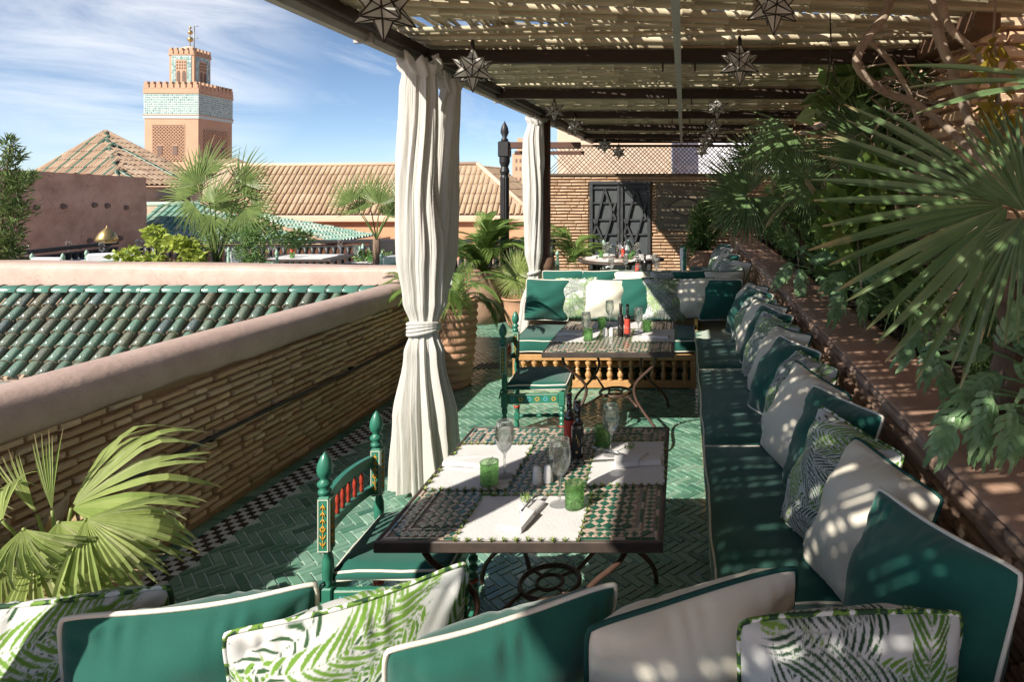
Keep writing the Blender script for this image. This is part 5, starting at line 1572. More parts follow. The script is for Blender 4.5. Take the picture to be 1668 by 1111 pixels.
def bottle(label, loc, lab, group, h=.27, r=.026, sq=False, mark=True):
    t = thing('oil_bottle', label, 'bottle', loc, 0, group)
    n = 20
    pr = [(0, 0), (r * .95, 0), (r, .008), (r, h * .60), (r * .85, h * .66), (r * .45, h * .71), (r * .42, h * .93), (r * .55, h * .935), (r * .55, h), (0, h)]
    if sq: MB().box((0, 0, h * .31), (r * 1.8, r * 1.8, h * .62), bev=.006).lathe([(r * .8, h * .62), (r * .45, h * .68), (r * .42, h * .93), (r * .5, h * .935), (r * .5, h), (0, h)], n=n).build('glass_body', m_bottle, t)
    else: MB().lathe(pr, n=n).build('glass_body', m_bottle, t)
    if sq:
        MB().box((0, -r * .92, h * .30), (r * 1.45, .0015, h * .48)).build('label', lab, t)
        g = MB()
        for k, (xx_, zz_) in enumerate(((-.006, .40), (.002, .33), (.009, .27))):
            g.tube([(xx_ * .8, -r * .92 - .0012, h * zz_ - .012), (xx_ * .8 + .004, -r * .92 - .0014, h * zz_), (xx_ * .8 + .001, -r * .92 - .0012, h * zz_ + .014)], [.0004, .0022, .0004], 5)
        g.box((0, -r * .92 - .001, h * .13), (.010, .001, .010), Matrix.Rotation(R(45), 3, 'Y'))
        g.build('gold_leaf_mark', m_gold, t)
    else:
        MB().lathe([(r + .0006, h * .12), (r + .0006, h * .58)], n=n, cap=False).build('label', lab, t)
        w = MB().tube([(r * .55, -r * .86, h * .22), (r * .35, -r - .001, h * .30), (.0, -r - .001, h * .28), (-r * .3, -r * .98 - .001, h * .36)], .0008, 4); w.build('white_swirl', m_creampipe, t)
    MB().lathe([(r * .5, h * .80), (r * .5, h + .006), (0, h + .006)], n=12, cap=False).build('cap', m_bottle, t)
    return t
def shaker(label, loc, group):
    if 'sh' not in PM:
        PM['sh'] = MB().lathe([(0, 0), (.019, 0), (.0205, .004), (.019, .035), (.0155, .062), (.013, .069), (.007, .073), (0, .074)], n=20).mesh('shaker', m_ceramic)
    o = link('shaker', PM['sh'], loc=loc); tag(o, label, 'shaker', group)
    h = MB()
    for k in range(5): h.lathe([(.0012, 0), (.0012, .0008), (0, .0009)], (.004 * math.cos(k * 1.26), .004 * math.sin(k * 1.26), .0735), 6)
    h.build('holes', m_blackwood, o); return o
def onT(px, py): return at(px, py, (CAMZ - TH) * FPX / (py - 300))
def T2(px, py):
    p = onT(px, py); return (p.x, p.y, TH)
# ---- front table settings
def quad_mat(label, fl, fr_, bl, br):
    a, b, c, d = [onT(*q) for q in (fl, fr_, bl, br)]
    cx = (a + b + c + d) / 4; w = ((b - a).length + (d - c).length) / 2; h = ((c - a).length + (d - b).length) / 2
    rz = math.atan2((b - a).y, (b - a).x)
    return placemat(label, cx.x, cx.y, w, h, rz * .5)
quad_mat('white place mat with tufted edge at the front of the front table', (741, 882), (946, 882), (785, 814), (958, 806))
quad_mat('white place mat at the left side of the front table', (694, 799), (822, 800), (752, 728), (870, 724))
quad_mat('white place mat at the right side of the front table beside the bench', (952, 794), (1080, 790), (975, 724), (1083, 718))
napkin('white napkin wrapped round a fork in the middle of the front place mat', *T2(852, 846)[:2], R(-14), 1.0)
napkin('flat folded napkin on the left place mat beside the green tumbler', *T2(762, 757)[:2], R(82), .95)
napkin('folded napkin lying on the right place mat with a fork on it', *T2(1038, 756)[:2], R(-80), .95)
x, y, _ = T2(862, 832); fork('steel fork tucked upright in the front napkin', x, y - .02, R(-12), .030, 0)
x, y, _ = T2(1002, 748); fork('steel fork resting on the right napkin', x, y, R(60), .026, 0)
x, y, _ = T2(992, 753); knife('steel knife beside the fork on the right place mat', x, y, R(95), .009)
sprig = mat('sprig', [(.14, .26, .05), (.25, .34, .08)], rough=.7)
for (px_, py_, lb) in ((856, 829, 'green herb sprig tucked in the front napkin'), (1025, 742, 'green herb sprig on the right napkin')):
    x, y, _ = T2(px_, py_); mb = MB(); rr = random.Random(px_)
    for i in range(46):
        a = rr.uniform(0, 6.28); e = rr.uniform(.1, 1.3); o0 = Vector((rr.uniform(-.02, .02), rr.uniform(-.02, .02), rr.uniform(0, .01))); d = Vector((math.cos(a) * math.cos(e), math.sin(a) * math.cos(e), math.sin(e)))
        s_ = d.cross(Vector((0, 0, 1))).normalized() * .0022
        mb.add([o0 - s_, o0 + s_, o0 + d * .018 + s_ * .4, o0 + d * .018 - s_ * .4], [(0, 1, 2, 3)])
    tag(mb.build('herb_sprig', sprig, loc=(x, y, TH + .03)), lb, 'herb')
G1 = 'wine glasses on the front table'
wineglass('tall empty wine glass in the middle front of the front table', T2(912, 823), G1, s=1.18)
wineglass('wine glass on the left place mat behind the green tumbler', T2(822, 777), G1, s=1.1)
wg = wineglass('wine glass half full of water at the right place mat', T2(995, 742), G1, s=1.08)
MB().lathe([(0, .101), (.0075, .102), (.0215, .116), (.031, .137), (.0333, .158), (.033, .162), (0, .162)], n=24, cap=False).build('water', m_water, wg)
G2 = 'green cut glass tumblers'
tumbler('green cut glass tumbler on the left place mat of the front table', T2(797, 791), G2)
tumbler('green cut glass tumbler right of the tall wine glass on the front table', T2(936, 828), G2)
tumbler('green tumbler behind the water glass on the front table', T2(982, 728), G2)
G3 = 'oil and vinegar bottles'
bottle('dark round bottle with a red label on the front table', T2(927, 737), m_label, G3, .265, .0235)
bottle('square black bottle with gold marks on the front table', T2(941, 745), m_labelblack, G3, .25, .028, True)
shaker('white ceramic shaker, left of the pair on the front table', T2(875, 788), 'salt and pepper shakers')
shaker('white ceramic shaker half hidden behind the tall wine glass', T2(893, 786), 'salt and pepper shakers')
# ---- second table
placemat('white place mat at the left of the second table', -.86, 5.38, .34, .46, 0, True)
placemat('white place mat at the right of the second table', -.24, 5.40, .34, .46, 0, True)
placemat('white place mat at the far side of the second table', -.58, 5.80, .42, .28, 0, False)
napkin('folded napkin on the left mat of the second table', -.92, 5.42, R(85), 1)
napkin('folded napkin on the right mat of the second table', -.22, 5.32, R(85), 1)
G1 = 'wine glasses on the second table'
for (px_, py_, lb) in ((955, 555, 'wine glass at the left of the second table in front of the printed pillow'), (993, 532, 'wine glass at the back of the second table before the cream pillow'), (1040, 546, 'wine glass at the right of the second table before the green pillow')):
    wineglass(lb, T2(px_, py_), G1, s=1.05)
for (px_, py_, lb) in ((955, 556, 'green tumbler at the front left of the second table'), (981, 536, 'green tumbler at the back of the second table'), (1054, 541, 'green tumbler at the right of the second table')):
    tumbler(lb, T2(px_ + (3 if py_ > 550 else 0), py_), G2)
bottle('dark bottle, left of the pair on the second table', T2(1011, 548), m_labelblack, G3, .26, .024)
bottle('dark bottle with a red label, right of the pair on the second table', T2(1022, 549), m_label, G3, .26, .024)
shaker('white shaker, left of the pair on the second table', T2(986, 548), 'salt and pepper shakers')
shaker('white shaker, right of the pair on the second table', T2(996, 548), 'salt and pepper shakers')

# ================================================================= CHAIRS
def turned_post(h0, h1, r=.02, beads=3):
    pr = [(r * .9, h0)]; L = h1 - h0; k = beads
    for i in range(k):
        a = h0 + L * i / k; b = h0 + L * (i + 1) / k; m = (a + b) / 2
        pr += [(r * .62, a + L * .03 / k * 2), (r * .95, a + (m - a) * .5), (r * 1.05, m), (r * .95, b - (b - m) * .5), (r * .6, b - .004)]
    pr += [(r * .9, h1)]
    return pr
def make_chair(label, loc, rz, group, paint=None, cushion=True, name='painted_chair', cover=False, simple=False):
    """faces local +X; back at x=-.22"""
    g = paint or m_chairgreen
    t = thing(name, label, 'chair', loc, rz, group)
    D_, Wd = .42, .46; x0, x1 = -D_ / 2, D_ / 2
    for sy in (-1, 1):
        y = sy * Wd / 2
        # rear post with painted block and acorn finial
        rear = MB()
        rear.lathe(turned_post(0, .10, .02, 1), (x0, y, 0), 12); rear.box((x0, y, .13), (.042, .042, .06), bev=.005)
        rear.lathe(turned_post(.16, .36, .021, 3), (x0, y, 0), 12); rear.box((x0, y, .41), (.046, .046, .11), bev=.005)
        rear.lathe(turned_post(.465, .60, .021, 1), (x0, y, 0), 12)
        rear.box((x0 - .008, y, .705), (.046, .046, .215), bev=.006)
        rear.lathe([(.017, .812), (.024, .822), (.024, .832), (.014, .838), (.026, .85), (.027, .862), (.016, .872), (.015, .878), (.026, .892), (.029, .912), (.026, .935), (.014, .962), (.0, .978)], (x0 - .012, y, 0), 14)
        rp = rear.build('back_post', g, t)
        if not simple:
            # painted panel on the camera-facing and front faces of the block
            for (face, fc, fsz) in (('s', (x0 - .008, y - .0238, .705), (.036, .0012, .195)), ('f', (x0 + .0158, y, .705), (.0012, .036, .195))):
                pn = MB(); w = .036; hgt = .195
                def fb2(mb, a, z, sa_, sz_, off):
                    if face == 's': mb.box((fc[0] + a, fc[1] - off, fc[2] + z), (sa_, .0016, sz_))
                    else: mb.box((fc[0] + off, fc[1] + a, fc[2] + z), (.0016, sa_, sz_))
                fb2(pn, -w / 2, 0, .004, hgt, 0); fb2(pn, w / 2, 0, .004, hgt, 0); fb2(pn, 0, hgt / 2, w + .004, .004, .0004); fb2(pn, 0, -hgt / 2, w + .004, .004, .0004)
                pn.build('painted_border', m_chairlight, rp)
                mt_ = MB()
                for k in range(7):
                    z = -.078 + k * .026; s__ = 1 if k < 3 else -1
                    for sg in (-1, 1):
                        q = [(0, z), (sg * .006, z + s__ * .008), (sg * .011, z + s__ * .017)]
                        if face == 's': P_ = [(fc[0] + a, fc[1] - .0012, fc[2] + zz_) for a, zz_ in q]
                        else: P_ = [(fc[0] + .0012, fc[1] + a, fc[2] + zz_) for a, zz_ in q]
                        mt_.tube(P_, [.0012, .0026, .0008], 5)
                fb2(mt_, 0, 0, .0022, .17, .0006)
                mt_.build('painted_motif', m_chairyellow, rp)
        fl = MB()
        fl.lathe(turned_post(0, .10, .02, 1), (x1, y, 0), 12); fl.box((x1, y, .13), (.042, .042, .06), bev=.005)
        fl.lathe(turned_post(.16, .36, .021, 5), (x1, y, 0), 12); fl.box((x1, y, .41), (.046, .046, .10), bev=.005)
        fl.build('leg', g, t)
        if not simple:
            rg = MB().lathe([(.021, -.012), (.026, 0), (.021, .012)], (x1, y, .205), 12); rg.lathe([(.021, -.012), (.026, 0), (.021, .012)], (x0, y, .205), 12); rg.build('red_bead', m_chairred, t)
    # aprons with painted flowers
    for (c, s_) in (((0, -Wd / 2, .415), (D_ - .05, .028, .075)), ((0, Wd / 2, .415), (D_ - .05, .028, .075)), ((x1, 0, .415), (.028, Wd - .05, .075)), ((x0, 0, .415), (.028, Wd - .05, .075))):
        ap_ = MB().box(c, s_, bev=.004).build('apron', g, t)
        if c[1] < 0 and not simple:
            fm = MB(); fbm = MB(); bd_ = MB()
            for k in range(6):
                X = -.15 + k * .06
                tgt = fm if k % 2 else fbm
                for q in range(6):
                    a = q * math.pi / 3
                    tgt.box((X + .013 * math.cos(a), c[1] - .0148, .415 + .013 * math.sin(a)), (.009, .0015, .009), Matrix.Rotation(-a, 3, 'Y'))
            for z in (-.033, .033): bd_.box((0, c[1] - .0148, .415 + z), (D_ - .06, .0015, .003))
            fm.build('painted_flowers', m_chairyellow, ap_); fbm.build('painted_flowers', m_chairblue, ap_); bd_.build('painted_border', m_chairlight, ap_)
    st = MB(); st.box((0, -Wd / 2, .20), (D_, .02, .02), bev=.004)
    for (a_, b_) in (((x0, -Wd / 2), (x1, -Wd / 2)), ((x0, Wd / 2), (x1, Wd / 2)), ((x1, -Wd / 2), (x1, Wd / 2))):
        MB().tube([Vector((a_[0], a_[1], .13)).lerp(Vector((b_[0], b_[1], .13)), k / 12) for k in range(13)], [.012 + .006 * (k % 2) for k in range(13)], 8).build('stretcher', g, t)
    # back rails, curved, and spindles
    def bow(y): return -.018 - .035 * (1 - (2 * y / Wd) ** 2)
    for nm, z, hh_, bo in (('top_rail', .735, .045, .012), ('lower_rail', .615, .035, 0)):
        mb = MB()
        def f(a, b, z=z, hh_=hh_, bo=bo):
            y = (a - .5) * (Wd - .04); x = x0 + bow(y); zt = z + bo * (1 - (2 * y / Wd) ** 2)
            q = [(-.011, 0), (.011, 0), (.011, hh_), (-.011, hh_), (-.011, 0)][int(round(b * 4))]
            return (x + q[0], y, zt + q[1])
        mb.grid(f, 16, 4, smooth=False); mb.build(nm, g, t)
    if not simple:
        for k in range(7):
            y = (k - 3) * .048; x = x0 + bow(y)
            MB().lathe([(.004, .645), (.008, .655), (.010, .67), (.006, .682), (.010, .692), (.010, .715), (.005, .73), (.007, .755)], (x, y, 0), 8).build('spindle', m_chairred, t)
    else:
        for k in range(6): MB().box((x0 + bow((k - 2.5) * .06), (k - 2.5) * .06, .69), (.012, .018, .11)).build('spindle', g, t)
    if cover:
        MB().box((x0 - .01, 0, .73), (.075, Wd + .005, .36), bev=.02).build('back_cover', m_whitecloth, t)
    if cushion:
        c, p = cushion_mesh(D_ + .02, Wd - .02, .075) if not cover else cushion_mesh(D_ + .02, Wd - .02, .06)
        if cover:
            c.materials[0] = m_whitecloth
        co = link('cushion', c, t, loc=(.02, 0, .492)); link('piping', p, co)
        if not simple:
            tie = MB().tube([(x0 + .02, -Wd / 2 + .02, .50), (x0 - .02, -Wd / 2 - .03, .49), (x0 - .03, -Wd / 2 + .01, .47), (x0 + .01, -Wd / 2 + .03, .48)], .006, 6); tie.tube([(x0 - .02, -Wd / 2 - .02, .49), (x0 - .03, -Wd / 2 - .035, .43)], .006, 6)
            tie.build('cushion_tie', m_greenfab, co, loc=(-.02, 0, -.492))
    return t
make_chair('green painted chair with red spindles at the front table, nearest the camera', (-1.155, 2.77, 0), R(2), 'green painted chairs')
make_chair('green painted chair with red spindles at the second table', (-1.12, 5.13, 0), R(3), 'green painted chairs')

# far round table and its chairs
rt_ = thing('round_table', 'round table laid for dinner in front of the dark double door', 'table', (-1.04, 11.1, 0))
MB().lathe([(0, .72), (.70, .72), (.72, .73), (.72, .755), (.70, .762), (0, .765)], n=40).build('tabletop', m_tframe, rt_)
MB().lathe([(0, .766), (.62, .766), (.64, .7665), (.64, .768), (0, .769)], n=40).build('mosaic_inlay', m_tablepink, rt_)
for k in range(4):
    a = R(45 + 90 * k); MB().tube([(.55 * math.cos(a), .55 * math.sin(a), .72), (.5 * math.cos(a), .5 * math.sin(a), .4), (.55 * math.cos(a), .55 * math.sin(a), 0)], .015, 8).build('leg', m_iron, rt_)
SIDE6 = ('right', 'back right', 'back left', 'left', 'front left', 'front right')
for k in range(6):
    a = R(60 * k + 10); c = (-1.04 + .45 * math.cos(a), 11.1 + .45 * math.sin(a))
    mb = MB().box((c[0], c[1], TH + .006), (.38, .28, .004), a + R(90)); tag(mb.build('placemat', m_linen), f'white place mat at the {SIDE6[k]} of the far round table', 'place mat', 'place mats on the round table')
    wineglass(f'wine glass at the {SIDE6[k]} of the far round table', (-1.04 + .30 * math.cos(a + .3), 11.1 + .30 * math.sin(a + .3), TH), 'wine glasses on the round table', s=1.15)
    if k % 2: tumbler(f'green tumbler at the {SIDE6[k]} of the far round table', (-1.04 + .34 * math.cos(a - .2), 11.1 + .34 * math.sin(a - .2), TH), 'tumblers on the round table')
    tag(MB().box((0, 0, .012), (.10, .2, .025), bev=.01).build('folded_napkin', m_linen, loc=(c[0], c[1], TH + .008)), f'white napkin at the {SIDE6[k]} of the far round table', 'napkin', 'napkins on the round table')
bottle('dark bottle, left of two on the far round table', (-1.10, 11.0, TH), m_labelblack, G3, .28, .03); bottle('dark bottle, right of two on the far round table', (-1.00, 11.02, TH), m_label, G3, .28, .03)
make_chair('pale green chair seen from behind at the left of the round table', (-1.85, 10.6, 0), R(25), 'pale chairs at the round table', m_chairpale, True, 'pale_chair', False, True)
make_chair('chair with a white back cover at the right of the round table', (-.22, 11.1, 0), R(185), 'pale chairs at the round table', m_chairgreen, True, 'pale_chair', True, True)
make_chair('chair with a white cushion at the far side of the round table before the door', (-1.25, 12.1, 0), R(-90), 'pale chairs at the round table', m_chairpale, True, 'pale_chair', True, True)
# white clothed table just behind the second row of pillows
wt_ = thing('clothed_table', 'table with a bright white cloth just behind the pillows', 'table', (-.62, 9.0, 0))
MB().box((0, 0, .755), (1.1, .9, .02), bev=.005).build('tabletop', m_tframe, wt_)
MB().box((0, 0, .60), (1.12, .92, .34), bev=.01).build('tablecloth', m_linen, wt_)
for sx in (-.45, .45):
    for sy in (-.35, .35): MB().tube([(sx, sy, 0), (sx, sy, .74)], .02, 8).build('leg', m_iron, wt_)
for k, (x_, y_) in enumerate(((-.95, 8.75), (-.6, 8.8), (-.35, 8.72), (-.8, 9.2), (-.4, 9.25))):
    wineglass(f'wine glass on the white clothed table, {("leftmost", "front middle", "front right", "back left", "back right")[k]}', (x_, y_, .775), 'wine glasses on the clothed table', s=1.15)
bottle('dark bottle, left of two on the white clothed table', (-.62, 8.95, .775), m_label, G3, .27, .028); bottle('dark bottle, right of two on the white clothed table', (-.52, 8.97, .775), m_labelblack, G3, .27, .028)

# neighbour terrace tables and chairs
def small_table(label, px_, py_, Y, w=1.3, d=.9):
    x = (px_ - 1113) * Y / FPX
    t = thing('terrace_table', label, 'table', (x, Y, 0))
    MB().box((0, 0, .755), (w, d, .04), bev=.01).build('tabletop', m_tframe, t)
    MB().box((0, 0, .778), (w * .7, d * .8, .006)).build('table_runner', m_linen, t)
    for sx in (-1, 1):
        for sy in (-1, 1): MB().tube([(sx * w * .42, sy * d * .4, 0), (sx * w * .42, sy * d * .4, .74)], .02, 6).build('leg', m_iron, t)
    for k, (a, b) in enumerate(((-.35, -.2), (.35, .2))):
        wineglass(f'{("left", "right")[k]} wine glass on the {label.split(" with")[0]}', (x + a * w, Y + b, .782), 'wine glasses on the neighbouring terrace', s=1.25)
    tumbler(f'green tumbler on the {label.split(" with")[0]}', (x - .1, Y - .25, .782), 'tumblers on the neighbouring terrace')
    return x
small_table('leftmost terrace table with glasses near the pink wall', 105, 428, 10.6, 1.2, .8)
small_table('terrace table left of the lime bush with glasses', 170, 426, 11.2, 1.2, .8)
small_table('terrace table in front of the orange hall with bottles and glasses', 500, 420, 11.2, 1.3, .9)
small_table('white topped terrace table just left of the curtain', 625, 427, 10.6, 1.0, .8)
bottle('red labelled bottle on the terrace table in front of the orange hall', ((476 - 1113) * 11.1 / FPX, 11.1, .782), m_label, G3, .28, .03)
gC = 'chairs on the neighbouring terrace'
def nchair(label, px_, Y, rz, cover=False): make_chair(label, ((px_ - 1113) * Y / FPX, Y, 0), R(rz), gC, m_chairpale, True, 'terrace_chair', cover, True)
nchair('pale chair with white back cover, leftmost on the neighbouring terrace', 100, 10.1, 90, True)
nchair('pale chair with white back cover near the pierced lantern', 178, 10.7, 120, True)
nchair('pale chair hidden behind the lime bush', 252, 10.6, 80)
nchair('white covered chair left of the spindle backed pale chair', 410, 11.0, -20, True)
nchair('pale green spindle backed chair facing away before the orange hall', 440, 10.6, 92)
nchair('pale green chair turned sideways right of the bottles', 565, 11.2, 200, True)
nchair('white covered chair against the left edge of the curtain', 628, 10.3, 150, True)

# ================================================================= CURTAINS
def curtain(name, label, axis, ztop, prof_, n_pleat, seed, depth=.62, group='white curtains', ragged=False):
    """prof_: list (z, centre_x offset, half width, pleat depth)"""
    mb = MB(); rr = random.Random(seed)
    prof_ = sorted(prof_, key=lambda q: -q[0])
    zs = [q[0] for q in prof_]
    def interp(z, k):
        for i in range(len(prof_) - 1):
            a, b = prof_[i], prof_[i + 1]
            if z <= a[0] and z >= b[0]:
                f = (a[0] - z) / max(1e-6, a[0] - b[0]); f = f * f * (3 - 2 * f)
                return a[k] * (1 - f) + b[k] * f
        return prof_[-1][k]
    ph = [rr.uniform(-.5, .5) for _ in range(40)]
    am = [rr.uniform(.5, 1.3) for _ in range(40)]
    def f(a, b):
        z = zs[0] + (zs[-1] - zs[0]) * b
        cx, hw, pd_ = interp(z, 1), interp(z, 2), interp(z, 3)
        an = 2 * math.pi * a
        u_ = a * n_pleat + .35 * math.sin(z * 2.1 + seed + 3 * a) + .25 * noise.noise(Vector((a * 7, z * 1.2, seed)))
        k = int(a * n_pleat) % 40
        w_ = math.cos(2 * math.pi * u_); w_ = math.copysign(abs(w_) ** .8, w_) + .32 * math.cos(2 * math.pi * u_ * 2.6 + 3 * math.sin(z * 1.3 + a * 9)) + .12 * math.cos(2 * math.pi * u_ * 5.3 + z)
        r = 1 + pd_ * am[k] * w_ * .5 + .10 * noise.noise(Vector((math.cos(an) * 2, math.sin(an) * 2, z * 2 + seed)))
        return (axis[0] + cx + hw * r * math.cos(an), axis[1] + hw * depth * r * math.sin(an), z)
    mb.grid(f, n_pleat * 26, 110, closed_u=True)
    o = mb.build(name, m_curtain); tag(o, label, 'curtain', group)
    # ruffled heading: gathered loops folded over the rail
    rf_ = MB()
    hw = prof_[0][2]
    def g(a, b):
        an = 2 * math.pi * a; z = ztop - .02 + .11 * b
        r = hw * (1.0 + .32 * math.sin(b * 2.6) + .22 * math.sin(an * 9 + 4 * b + seed) * (.3 + b))
        return (axis[0] + prof_[0][1] + r * math.cos(an), axis[1] + r * .7 * math.sin(an), z + .028 * math.sin(an * 7 + seed) * b + .02 * math.sin(an * 2))
    rf_.grid(g, 110, 10, closed_u=True); rf_.build('ruffled_heading', m_curtain, o)
    return o
YC = 4.30; k_ = YC / FPX
cx0 = (690 - 1113) * k_; zpx = lambda y, Y=YC: CAMZ - (y - 300) * Y / FPX
P1_ = [(zpx(112), (683 - 690) * k_, 25 * k_, .25), (zpx(150), (681 - 690) * k_, 27 * k_, .30), (zpx(300), (678 - 690) * k_, 28 * k_, .36), (zpx(420), (684 - 690) * k_, 34 * k_, .32), (zpx(490), (688 - 690) * k_, 29 * k_, .28),
       (zpx(528), (690 - 690) * k_, 20 * k_, .22), (zpx(540), 0, 20 * k_, .22), (zpx(575), 0, 28 * k_, .35), (zpx(680), 0, 43 * k_, .40), (zpx(770), 0, 49 * k_, .38), (zpx(792), 0, 50 * k_, .38)]
ct = curtain('curtain', 'big white gathered curtain tied back on the nearest roof post', (cx0, YC), zpx(118), P1_, 11, 3)
tie = MB()
for q_ in range(4):
    tie.tube([(cx0 + .098 * math.cos(2 * math.pi * k / 24), YC + .07 * math.sin(2 * math.pi * k / 24), zpx(534) + (q_ - 1.5) * .016 + .018 * math.cos(2 * math.pi * k / 24 + q_ * .5)) for k in range(24)], .013, 8, closed=True)
tie.build('tieback', m_curtain, ct)
Y2 = 4.62; k2 = Y2 / FPX; cx2 = (728 - 1113) * k2
P2_ = [(zpx(142, Y2), 6 * k2, 15 * k2, .25), (zpx(180, Y2), 2 * k2, 18 * k2, .3), (zpx(300, Y2), -2 * k2, 18 * k2, .36), (zpx(400, Y2), -6 * k2, 20 * k2, .32), (zpx(490, Y2), -22 * k2, 20 * k2, .3), (zpx(530, Y2), -30 * k2, 14 * k2, .2), (zpx(560, Y2), -32 * k2, 15 * k2, .2)]
curtain('curtain', 'narrower white curtain joining the big one from the right of the post', (cx2, Y2), zpx(146, Y2), P2_, 7, 8)
Y3 = 8.70; k3 = Y3 / FPX; cx3 = (868 - 1113) * k3
P3_ = [(zpx(196, Y3), 4 * k3, 11 * k3, .2), (zpx(230, Y3), 0, 15 * k3, .3), (zpx(330, Y3), 0, 15 * k3, .3), (zpx(410, Y3), 1 * k3, 13 * k3, .25), (zpx(442, Y3), 2 * k3, 8 * k3, .2), (zpx(452, Y3), 2 * k3, 9 * k3, .3), (zpx(500, Y3), -6 * k3, 14 * k3, .35), (zpx(545, Y3), -9 * k3, 19 * k3, .35)]
c3 = curtain('curtain', 'far white curtain tied back beside the round brown post', (cx3, Y3), zpx(200, Y3), P3_, 9, 5)
MB().tube([(cx3 + .016 + .075 * math.cos(2 * math.pi * k / 16), Y3 + .06 * math.sin(2 * math.pi * k / 16), zpx(444, Y3) + .02 * math.cos(2 * math.pi * k / 16)) for k in range(16)], .02, 8, closed=True).build('tieback', m_curtain, c3)
# neighbouring curtain on the same roof line, just outside the frame (its shade falls on the front table)
curtain('curtain', 'white curtain on the next post towards the camera', (-1.80, 1.22), 2.78, [(2.8, 0, .12, .25), (1.9, 0, .15, .3), (1.15, 0, .09, .2), (.5, 0, .18, .35), (.08, 0, .21, .35)], 13, 14)

# ================================================================= STAR LANTERNS
def star_meshes():
    t = (1 + 5 ** .5) / 2
    V = [Vector(v).normalized() for v in ((-1, t, 0), (1, t, 0), (-1, -t, 0), (1, -t, 0), (0, -1, t), (0, 1, t), (0, -1, -t), (0, 1, -t), (t, 0, -1), (t, 0, 1), (-t, 0, -1), (-t, 0, 1))]
    F = [(0, 11, 5), (0, 5, 1), (0, 1, 7), (0, 7, 10), (0, 10, 11), (1, 5, 9), (5, 11, 4), (11, 10, 2), (10, 7, 6), (7, 1, 8), (3, 9, 4), (3, 4, 2), (3, 2, 6), (3, 6, 8), (3, 8, 9), (4, 9, 5), (2, 4, 11), (6, 2, 10), (8, 6, 7), (9, 8, 1)]
    # dodecahedron faces -> 12 pentagonal spikes: base vertices = face centres of the icosahedron
    C = [(V[a] + V[b] + V[c]).normalized() * .46 for a, b, c in F]
    rot = Matrix.Rotation(R(31.7), 3, 'X')
    gl = MB(); fr = MB(); done = set()
    for vi, v in enumerate(V):
        ids = [i for i, f in enumerate(F) if vi in f]
        ax = v; ref = (C[ids[0]] - ax * C[ids[0]].dot(ax)).normalized(); ref2 = ax.cross(ref)
        ids.sort(key=lambda i: math.atan2(C[i].dot(ref2), C[i].dot(ref)))
        tip = rot @ (v * 1.0)
        P_ = [rot @ C[i] for i in ids]
        for k in range(5):
            gl.add([P_[k], P_[(k + 1) % 5], tip], [(0, 1, 2)])
            fr.tube([P_[k], tip], [.030, .018], 4, cap=False, smooth=False)
            e = tuple(sorted((ids[k], ids[(k + 1) % 5])))
            if e not in done:
                done.add(e); fr.tube([P_[k], P_[(k + 1) % 5]], .03, 4, cap=False, smooth=False)
    return gl.mesh('glass_panes', m_lantglass), fr.mesh('metal_frame', m_lantframe)
GLm, FRm = star_meshes()
def lantern(label, px_, py_, Y, r, rz, group='star lanterns under the reed roof'):
    p = at(px_, py_, Y)
    t = thing('star_lantern', label, 'lantern', p, rz, group)
    g = link('glass_panes', GLm, t, M=Matrix.Scale(r, 4)); f = link('metal_frame', FRm, t, M=Matrix.Scale(r, 4))
    top = 2.90 - p.z
    ch = MB().tube([(0, 0, r * .8), (0, 0, r * 1.15)], .012, 8)
    if top > r * 1.2:
        n = 8; ch.tube([(0.012 * math.sin(k * 2.2) * (1 if k < n else 0), 0, r * 1.15 + (top - r * 1.15) * k / n) for k in range(n + 1)], .0035, 5)
    ch.build('hanging_chain', m_lantframe, t)
    return t
lantern('large star lantern cut by the top edge over the sky', 625, 12, 2.75, .145, .3)
lantern('star lantern hanging on a wire hook just right of the curtain tops', 770, 112, 4.1, .145, .9)
lantern('large star lantern at the top edge, right of the metal bar', 1260, 8, 3.0, .135, .1)
lantern('star lantern hanging in front of the first dark beam, right of the metal bar', 1205, 103, 4.0, .135, .5)
for i, (x_, y_, Y_, rr_) in enumerate(((903, 180, 7.0, .12), (937, 205, 8.3, .13), (985, 236, 9.8, .13), (1008, 248, 11.2, .13))):
    lantern(f'star lantern in the left row, {["first", "second", "third", "last"][i]} beyond the far curtain top', x_, y_, Y_, rr_, i * .7)
for i, (x_, y_, Y_, rr_) in enumerate(((1168, 176, 6.2, .115), (1163, 207, 7.6, .13), (1150, 230, 9.2, .13), (1143, 245, 10.8, .13))):
    lantern(f'star lantern in the right row, {["first", "second", "third", "last"][i]} beyond the one at the first beam', x_, y_, Y_, rr_, i * .9 + .4)
wire = MB().tube([at(1352, 20, 3.2), at(1354, 85, 3.2), at(1346, 140, 3.2)], .004, 5); wire.tube([at(1354, 85, 3.2), at(1362, 140, 3.2)], .004, 5)
tag(wire.build('hanging_wire', m_lantframe), 'bare dark wire hanging from the reeds at the upper right', 'wire')
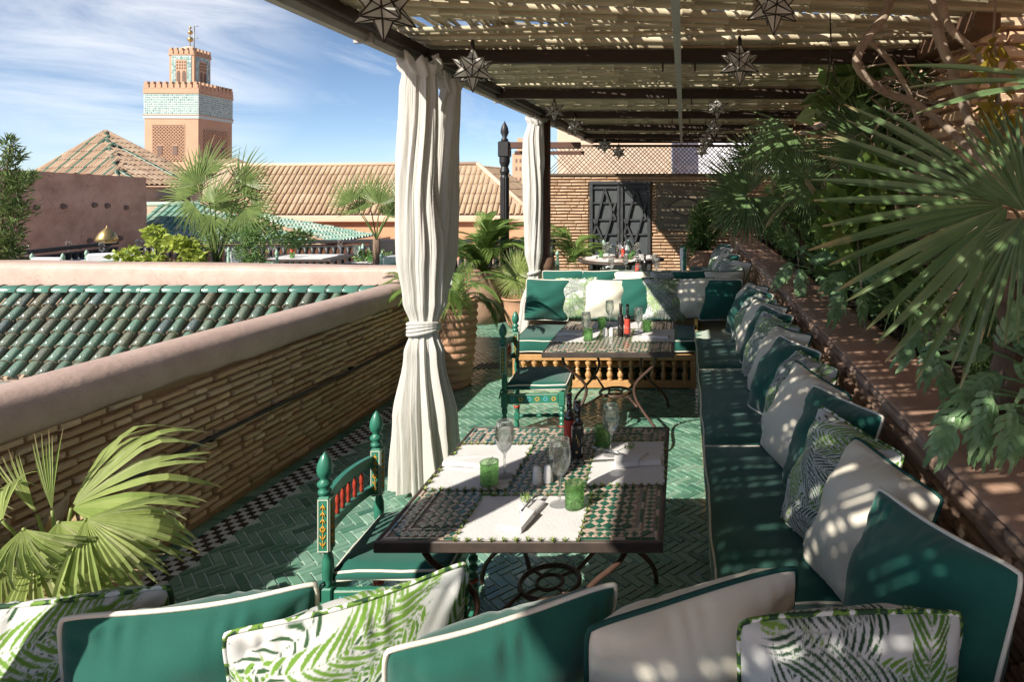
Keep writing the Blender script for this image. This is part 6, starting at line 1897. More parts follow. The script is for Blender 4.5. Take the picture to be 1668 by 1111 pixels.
# ================================================================= PLANTS
def fan_mesh(name, mt, n=26, spread=110, fused=.42, droop=.25, seed=1, width=1.0, curl=.0, tipdroop=0, lenvar=.12):
    """costapalmate leaf of unit radius: hub at the origin, middle segment along +X, upper face +Z"""
    rr = random.Random(seed); mb = MB(); dth = R(2 * spread) / n
    for i in range(n):
        a = -R(spread) + (i + .5) * dth + rr.uniform(-.1, .1) * dth
        c = .80 + .20 * math.cos(a * .8); L = c * (1 + rr.uniform(-lenvar, lenvar))
        vs = []; T = [0.03, .15, .3, fused, .55, .68, .8, .9, 1.0]
        dro = droop * rr.uniform(.6, 1.5); td = tipdroop * rr.uniform(.4, 1.6); sw = rr.uniform(-.06, .06)
        for t in T:
            r = L * t; hw = r * math.tan(dth / 2) * 1.02 if t <= fused else L * fused * math.tan(dth / 2) * (max(0, 1 - (t - fused) / (1.02 - fused)) ** .6) * (1 + (width - 1) * min(1, (t - fused) * 5))
            aa = a + sw * max(0, t - fused)
            z = -dro * (t ** 2.3) * L - td * max(0, t - .6) ** 1.5 + curl * abs(math.sin(a)) * t
            k = 1 - .25 * dro * t - td * max(0, t - .6) * .5
            cx, cy = r * math.cos(aa) * k, r * math.sin(aa) * k
            px, py = -math.sin(aa), math.cos(aa); fo = hw * .55
            vs += [(cx - px * hw, cy - py * hw, z + fo), (cx, cy, z - fo * .3), (cx + px * hw, cy + py * hw, z + fo)]
        fs = []
        for k in range(len(T) - 1):
            o = 3 * k; fs += [(o, o + 1, o + 4, o + 3), (o + 1, o + 2, o + 5, o + 4)]
        mb.add(vs, fs, 0, False)
    return mb.mesh(name, mt)
def frond_mesh(name, mt, n=26, L=1.0, ll=.30, arch=.5, seed=1, w=.012, hang=.35):
    """pinnate frond: base at the origin, rises along +X and arches down; unit length"""
    rr = random.Random(seed); mb = MB()
    def P(t): return Vector((L * (t - .18 * arch * t ** 3), 0, L * (.30 * arch * math.sin(t * 1.7) - arch * .55 * t ** 2.6)))
    mb.tube([P(k / 12) for k in range(13)], [.010 * (1 - .8 * k / 12) for k in range(13)], 5)
    for i in range(n):
        t = .16 + .84 * i / (n - 1); p = P(t); d = (P(min(1, t + .02)) - P(t - .02)).normalized()
        l_ = ll * (math.sin(math.pi * min(1, .22 + .78 * (1 - t) ** .8)) * .85 + .2)
        for s in (-1, 1):
            side = Vector((0, s, 0)); an = R(48 - 25 * t) * rr.uniform(.85, 1.15)
            dd = (d * math.cos(an) + side * math.sin(an) + Vector((0, 0, .12))).normalized()
            nn = Vector((0, 0, 1)); pv = dd.cross(nn).normalized(); q0 = p
            vs = []
            for k, f in enumerate((0, .3, .65, 1)):
                c = p + dd * (l_ * f) + Vector((0, 0, -hang * l_ * f ** 2 * rr.uniform(.8, 1.2)))
                hw = w * (0.5, 1, .8, .05)[k]
                vs += [c - pv * hw, c + pv * hw]
            mb.add(vs, [(2 * k, 2 * k + 1, 2 * k + 3, 2 * k + 2) for k in range(3)], 0, False)
    return mb.mesh(name, mt)
def lobed_mesh(name, mt, seed=1, nl=7):
    """split philodendron leaf of unit length: stalk end at the origin, tip along +X"""
    rr = random.Random(seed); mb = MB()
    prof_ = lambda t: math.sin(math.pi * min(1, .08 + t * .92)) ** .7
    def mid(t): return Vector((t, 0, -.22 * t ** 2 + .05 * math.sin(t * 5)))
    vs = []; N_ = 10
    for k in range(N_ + 1):
        t = k / N_; c = mid(t); h = .13 * prof_(t) + .01
        vs += [c + Vector((0, -h, .03)), c, c + Vector((0, h, .03))]
    mb.add(vs, [f for k in range(N_) for f in ((3 * k, 3 * k + 1, 3 * k + 4, 3 * k + 3), (3 * k + 1, 3 * k + 2, 3 * k + 5, 3 * k + 4))], 0, True)
    for i in range(nl):
        t = .02 + .90 * i / (nl - 1)
        for s in (-1, 1):
            p = mid(t); an = R(98 - 68 * t) * rr.uniform(.92, 1.08); L = (.44 * math.sin(math.pi * (.30 + .62 * (1 - t))) + .10) * rr.uniform(.9, 1.1); hw = .058 * rr.uniform(.85, 1.2)
            vs = []
            for k in range(6):
                f = k / 5; a2 = an - .45 * f
                c = p + Vector((math.cos(a2), s * math.sin(a2), 0)) * (L * f) + Vector((0, 0, -.16 * f * f + .03 * math.sin(f * 6 + i) + .03))
                pv = Vector((-s * math.sin(a2), math.cos(a2), 0)) * (1 if s > 0 else 1)
                pv = Vector((-math.sin(a2), s * math.cos(a2), 0))
                w_ = hw * (.95, 1.1, 1.15, 1.05, .75, .08)[k] * (1 + .2 * math.sin(f * 9 + i))
                vs += [c - pv * w_, c + pv * w_]
            mb.add(vs, [(2 * k, 2 * k + 1, 2 * k + 3, 2 * k + 2) for k in range(5)], 0, True)
    return mb.mesh(name, mt)
def leaf_cloud(name, mt, centers, n, size, seed, parent=None, asp=.45, up=.3, shell=.55, kind='stuff', curve=.25):
    """centers: (x, y, z, rx, ry, rz, weight). Leaves spread through the clumps' volume"""
    rs = np.random.RandomState(seed); C_ = np.array(centers, dtype=float); wts = C_[:, 6] / C_[:, 6].sum()
    pick = rs.choice(len(C_), n, p=wts)
    d = rs.normal(size=(n, 3)); d /= np.linalg.norm(d, axis=1)[:, None]
    r = (shell + (1 - shell) * rs.rand(n)) ** 1.0 * rs.rand(n) ** .28
    pos = C_[pick, :3] + d * r[:, None] * C_[pick, 3:6] * (1 + .25 * rs.normal(size=(n, 1)) * .5)
    ax = d * .7 + rs.normal(size=(n, 3)) * .55 + np.array([0, 0, up]); ax /= np.linalg.norm(ax, axis=1)[:, None]
    nr = rs.normal(size=(n, 3)) * .6 + np.array([0, 0, 1.0]); sd_ = np.cross(ax, nr); sd_ /= np.linalg.norm(sd_, axis=1)[:, None] + 1e-9
    nr = np.cross(sd_, ax)
    L = size * (.6 + .8 * rs.rand(n))[:, None]; W_ = L * asp * .5
    v0 = pos; v1 = pos + ax * L * .45 - sd_ * W_ + nr * L * .06; v2 = pos + ax * L * .45 + sd_ * W_ + nr * L * .06; v3 = pos + ax * L - nr * L * curve
    V = np.stack([v0, v1, v2, v3], 1).reshape(-1, 3); base = np.arange(n)[:, None] * 4
    F = np.concatenate([base + np.array([[0, 1, 3]]), base + np.array([[0, 3, 2]])], 0)
    V = V.reshape(-1, 3)
    me = np_mesh(name, V, F, mt, False)
    o = link(name, me, parent)
    if kind: o['kind'] = kind
    return o
def pot(label, loc, prof_, mt=None, ridged=False, name='plant_pot', n=36):
    t = thing(name, label, 'pot', loc)
    MB().lathe(prof_, n=n).build('vessel', mt or m_terracotta, t)
    top = prof_[-1]
    rim_r = max(p[0] for p in prof_[-4:])
    MB().lathe([(rim_r * .8, prof_[-1][1] - .03), (0, prof_[-1][1] - .02)], n=20, cap=False).build('soil_surface', m_soil, t)
    return t
def ringed(h, r0, r1, nr_, lip=.02):
    p = [(0, 0), (r0 * .96, 0)]
    for k in range(nr_):
        z0, z1 = h * k / nr_, h * (k + 1) / nr_; f = (k + .5) / nr_; r = r0 + (r1 - r0) * math.sin(f * math.pi * .5) ** 1
        p += [(r, z0 + (z1 - z0) * .15), (r + .012, z0 + (z1 - z0) * .5), (r, z0 + (z1 - z0) * .85), (r - .010, z1)]
    p += [(r1 + lip, h + .01), (r1 + lip, h + .05), (r1 - .02, h + .05), (r1 - .03, h - .02)]
    return p
def smoothpot(h, rb, rm, rt, lip=.025):
    return [(0, 0), (rb, 0), (rb + (rm - rb) * .5, h * .2), (rm * .98, h * .5), (rm, h * .72), (rt, h * .9), (rt + lip * .3, h * .93), (rt + lip, h * .95), (rt + lip, h), (rt - .01, h), (rt - .02, h - .05)]
def fanplant(name, label, base, leaves, mt, petiole=True, trunk=None, cat='palm', group=None, n=24, droop=.25, spread=115, seed=1, tipdroop=0, fused=.42, lenvar=.12, width=1.0):
    """leaves: (hub point, direction, normal, radius); base and hubs in world space"""
    t = thing(name, label, cat, base, 0, group)
    ms = [fan_mesh('leaf', mt, n + 3 * k, spread, fused, droop * (.8 + .3 * k), seed + k, tipdroop=tipdroop, lenvar=lenvar, width=width) for k in range(3)]
    B = Vector(base)
    for i, (hub, d, nm, r) in enumerate(leaves):
        hub = Vector(hub)
        o = link('leaf', ms[i % 3], t, M=Matrix.Translation(-B) @ frame_to(hub, d, nm, r))
        if petiole:
            st = (trunk[-1] if trunk else B) if True else B
            st = Vector(st); midp = st.lerp(hub, .55) + Vector((0, 0, .12 * (hub - st).length))
            pts = [((1 - f) ** 2) * st + 2 * f * (1 - f) * midp + f * f * hub for f in [k / 8 for k in range(9)]]
            MB().tube([p - B for p in pts], [.011 - .006 * k / 8 for k in range(9)], 6).build('petiole', mt, t)
    if trunk:
        tb_ = MB(); pts = [Vector(p) - B for p in trunk]
        tb_.tube(pts, [.06, .055, .05, .045, .05][:len(pts)] if len(pts) <= 5 else .05, 9); 
        rr = random.Random(seed)
        for k in range(40):
            f = rr.random(); p = pts[0].lerp(pts[-1], f); a = rr.uniform(0, 6.28); d = Vector((math.cos(a), math.sin(a), .9)); s_ = d.cross(Vector((0, 0, 1))).normalized() * .014
            q = p + d * .035; tb_.add([q - s_, q + s_, q + d * .06], [(0, 1, 2)])
        tb_.build('trunk', m_trunk, t)
    return t
def V3(*a): return Vector(a)

# ---- bright fan palm bottom left
Yp = 2.35
pot('weathered terracotta pot of the bright fan palm at bottom left', (at(70, 900, Yp).x, Yp + .05, 0), smoothpot(.52, .17, .25, .22), m_terracotta2)
b = V3(at(75, 900, Yp).x, Yp + .05, .50)
H_ = lambda x, y, Y: at(x, y, Y)
pol = lambda deg, y=0: (math.cos(R(deg)), y, math.sin(R(deg)))
lv = [(H_(116, 828, 2.40), pol(38, .25), (-.35, -.8, .62), .47), (H_(140, 846, 2.22), pol(-28, -.15), (.10, -.7, .85), .36), (H_(38, 862, 2.12), pol(-72, -.25), (.05, -.85, .55), .30),
      (H_(95, 850, 2.3), pol(-62, -.2), (.05, -.8, .6), .34), (H_(4, 850, 2.25), pol(170, 0), (.0, -.7, .7), .30), (H_(160, 880, 2.35), pol(-50, -.1), (.1, -.7, .7), .25), (H_(60, 900, 2.2), pol(-40, -.3), (.1, -.8, .6), .32), (H_(10, 900, 2.3), pol(-110, -.2), (.1, -.8, .5), .3)]
fanplant('fan_palm', 'bright sunlit fan palm with drooping split leaves in the bottom left corner', b, lv, m_fanlight, n=19, droop=.38, spread=62, seed=5, tipdroop=.7, fused=.5, lenvar=.14, width=1.2)
lv = [(H_(85, 832, 2.38), pol(98), (.3, -.9, .1), .27), (H_(60, 838, 2.42), pol(122), (.3, -.9, .1), .26)]
fanplant('fan_palm_shoot', 'two upright unopened fan leaves of the bright palm at bottom left', b, lv, m_fanlight, n=7, droop=.05, spread=11, seed=6, fused=.3, width=2.0)
tag(leaf_cloud('low_shrub_leaves', m_fandark, [(-2.62, 2.75, .35, .18, .25, .28, 1), (-2.75, 2.3, .3, .15, .2, .25, 1)], 420, .13, 8), 'dark shady shrub leaves behind the bright fan palm against the parapet', 'shrub', kind=None)

# ---- big fan leaf at right
base = V3(1.62, 2.55, .95)
lv = [(H_(1642, 332, 2.15), (-1, .05, -.26), (-.10, -1, .22), .65), (H_(1672, 345, 2.05), (-.15, -.1, .9), (-.35, -.9, .1), .34), (H_(1668, 352, 2.1), (-.25, -.25, -.9), (-.5, -.8, .1), .42),
      (H_(1690, 300, 2.4), (.1, 0, 1), (-.4, -.9, .1), .34)]
fanplant('big_fan_palm', 'large dark green fan palm spreading its big leaf from the right edge', base, lv, m_fan, n=18, droop=.14, spread=64, seed=15, fused=.38, lenvar=.07,
         trunk=[V3(1.45, 2.75, .92), V3(1.43, 2.72, 1.15), V3(1.40, 2.68, 1.4), V3(1.36, 2.6, 1.62), V3(1.26, 2.4, 1.78)], width=1.35)
fanplant('fan_palm', 'few long dark palm blades entering from the upper right corner', V3(1.9, 2.2, 1.3), [(H_(1735, 130, 2.0), (-1, .05, .02), (-.1, -.9, .4), .50)], m_fandark, n=3, droop=.15, spread=14, seed=16, fused=.1, width=4.5)
# ---- more fan palms along the planter
def ring_leaves(px_, py_, Y, r, angs, tilt=.25, jit=7):
    rr = random.Random(px_ + jit); out = []
    for a in angs:
        a = R(a); d = V3(math.cos(a), rr.uniform(-.4, .3), math.sin(a)); out.append((H_(px_ + 16 * math.cos(a) * r * 3 / Y, py_ - 16 * math.sin(a) * r * 3 / Y, Y + rr.uniform(-.15, .15)), d, (-.2 + .3 * math.cos(a), -1, .35), r * rr.uniform(.85, 1.1)))
    return out
fanplant('fan_palm', 'dark fan palm leaning over the ledge before the bronze panel', V3(1.55, 7.6, .95), ring_leaves(1222, 318, 7.0, .56, (170, 215, 120, 250, 290)), m_fandark, seed=22, n=22, droop=.2, spread=75, trunk=[V3(1.5, 7.6, .95), V3(1.4, 7.5, 1.25), V3(1.1, 7.3, 1.6)])
fanplant('fan_palm', 'fan palm with upright leaves in front of the lattice screen', V3(1.6, 8.6, .95), ring_leaves(1245, 268, 8.2, .55, (110, 150, 70, 35, 180)), m_fan, seed=25, n=20, droop=.12, spread=60, trunk=[V3(1.6, 8.6, .95), V3(1.5, 8.5, 1.4), V3(1.2, 8.3, 2.0)])
fanplant('fan_palm', 'thin leaved fan palm radiating in the middle of the planter', V3(1.5, 5.2, .95), ring_leaves(1315, 296, 5.0, .40, (165, 120, 240, 60, 300, 15)), m_fandark, seed=28, n=16, droop=.1, spread=55, fused=.2, width=.6)
fanplant('fan_palm', 'tall dark palm with hanging leaves under the reed roof', V3(1.75, 6.5, .95), ring_leaves(1300, 215, 6.2, .55, (250, 220, 280, 190)), m_fandark, seed=33, n=20, droop=.5, spread=55, trunk=[V3(1.75, 6.5, .95), V3(1.6, 6.45, 1.6), V3(1.25, 6.3, 2.4)])
fanplant('fan_palm', 'fan palm with stiff leaves behind the big leaf', V3(1.9, 4.9, .95), ring_leaves(1420, 235, 4.8, .46, (140, 105, 175)), m_fan, seed=36, n=18, droop=.1, spread=50)
# fronds in the planter
FR1 = [frond_mesh('frond', m_fan, 34, 1, .28, .6, s, .009, .4) for s in (1, 2)]
FR2 = [frond_mesh('frond', m_areca, 38, 1, .30, .7, s, .0072, .45) for s in (1, 2, 3)]
FR3 = [frond_mesh('frond', m_fern, 30, 1, .22, .7, s, .012, .3) for s in (1, 2)]
def frondplant(name, label, base, n, L, ms, seed, cat='palm', up=(.5, 1.1), group=None, az=None, thick=1.0):
    t = thing(name, label, cat, base, 0, group); rr = random.Random(seed)
    for k in range(n):
        a = 2 * math.pi * k / n + rr.uniform(-.3, .3) if az is None else R(rr.uniform(*az))
        e = rr.uniform(*up); d = V3(math.cos(a) * math.cos(e), math.sin(a) * math.cos(e), math.sin(e)); l_ = L * rr.uniform(.75, 1.15)
        M = frame_to((rr.uniform(-.03, .03), rr.uniform(-.03, .03), 0), d, (0, 0, 1), l_)
        link('frond', ms[k % len(ms)], t, M=M @ Matrix.Diagonal((1, thick, 1, 1)))
    return t
frondplant('palm_bush', 'drooping palm fronds hanging over the middle of the planter', (1.65, 6.2, 1.75), 11, .85, FR1, 4, up=(.1, 1.1))

# green bushes along the ledge, each its own clump of small leaves
rr = random.Random(77)
bush = [('ferny green bush where the planter ledge meets the back wall', 11.6, 1.65, 1.25, .35, .9, m_shrub, .10), ('ferny bush spilling over the far part of the ledge', 10.0, 1.6, 1.2, .38, .8, m_fern, .09),
        ('dense ferny bush on the ledge below the leaning dark fan palm', 8.4, 1.58, 1.22, .40, .8, m_fern, .085), ('dense green bush spilling over the middle of the ledge', 7.0, 1.58, 1.2, .40, .75, m_shrub, .085),
        ('wide ferny bush behind the pillows of the second table', 5.8, 1.58, 1.2, .38, .65, m_fern, .08), ('dark ferny bush next to the hanging dry leaves', 4.85, 1.62, 1.18, .32, .5, m_shrub, .075)]
for k, (lb, y, x, z, r, ry, mt_, sz) in enumerate(bush):
    x += .10; z += .05; t = thing('ledge_bush', lb, 'bush', (x, y, .95), 0, None)
    cl = [(x - .02 + rr.uniform(-.16, .12), y + rr.uniform(-ry, ry), z + rr.uniform(-.12, .12), r * rr.uniform(.4, .75), r * rr.uniform(.5, .9), r * rr.uniform(.4, .7), 1) for _ in range(11)]
    cl = [(a - x, b_ - y, c - .95, d, e, f, g) for a, b_, c, d, e, f, g in cl]
    leaf_cloud('foliage', mt_, cl, 3600, sz, 100 + k, t, asp=.30)
    for q in range(7): MB().tube([(rr.uniform(-.05, .05), rr.uniform(-.3, .3), 0), (rr.uniform(-.15, .1), rr.uniform(-.4, .4), .3)], .006, 5).build('stem', m_trunk, t)
    for q in range(14):
        a = rr.uniform(60, 300); M = frame_to((rr.uniform(-.05, .15), rr.uniform(-ry, ry), rr.uniform(.1, .4)), (math.cos(R(a)), math.sin(R(a)), rr.uniform(-.1, .5)), (0, 0, 1), rr.uniform(.16, .27))
        link('frond', FR3[q % 2], t, M=M)
t = thing('red_leaved_plant', 'reddish leaved plant at the far end of the planter ledge', 'plant', (1.75, 10.6, 1.4))
leaf_cloud('foliage', m_redleaf, [(0, 0, .15, .25, .4, .25, 1)], 700, .10, 71, t); MB().tube([(0, 0, -.45), (.02, .02, .1)], .01, 5).build('stem', m_trunk, t)
# upper wall greenery
for k, (lb, px_, py_, Y_, r, mt_, sz, n_, ws) in enumerate((('broad leaved climber under the roof behind the big fan leaf', 1372, 170, 4.9, .22, m_shrub, .17, 170, .3), ('bright broad leaves growing on the wall behind the big fan leaf', 1390, 350, 4.6, .30, m_areca, .16, 300, .3),
                       ('hanging dark climber leaves near the brick pier', 1440, 190, 4.7, .22, m_fandark, .12, 220, .3), ('light green leaves on the wall above the ledge', 1290, 330, 7.4, .4, m_shrub, .12, 500, .4))):
    p = at(px_, py_, Y_); t = thing('wall_climber', lb, 'climber', p)
    leaf_cloud('foliage', mt_, [(.0, 0, 0, r, r, r * .8, 1), (.25, .1, -.25, r * .8, r, r * .8, 1), (.1, -.1, .2, r * .6, r, r * .5, .7)], n_, sz, 200 + k, t, asp=.7)
    MB().tube([(.1, 0, -1.0), (.05, 0, -.4), (0, 0, .2)], .008, 5).build('stem', m_vine, t)
t = thing('yellowing_climber', 'yellowed hanging leaves beside the brick pier at the right edge', 'climber', at(1622, 90, 2.9))
leaf_cloud('foliage', m_yellowleaf, [(0, 0, 0, .10, .1, .14, 1), (.02, 0, -.25, .07, .1, .16, 1)], 60, .085, 301, t, asp=.55, up=-.9); MB().tube([(.02, .02, .5), (0, .02, .1), (.03, 0, -.35)], .006, 5).build('stem', m_vine, t)
# hanging dry leaf plant and asparagus fern
t = thing('drooping_plant', 'drooping long leaved plant beside the reddish wall under the big leaf', 'plant', (1.52, 4.05, 1.2)); rr = random.Random(5)
for k in range(46):
    a = rr.uniform(0, 6.28); L = rr.uniform(.25, .42); mb = MB(); d = V3(math.cos(a), math.sin(a), 0); pv = V3(-d.y, d.x, 0) * .012
    pts = [d * (L * .55 * f) + V3(0, 0, .16 * math.sin(f * 2.2) - .42 * L * 2 * f * f) for f in (0, .25, .5, .75, 1)]
    vs = []
    for j, p in enumerate(pts): w_ = (.3, 1, 1.2, .9, .05)[j]; vs += [p - pv * w_, p + pv * w_]
    off = V3(rr.uniform(-.1, .1), rr.uniform(-.25, .25), 0)
    mb.add([v + off for v in vs], [(2 * j, 2 * j + 1, 2 * j + 3, 2 * j + 2) for j in range(4)], 0, True); mb.build('leaf', m_shrub, t)
t = thing('asparagus_fern', 'hanging feathery fern in front of the bricks under the big leaf', 'fern', (1.38, 3.05, 1.42))
leaf_cloud('foliage', m_fern, [(0, 0, .0, .11, .11, .15, 2), (.0, 0, -.22, .09, .09, .18, 1)], 3200, .030, 61, t, asp=.14, up=-.8)
MB().tube([(.06, 0, -.5), (.03, 0, -.2), (0, 0, .05)], .008, 6).build('stem', m_vine, t)
# split leaf philodendron over the ledge
LB = [lobed_mesh('leaf', m_philo, s) for s in (1, 2, 3)]
def philo(label, base, specs, seed):
    t = thing('philodendron', label, 'plant', base); B = Vector(base); rr = random.Random(seed)
    for i, (px_, py_, Y_, dx_, dz_, s) in enumerate(specs):
        tip0 = at(px_, py_, Y_); d = V3(dx_, rr.uniform(-.45, -.1), dz_); nm = V3(rr.uniform(-.3, .3), -.75, .6)
        link('leaf', LB[i % 3], t, M=Matrix.Translation(-B) @ frame_to(tip0, d, nm, s))
        st = V3(0, 0, 0); e = tip0 - B; m_ = st.lerp(e, .5) + V3(0, 0, .10)
        pts = [((1 - f) ** 2) * st + 2 * f * (1 - f) * m_ + f * f * e for f in [k / 8 for k in range(9)]]
        MB().tube(pts, .0055, 6).build('stalk', m_philo, t)
    return t
philo('large split leaved philodendron spilling over the ledge at lower right', (1.70, 2.45, .98),
      [(1590, 628, 2.40, -.75, -.5, .155), (1562, 660, 2.32, -.5, -.85, .17), (1592, 662, 2.28, -.05, -1, .155), (1610, 570, 2.5, -.85, .15, .15), (1625, 612, 2.35, -.8, -.3, .16), (1645, 660, 2.2, .0, -1, .17),
       (1655, 600, 2.3, .8, .1, .16), (1662, 640, 2.2, .7, -.5, .15), (1630, 560, 2.5, .3, .6, .15), (1610, 640, 2.25, -.2, -.9, .16), (1655, 565, 2.5, .7, .4, .15)], 3)
philo('smaller split leaved philodendron in the middle of the ledge', (1.66, 3.15, .98),
      [(1520, 560, 3.0, -.4, -.9, .15), (1500, 545, 3.1, -.7, -.6, .15), (1532, 585, 2.95, .1, -1, .14), (1520, 535, 3.2, -.3, .4, .13), (1550, 560, 3.1, .6, .1, .14)], 4)
philo('dark philodendron leaves hanging over the ledge near the fern bush', (1.58, 4.6, .98),
      [(1372, 468, 4.4, -.3, -1, .20), (1400, 470, 4.3, .2, -1, .17), (1405, 455, 4.5, .6, .3, .18), (1375, 445, 4.7, -.6, -.3, .18)], 5)
philo('split leaves at the far half of the ledge beside the ferny bushes', (1.55, 6.2, .98),
      [(1290, 430, 6.0, -.6, -.7, .2), (1305, 440, 5.9, -.1, -1, .2), (1320, 425, 6.2, .6, .3, .2), (1300, 405, 6.8, -.2, .6, .2), (1335, 450, 5.6, .5, -.6, .2)], 6)
# twisted trunk and vines at right
def limb(name, label, pts, rad, mt_, cat, seed=1):
    P_ = [Vector(p) for p in pts]; out = []; rads = []; rr = random.Random(seed)
    m_ = len(P_) - 1
    for i in range(m_):
        p0, p1, p2, p3 = P_[max(0, i - 1)], P_[i], P_[i + 1], P_[min(m_, i + 2)]
        for k in range(7):
            f = k / 7; q_ = .5 * ((2 * p1) + (p2 - p0) * f + (2 * p0 - 5 * p1 + 4 * p2 - p3) * f * f + (3 * p1 - p0 - 3 * p2 + p3) * f ** 3)
            out.append(q_); u_ = (i + f) / m_; rads.append((rad[0] * (1 - u_) + rad[1] * u_) * rr.uniform(.9, 1.12))
    out.append(P_[-1]); rads.append(rad[1])
    o = MB().tube(out, rads, 10).build(name, mt_); return tag(o, label, cat)
limb('tree_trunk', 'thick twisted bark trunk at the right edge below the big fan leaf', [H_(1655, 660, 2.5), H_(1640, 600, 2.55), H_(1650, 520, 2.6), H_(1630, 450, 2.6), H_(1622, 410, 2.6), H_(1650, 370, 2.5)], (.060, .045), m_trunk, 'trunk', 1)
limb('tree_trunk', 'thinner trunk crossing behind the twisted one at the right edge', [H_(1625, 640, 2.8), H_(1648, 560, 2.75), H_(1675, 470, 2.7), H_(1660, 400, 2.7), H_(1690, 330, 2.6)], (.03, .02), m_trunk, 'trunk', 2)
limb('climbing_vine', 'bare curved vine looping down from the reed roof at upper right', [H_(1450, -10, 3.3), H_(1440, 25, 3.3), H_(1404, 75, 3.3), H_(1398, 110, 3.3), H_(1440, 148, 3.35), H_(1490, 168, 3.4), H_(1540, 205, 3.4), H_(1600, 262, 3.3)], (.024, .019), m_vine, 'vine', 3)
limb('climbing_vine', 'long bare vine stem rising past the brick pier to the roof', [H_(1516, -20, 3.1), H_(1530, 60, 3.1), H_(1556, 125, 3.1), H_(1580, 200, 3.1), H_(1600, 250, 3.1), H_(1612, 330, 3.0), H_(1600, 430, 3.0)], (.025, .024), m_vine, 'vine', 4)
limb('climbing_vine', 'pale vine branch forking to the right in front of the brick pier', [H_(1528, -20, 3.0), H_(1545, 40, 3.0), H_(1575, 72, 3.0), H_(1605, 105, 3.0), H_(1630, 180, 2.9)], (.020, .011), m_vine, 'vine', 5)
limb('climbing_vine', 'thin vine twigs crossing below the wooden lintel', [H_(1410, 60, 3.8), H_(1450, 100, 3.8), H_(1480, 150, 3.8), H_(1500, 210, 3.8), H_(1530, 260, 3.7)], (.018, .010), m_vine, 'vine', 6)
t = thing('roof_climber', 'twiggy leafless climber tangle above the pier', 'climber', at(1500, 150, 3.9)); rr = random.Random(14)
for k in range(26):
    p = V3(rr.uniform(-.25, .25), rr.uniform(-.2, .2), rr.uniform(-.25, .3)); pts = [p]
    for j in range(5): p = p + V3(rr.uniform(-.12, .12), rr.uniform(-.08, .08), rr.uniform(-.09, .09)); pts.append(p)
    MB().tube(pts, [.007, .006, .005, .004, .003, .002], 5).build('twig', m_vine, t)

# ---- pots and plants on the left side of the terrace
x = at(728, 560, 6.4).x
pot('tall ridged terracotta pot right of the big curtain', (x, 6.55, 0), ringed(.82, .17, .235, 11), m_terracotta)
frondplant('areca_palm', 'green palm with drooping fronds in the tall ridged pot', (x, 6.55, .80), 26, .62, FR2, 5, up=(-.1, .9))
x = at(785, 480, 9.5).x
pot('large smooth terracotta pot with the tall areca palm', (x, 9.6, 0), smoothpot(.76, .22, .30, .31), m_terracotta2)
frondplant('areca_palm', 'tall bushy areca palm in the large terracotta pot', (x, 9.6, .72), 38, .95, FR2, 8, up=(.35, 1.35))
x = at(846, 500, 9.3).x
pot('small fluted terracotta pot beside the far curtain', (x, 9.3, 0), smoothpot(.42, .14, .21, .22), m_terracotta)
lv = ring_leaves(843, 448, 9.2, .40, (90, 130, 50, 170, 10, 210, 330, 250, 290))
fanplant('fan_palm', 'bright green spiky fan palm in the small fluted pot', V3(x, 9.3, .42), lv, m_fanlight, n=18, droop=.15, spread=70, seed=44, fused=.25)
o = MB().box((0, 0, .2), (.17, .2, .4), bev=.01).build('wooden_block', m_beamwood, loc=(at(815, 500, 9.7).x, 9.7, 0)); tag(o, 'brown square wooden post base between the two terracotta pots', 'block')
x = at(1152, 430, 12.4).x
pot('round terracotta pot of the dark shrub by the back wall', (x, 12.4, 0), smoothpot(.78, .22, .34, .24), m_terracotta)
t = thing('potted_shrub', 'dark dense leafy shrub in the round pot before the bronze panel', 'shrub', (x, 12.4, .78))
leaf_cloud('foliage', m_shrub, [(0, -.05, .5, .36, .3, .42, 1), (-.15, 0, .15, .25, .25, .25, .6), (.12, 0, .75, .25, .25, .25, .5)], 2600, .10, 81, t, asp=.4); MB().tube([(0, 0, 0), (.01, 0, .5)], .02, 6).build('stem', m_trunk, t)
frondplant('areca_palm', 'sunlit bright palm fronds before the back wall left of the door', (at(930, 440, 12.2).x, 12.3, .55), 22, .95, FR2, 31, up=(.3, 1.1))
frondplant('areca_palm', 'grey green spiky plant behind the carved black post', (at(850, 400, 10.9).x, 10.9, .6), 16, .8, FR1, 33, up=(.2, 1.3))
t = frondplant('areca_palm', 'fronds hanging over the parapet just left of the big curtain', (at(658, 470, 7.0).x, 7.0, .95), 9, .42, FR2, 35, up=(-.2, .8))
# ---- neighbouring terrace plants
Y = 8.4; b = at(352, 428, Y)
lv = []
rr = random.Random(50)
for (hx, hy) in ((322, 300), (388, 312), (350, 330), (335, 285), (395, 298), (362, 345), (310, 320), (405, 325)):
    a = math.atan2(-(hy - 420), hx - 352); d = V3(math.cos(a) * 1.3, rr.uniform(-.5, .3), math.sin(a)); lv.append((H_(hx, hy, Y + rr.uniform(-.2, .2)), d, V3(rr.uniform(-.4, .4), -1, .5), .50 * rr.uniform(.85, 1.1)))
for (hx, hy) in ((318, 335), (400, 340), (345, 350)):
    lv.append((H_(hx, hy, Y - .1), V3((hx - 355) / 60, -.2, -.7), V3(0, -1, .3), .42))
fanplant('fan_palm', 'tall many leaved fan palm between the pink wall and the orange hall', b, lv, m_palm, n=22, droop=.22, spread=85, seed=55, trunk=[V3(b.x, Y, .0), V3(b.x, Y, .5), V3(b.x, Y, .95)], fused=.35)
pot('terracotta pot at the foot of the tall fan palm', (at(372, 430, 8.5).x, 8.5, 0), smoothpot(.95, .22, .3, .32), m_terracotta2)
Y = 10.2; b = at(611, 430, Y); lv = []
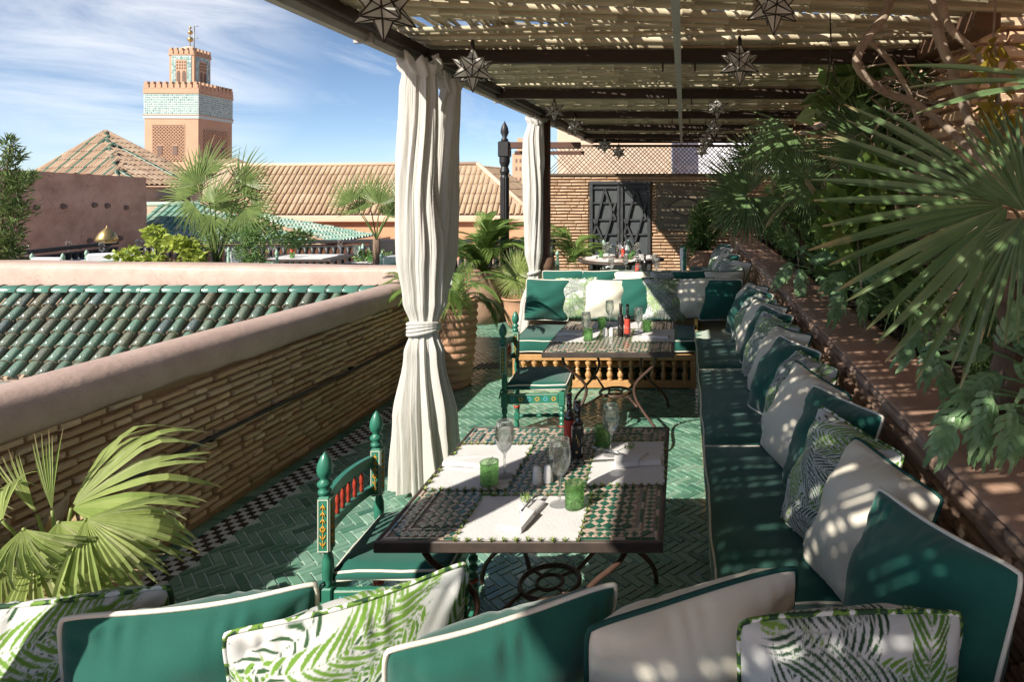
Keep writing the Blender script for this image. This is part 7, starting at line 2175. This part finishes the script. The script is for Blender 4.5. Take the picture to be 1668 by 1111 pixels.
for (hx, hy) in ((588, 345), (618, 332), (640, 345), (600, 325), (628, 352), (572, 330), (650, 325)):
    a = math.atan2(-(hy - 410), hx - 611); d = V3(math.cos(a) * 1.4, rr.uniform(-.4, .3), math.sin(a)); lv.append((H_(hx, hy, Y + rr.uniform(-.2, .2)), d, V3(rr.uniform(-.3, .3), -1, .5), .48 * rr.uniform(.85, 1.1)))
fanplant('fan_palm', 'small fan palm in front of the orange hall left of the curtain', b, lv, m_palm, n=20, droop=.2, spread=80, seed=58, trunk=[V3(b.x, Y, .0), V3(b.x + .02, Y, .6), V3(b.x + .02, Y, 1.15)], fused=.35)
t = thing('lime_bush', 'bright lime green leafy bush on the neighbouring terrace', 'bush', (at(280, 430, 8.0).x, 8.0, 0))
X0 = at(280, 430, 8.0).x
cl = [(at(px_, py_, 8.0).x - X0, rr.uniform(-.25, .25), at(px_, py_, 8.0).z, .12, .15, .09, 1) for px_, py_ in ((225, 382), (240, 395), (262, 400), (285, 402), (305, 395), (300, 415), (270, 418), (245, 425), (320, 405), (330, 420), (235, 412))]
leaf_cloud('foliage', m_lime, cl, 1000, .07, 91, t, asp=.75)
for q in range(6): MB().tube([(rr.uniform(-.2, .2), 0, .3), (rr.uniform(-.4, .4), 0, 1.1)], .01, 5).build('stem', m_trunk, t)
t = thing('fine_leaved_bush', 'fine blue green bush right of the tall fan palm', 'bush', (at(408, 430, 8.3).x, 8.3, 0))
leaf_cloud('foliage', m_fern, [(0, 0, 1.35, .14, .15, .14, 1), (-.05, 0, 1.15, .2, .15, .14, 1), (.06, 0, 1.0, .18, .15, .14, 1), (.02, 0, .9, .2, .1, .12, 1)], 2600, .045, 92, t, asp=.2); MB().tube([(0, 0, .3), (0, 0, 1.2)], .02, 6).build('stem', m_trunk, t)
t = thing('flowering_bush', 'loose olive green bush behind the tall fan palm', 'bush', (at(400, 400, 9.6).x, 9.6, 0))
leaf_cloud('foliage', m_shrub, [(0, 0, 1.5, .35, .2, .3, 1), (.3, 0, 1.3, .3, .2, .25, 1), (-.4, 0, 1.3, .3, .2, .25, 1), (.75, 0, 1.2, .25, .2, .15, .7)], 1800, .07, 94, t, asp=.35); MB().tube([(0, 0, .3), (0, 0, 1.3)], .02, 6).build('stem', m_trunk, t)
t = thing('low_terrace_plant', 'small low plant beside the black pedestal on the neighbouring terrace', 'plant', (at(592, 425, 10.5).x, 10.5, 0))
leaf_cloud('foliage', m_shrub, [(0, 0, .85, .15, .1, .12, 1), (.35, 0, .85, .08, .1, .1, .6)], 300, .06, 95, t); MB().tube([(0, 0, .3), (0, 0, .8)], .01, 5).build('stem', m_trunk, t)
m_slim = leafmat('slender_leaf', [(.16, .24, .08), (.22, .30, .11), (.12, .19, .06)], .3)
# slender leaved tree at the far left edge
t = thing('slender_leaved_tree', 'tree with slender willow like leaves at the far left edge', 'tree', (at(0, 430, 7.6).x, 7.6, 0)); X0 = at(0, 430, 7.6).x
cl = []
for (px_, py_, r) in ((14, 235, .08), (22, 255, .09), (10, 275, .12), (8, 300, .15), (32, 300, .13), (15, 325, .18), (48, 290, .07), (30, 345, .13), (5, 360, .2), (18, 385, .15), (2, 410, .18), (22, 415, .1), (-20, 330, .3), (-20, 400, .3)):
    p = at(px_, py_, 7.6); cl.append((p.x - X0, 0, p.z, r, r, r * 1.1, r))
leaf_cloud('foliage', m_slim, cl, 2300, .085, 96, t, asp=.13, up=.9)
MB().tube([(-.1, 0, 0), (0, 0, 1.3), (.05, 0, 2.0), (.12, 0, 2.45)], [.03, .02, .012, .006], 6).build('trunk', m_trunk, t)
for k in range(9): z = 1.2 + k * .14; MB().tube([(0, 0, z), (.2 * (1 if k % 3 else -1), .02, z + .2)], [.008, .003], 5).build('branch', m_trunk, t)
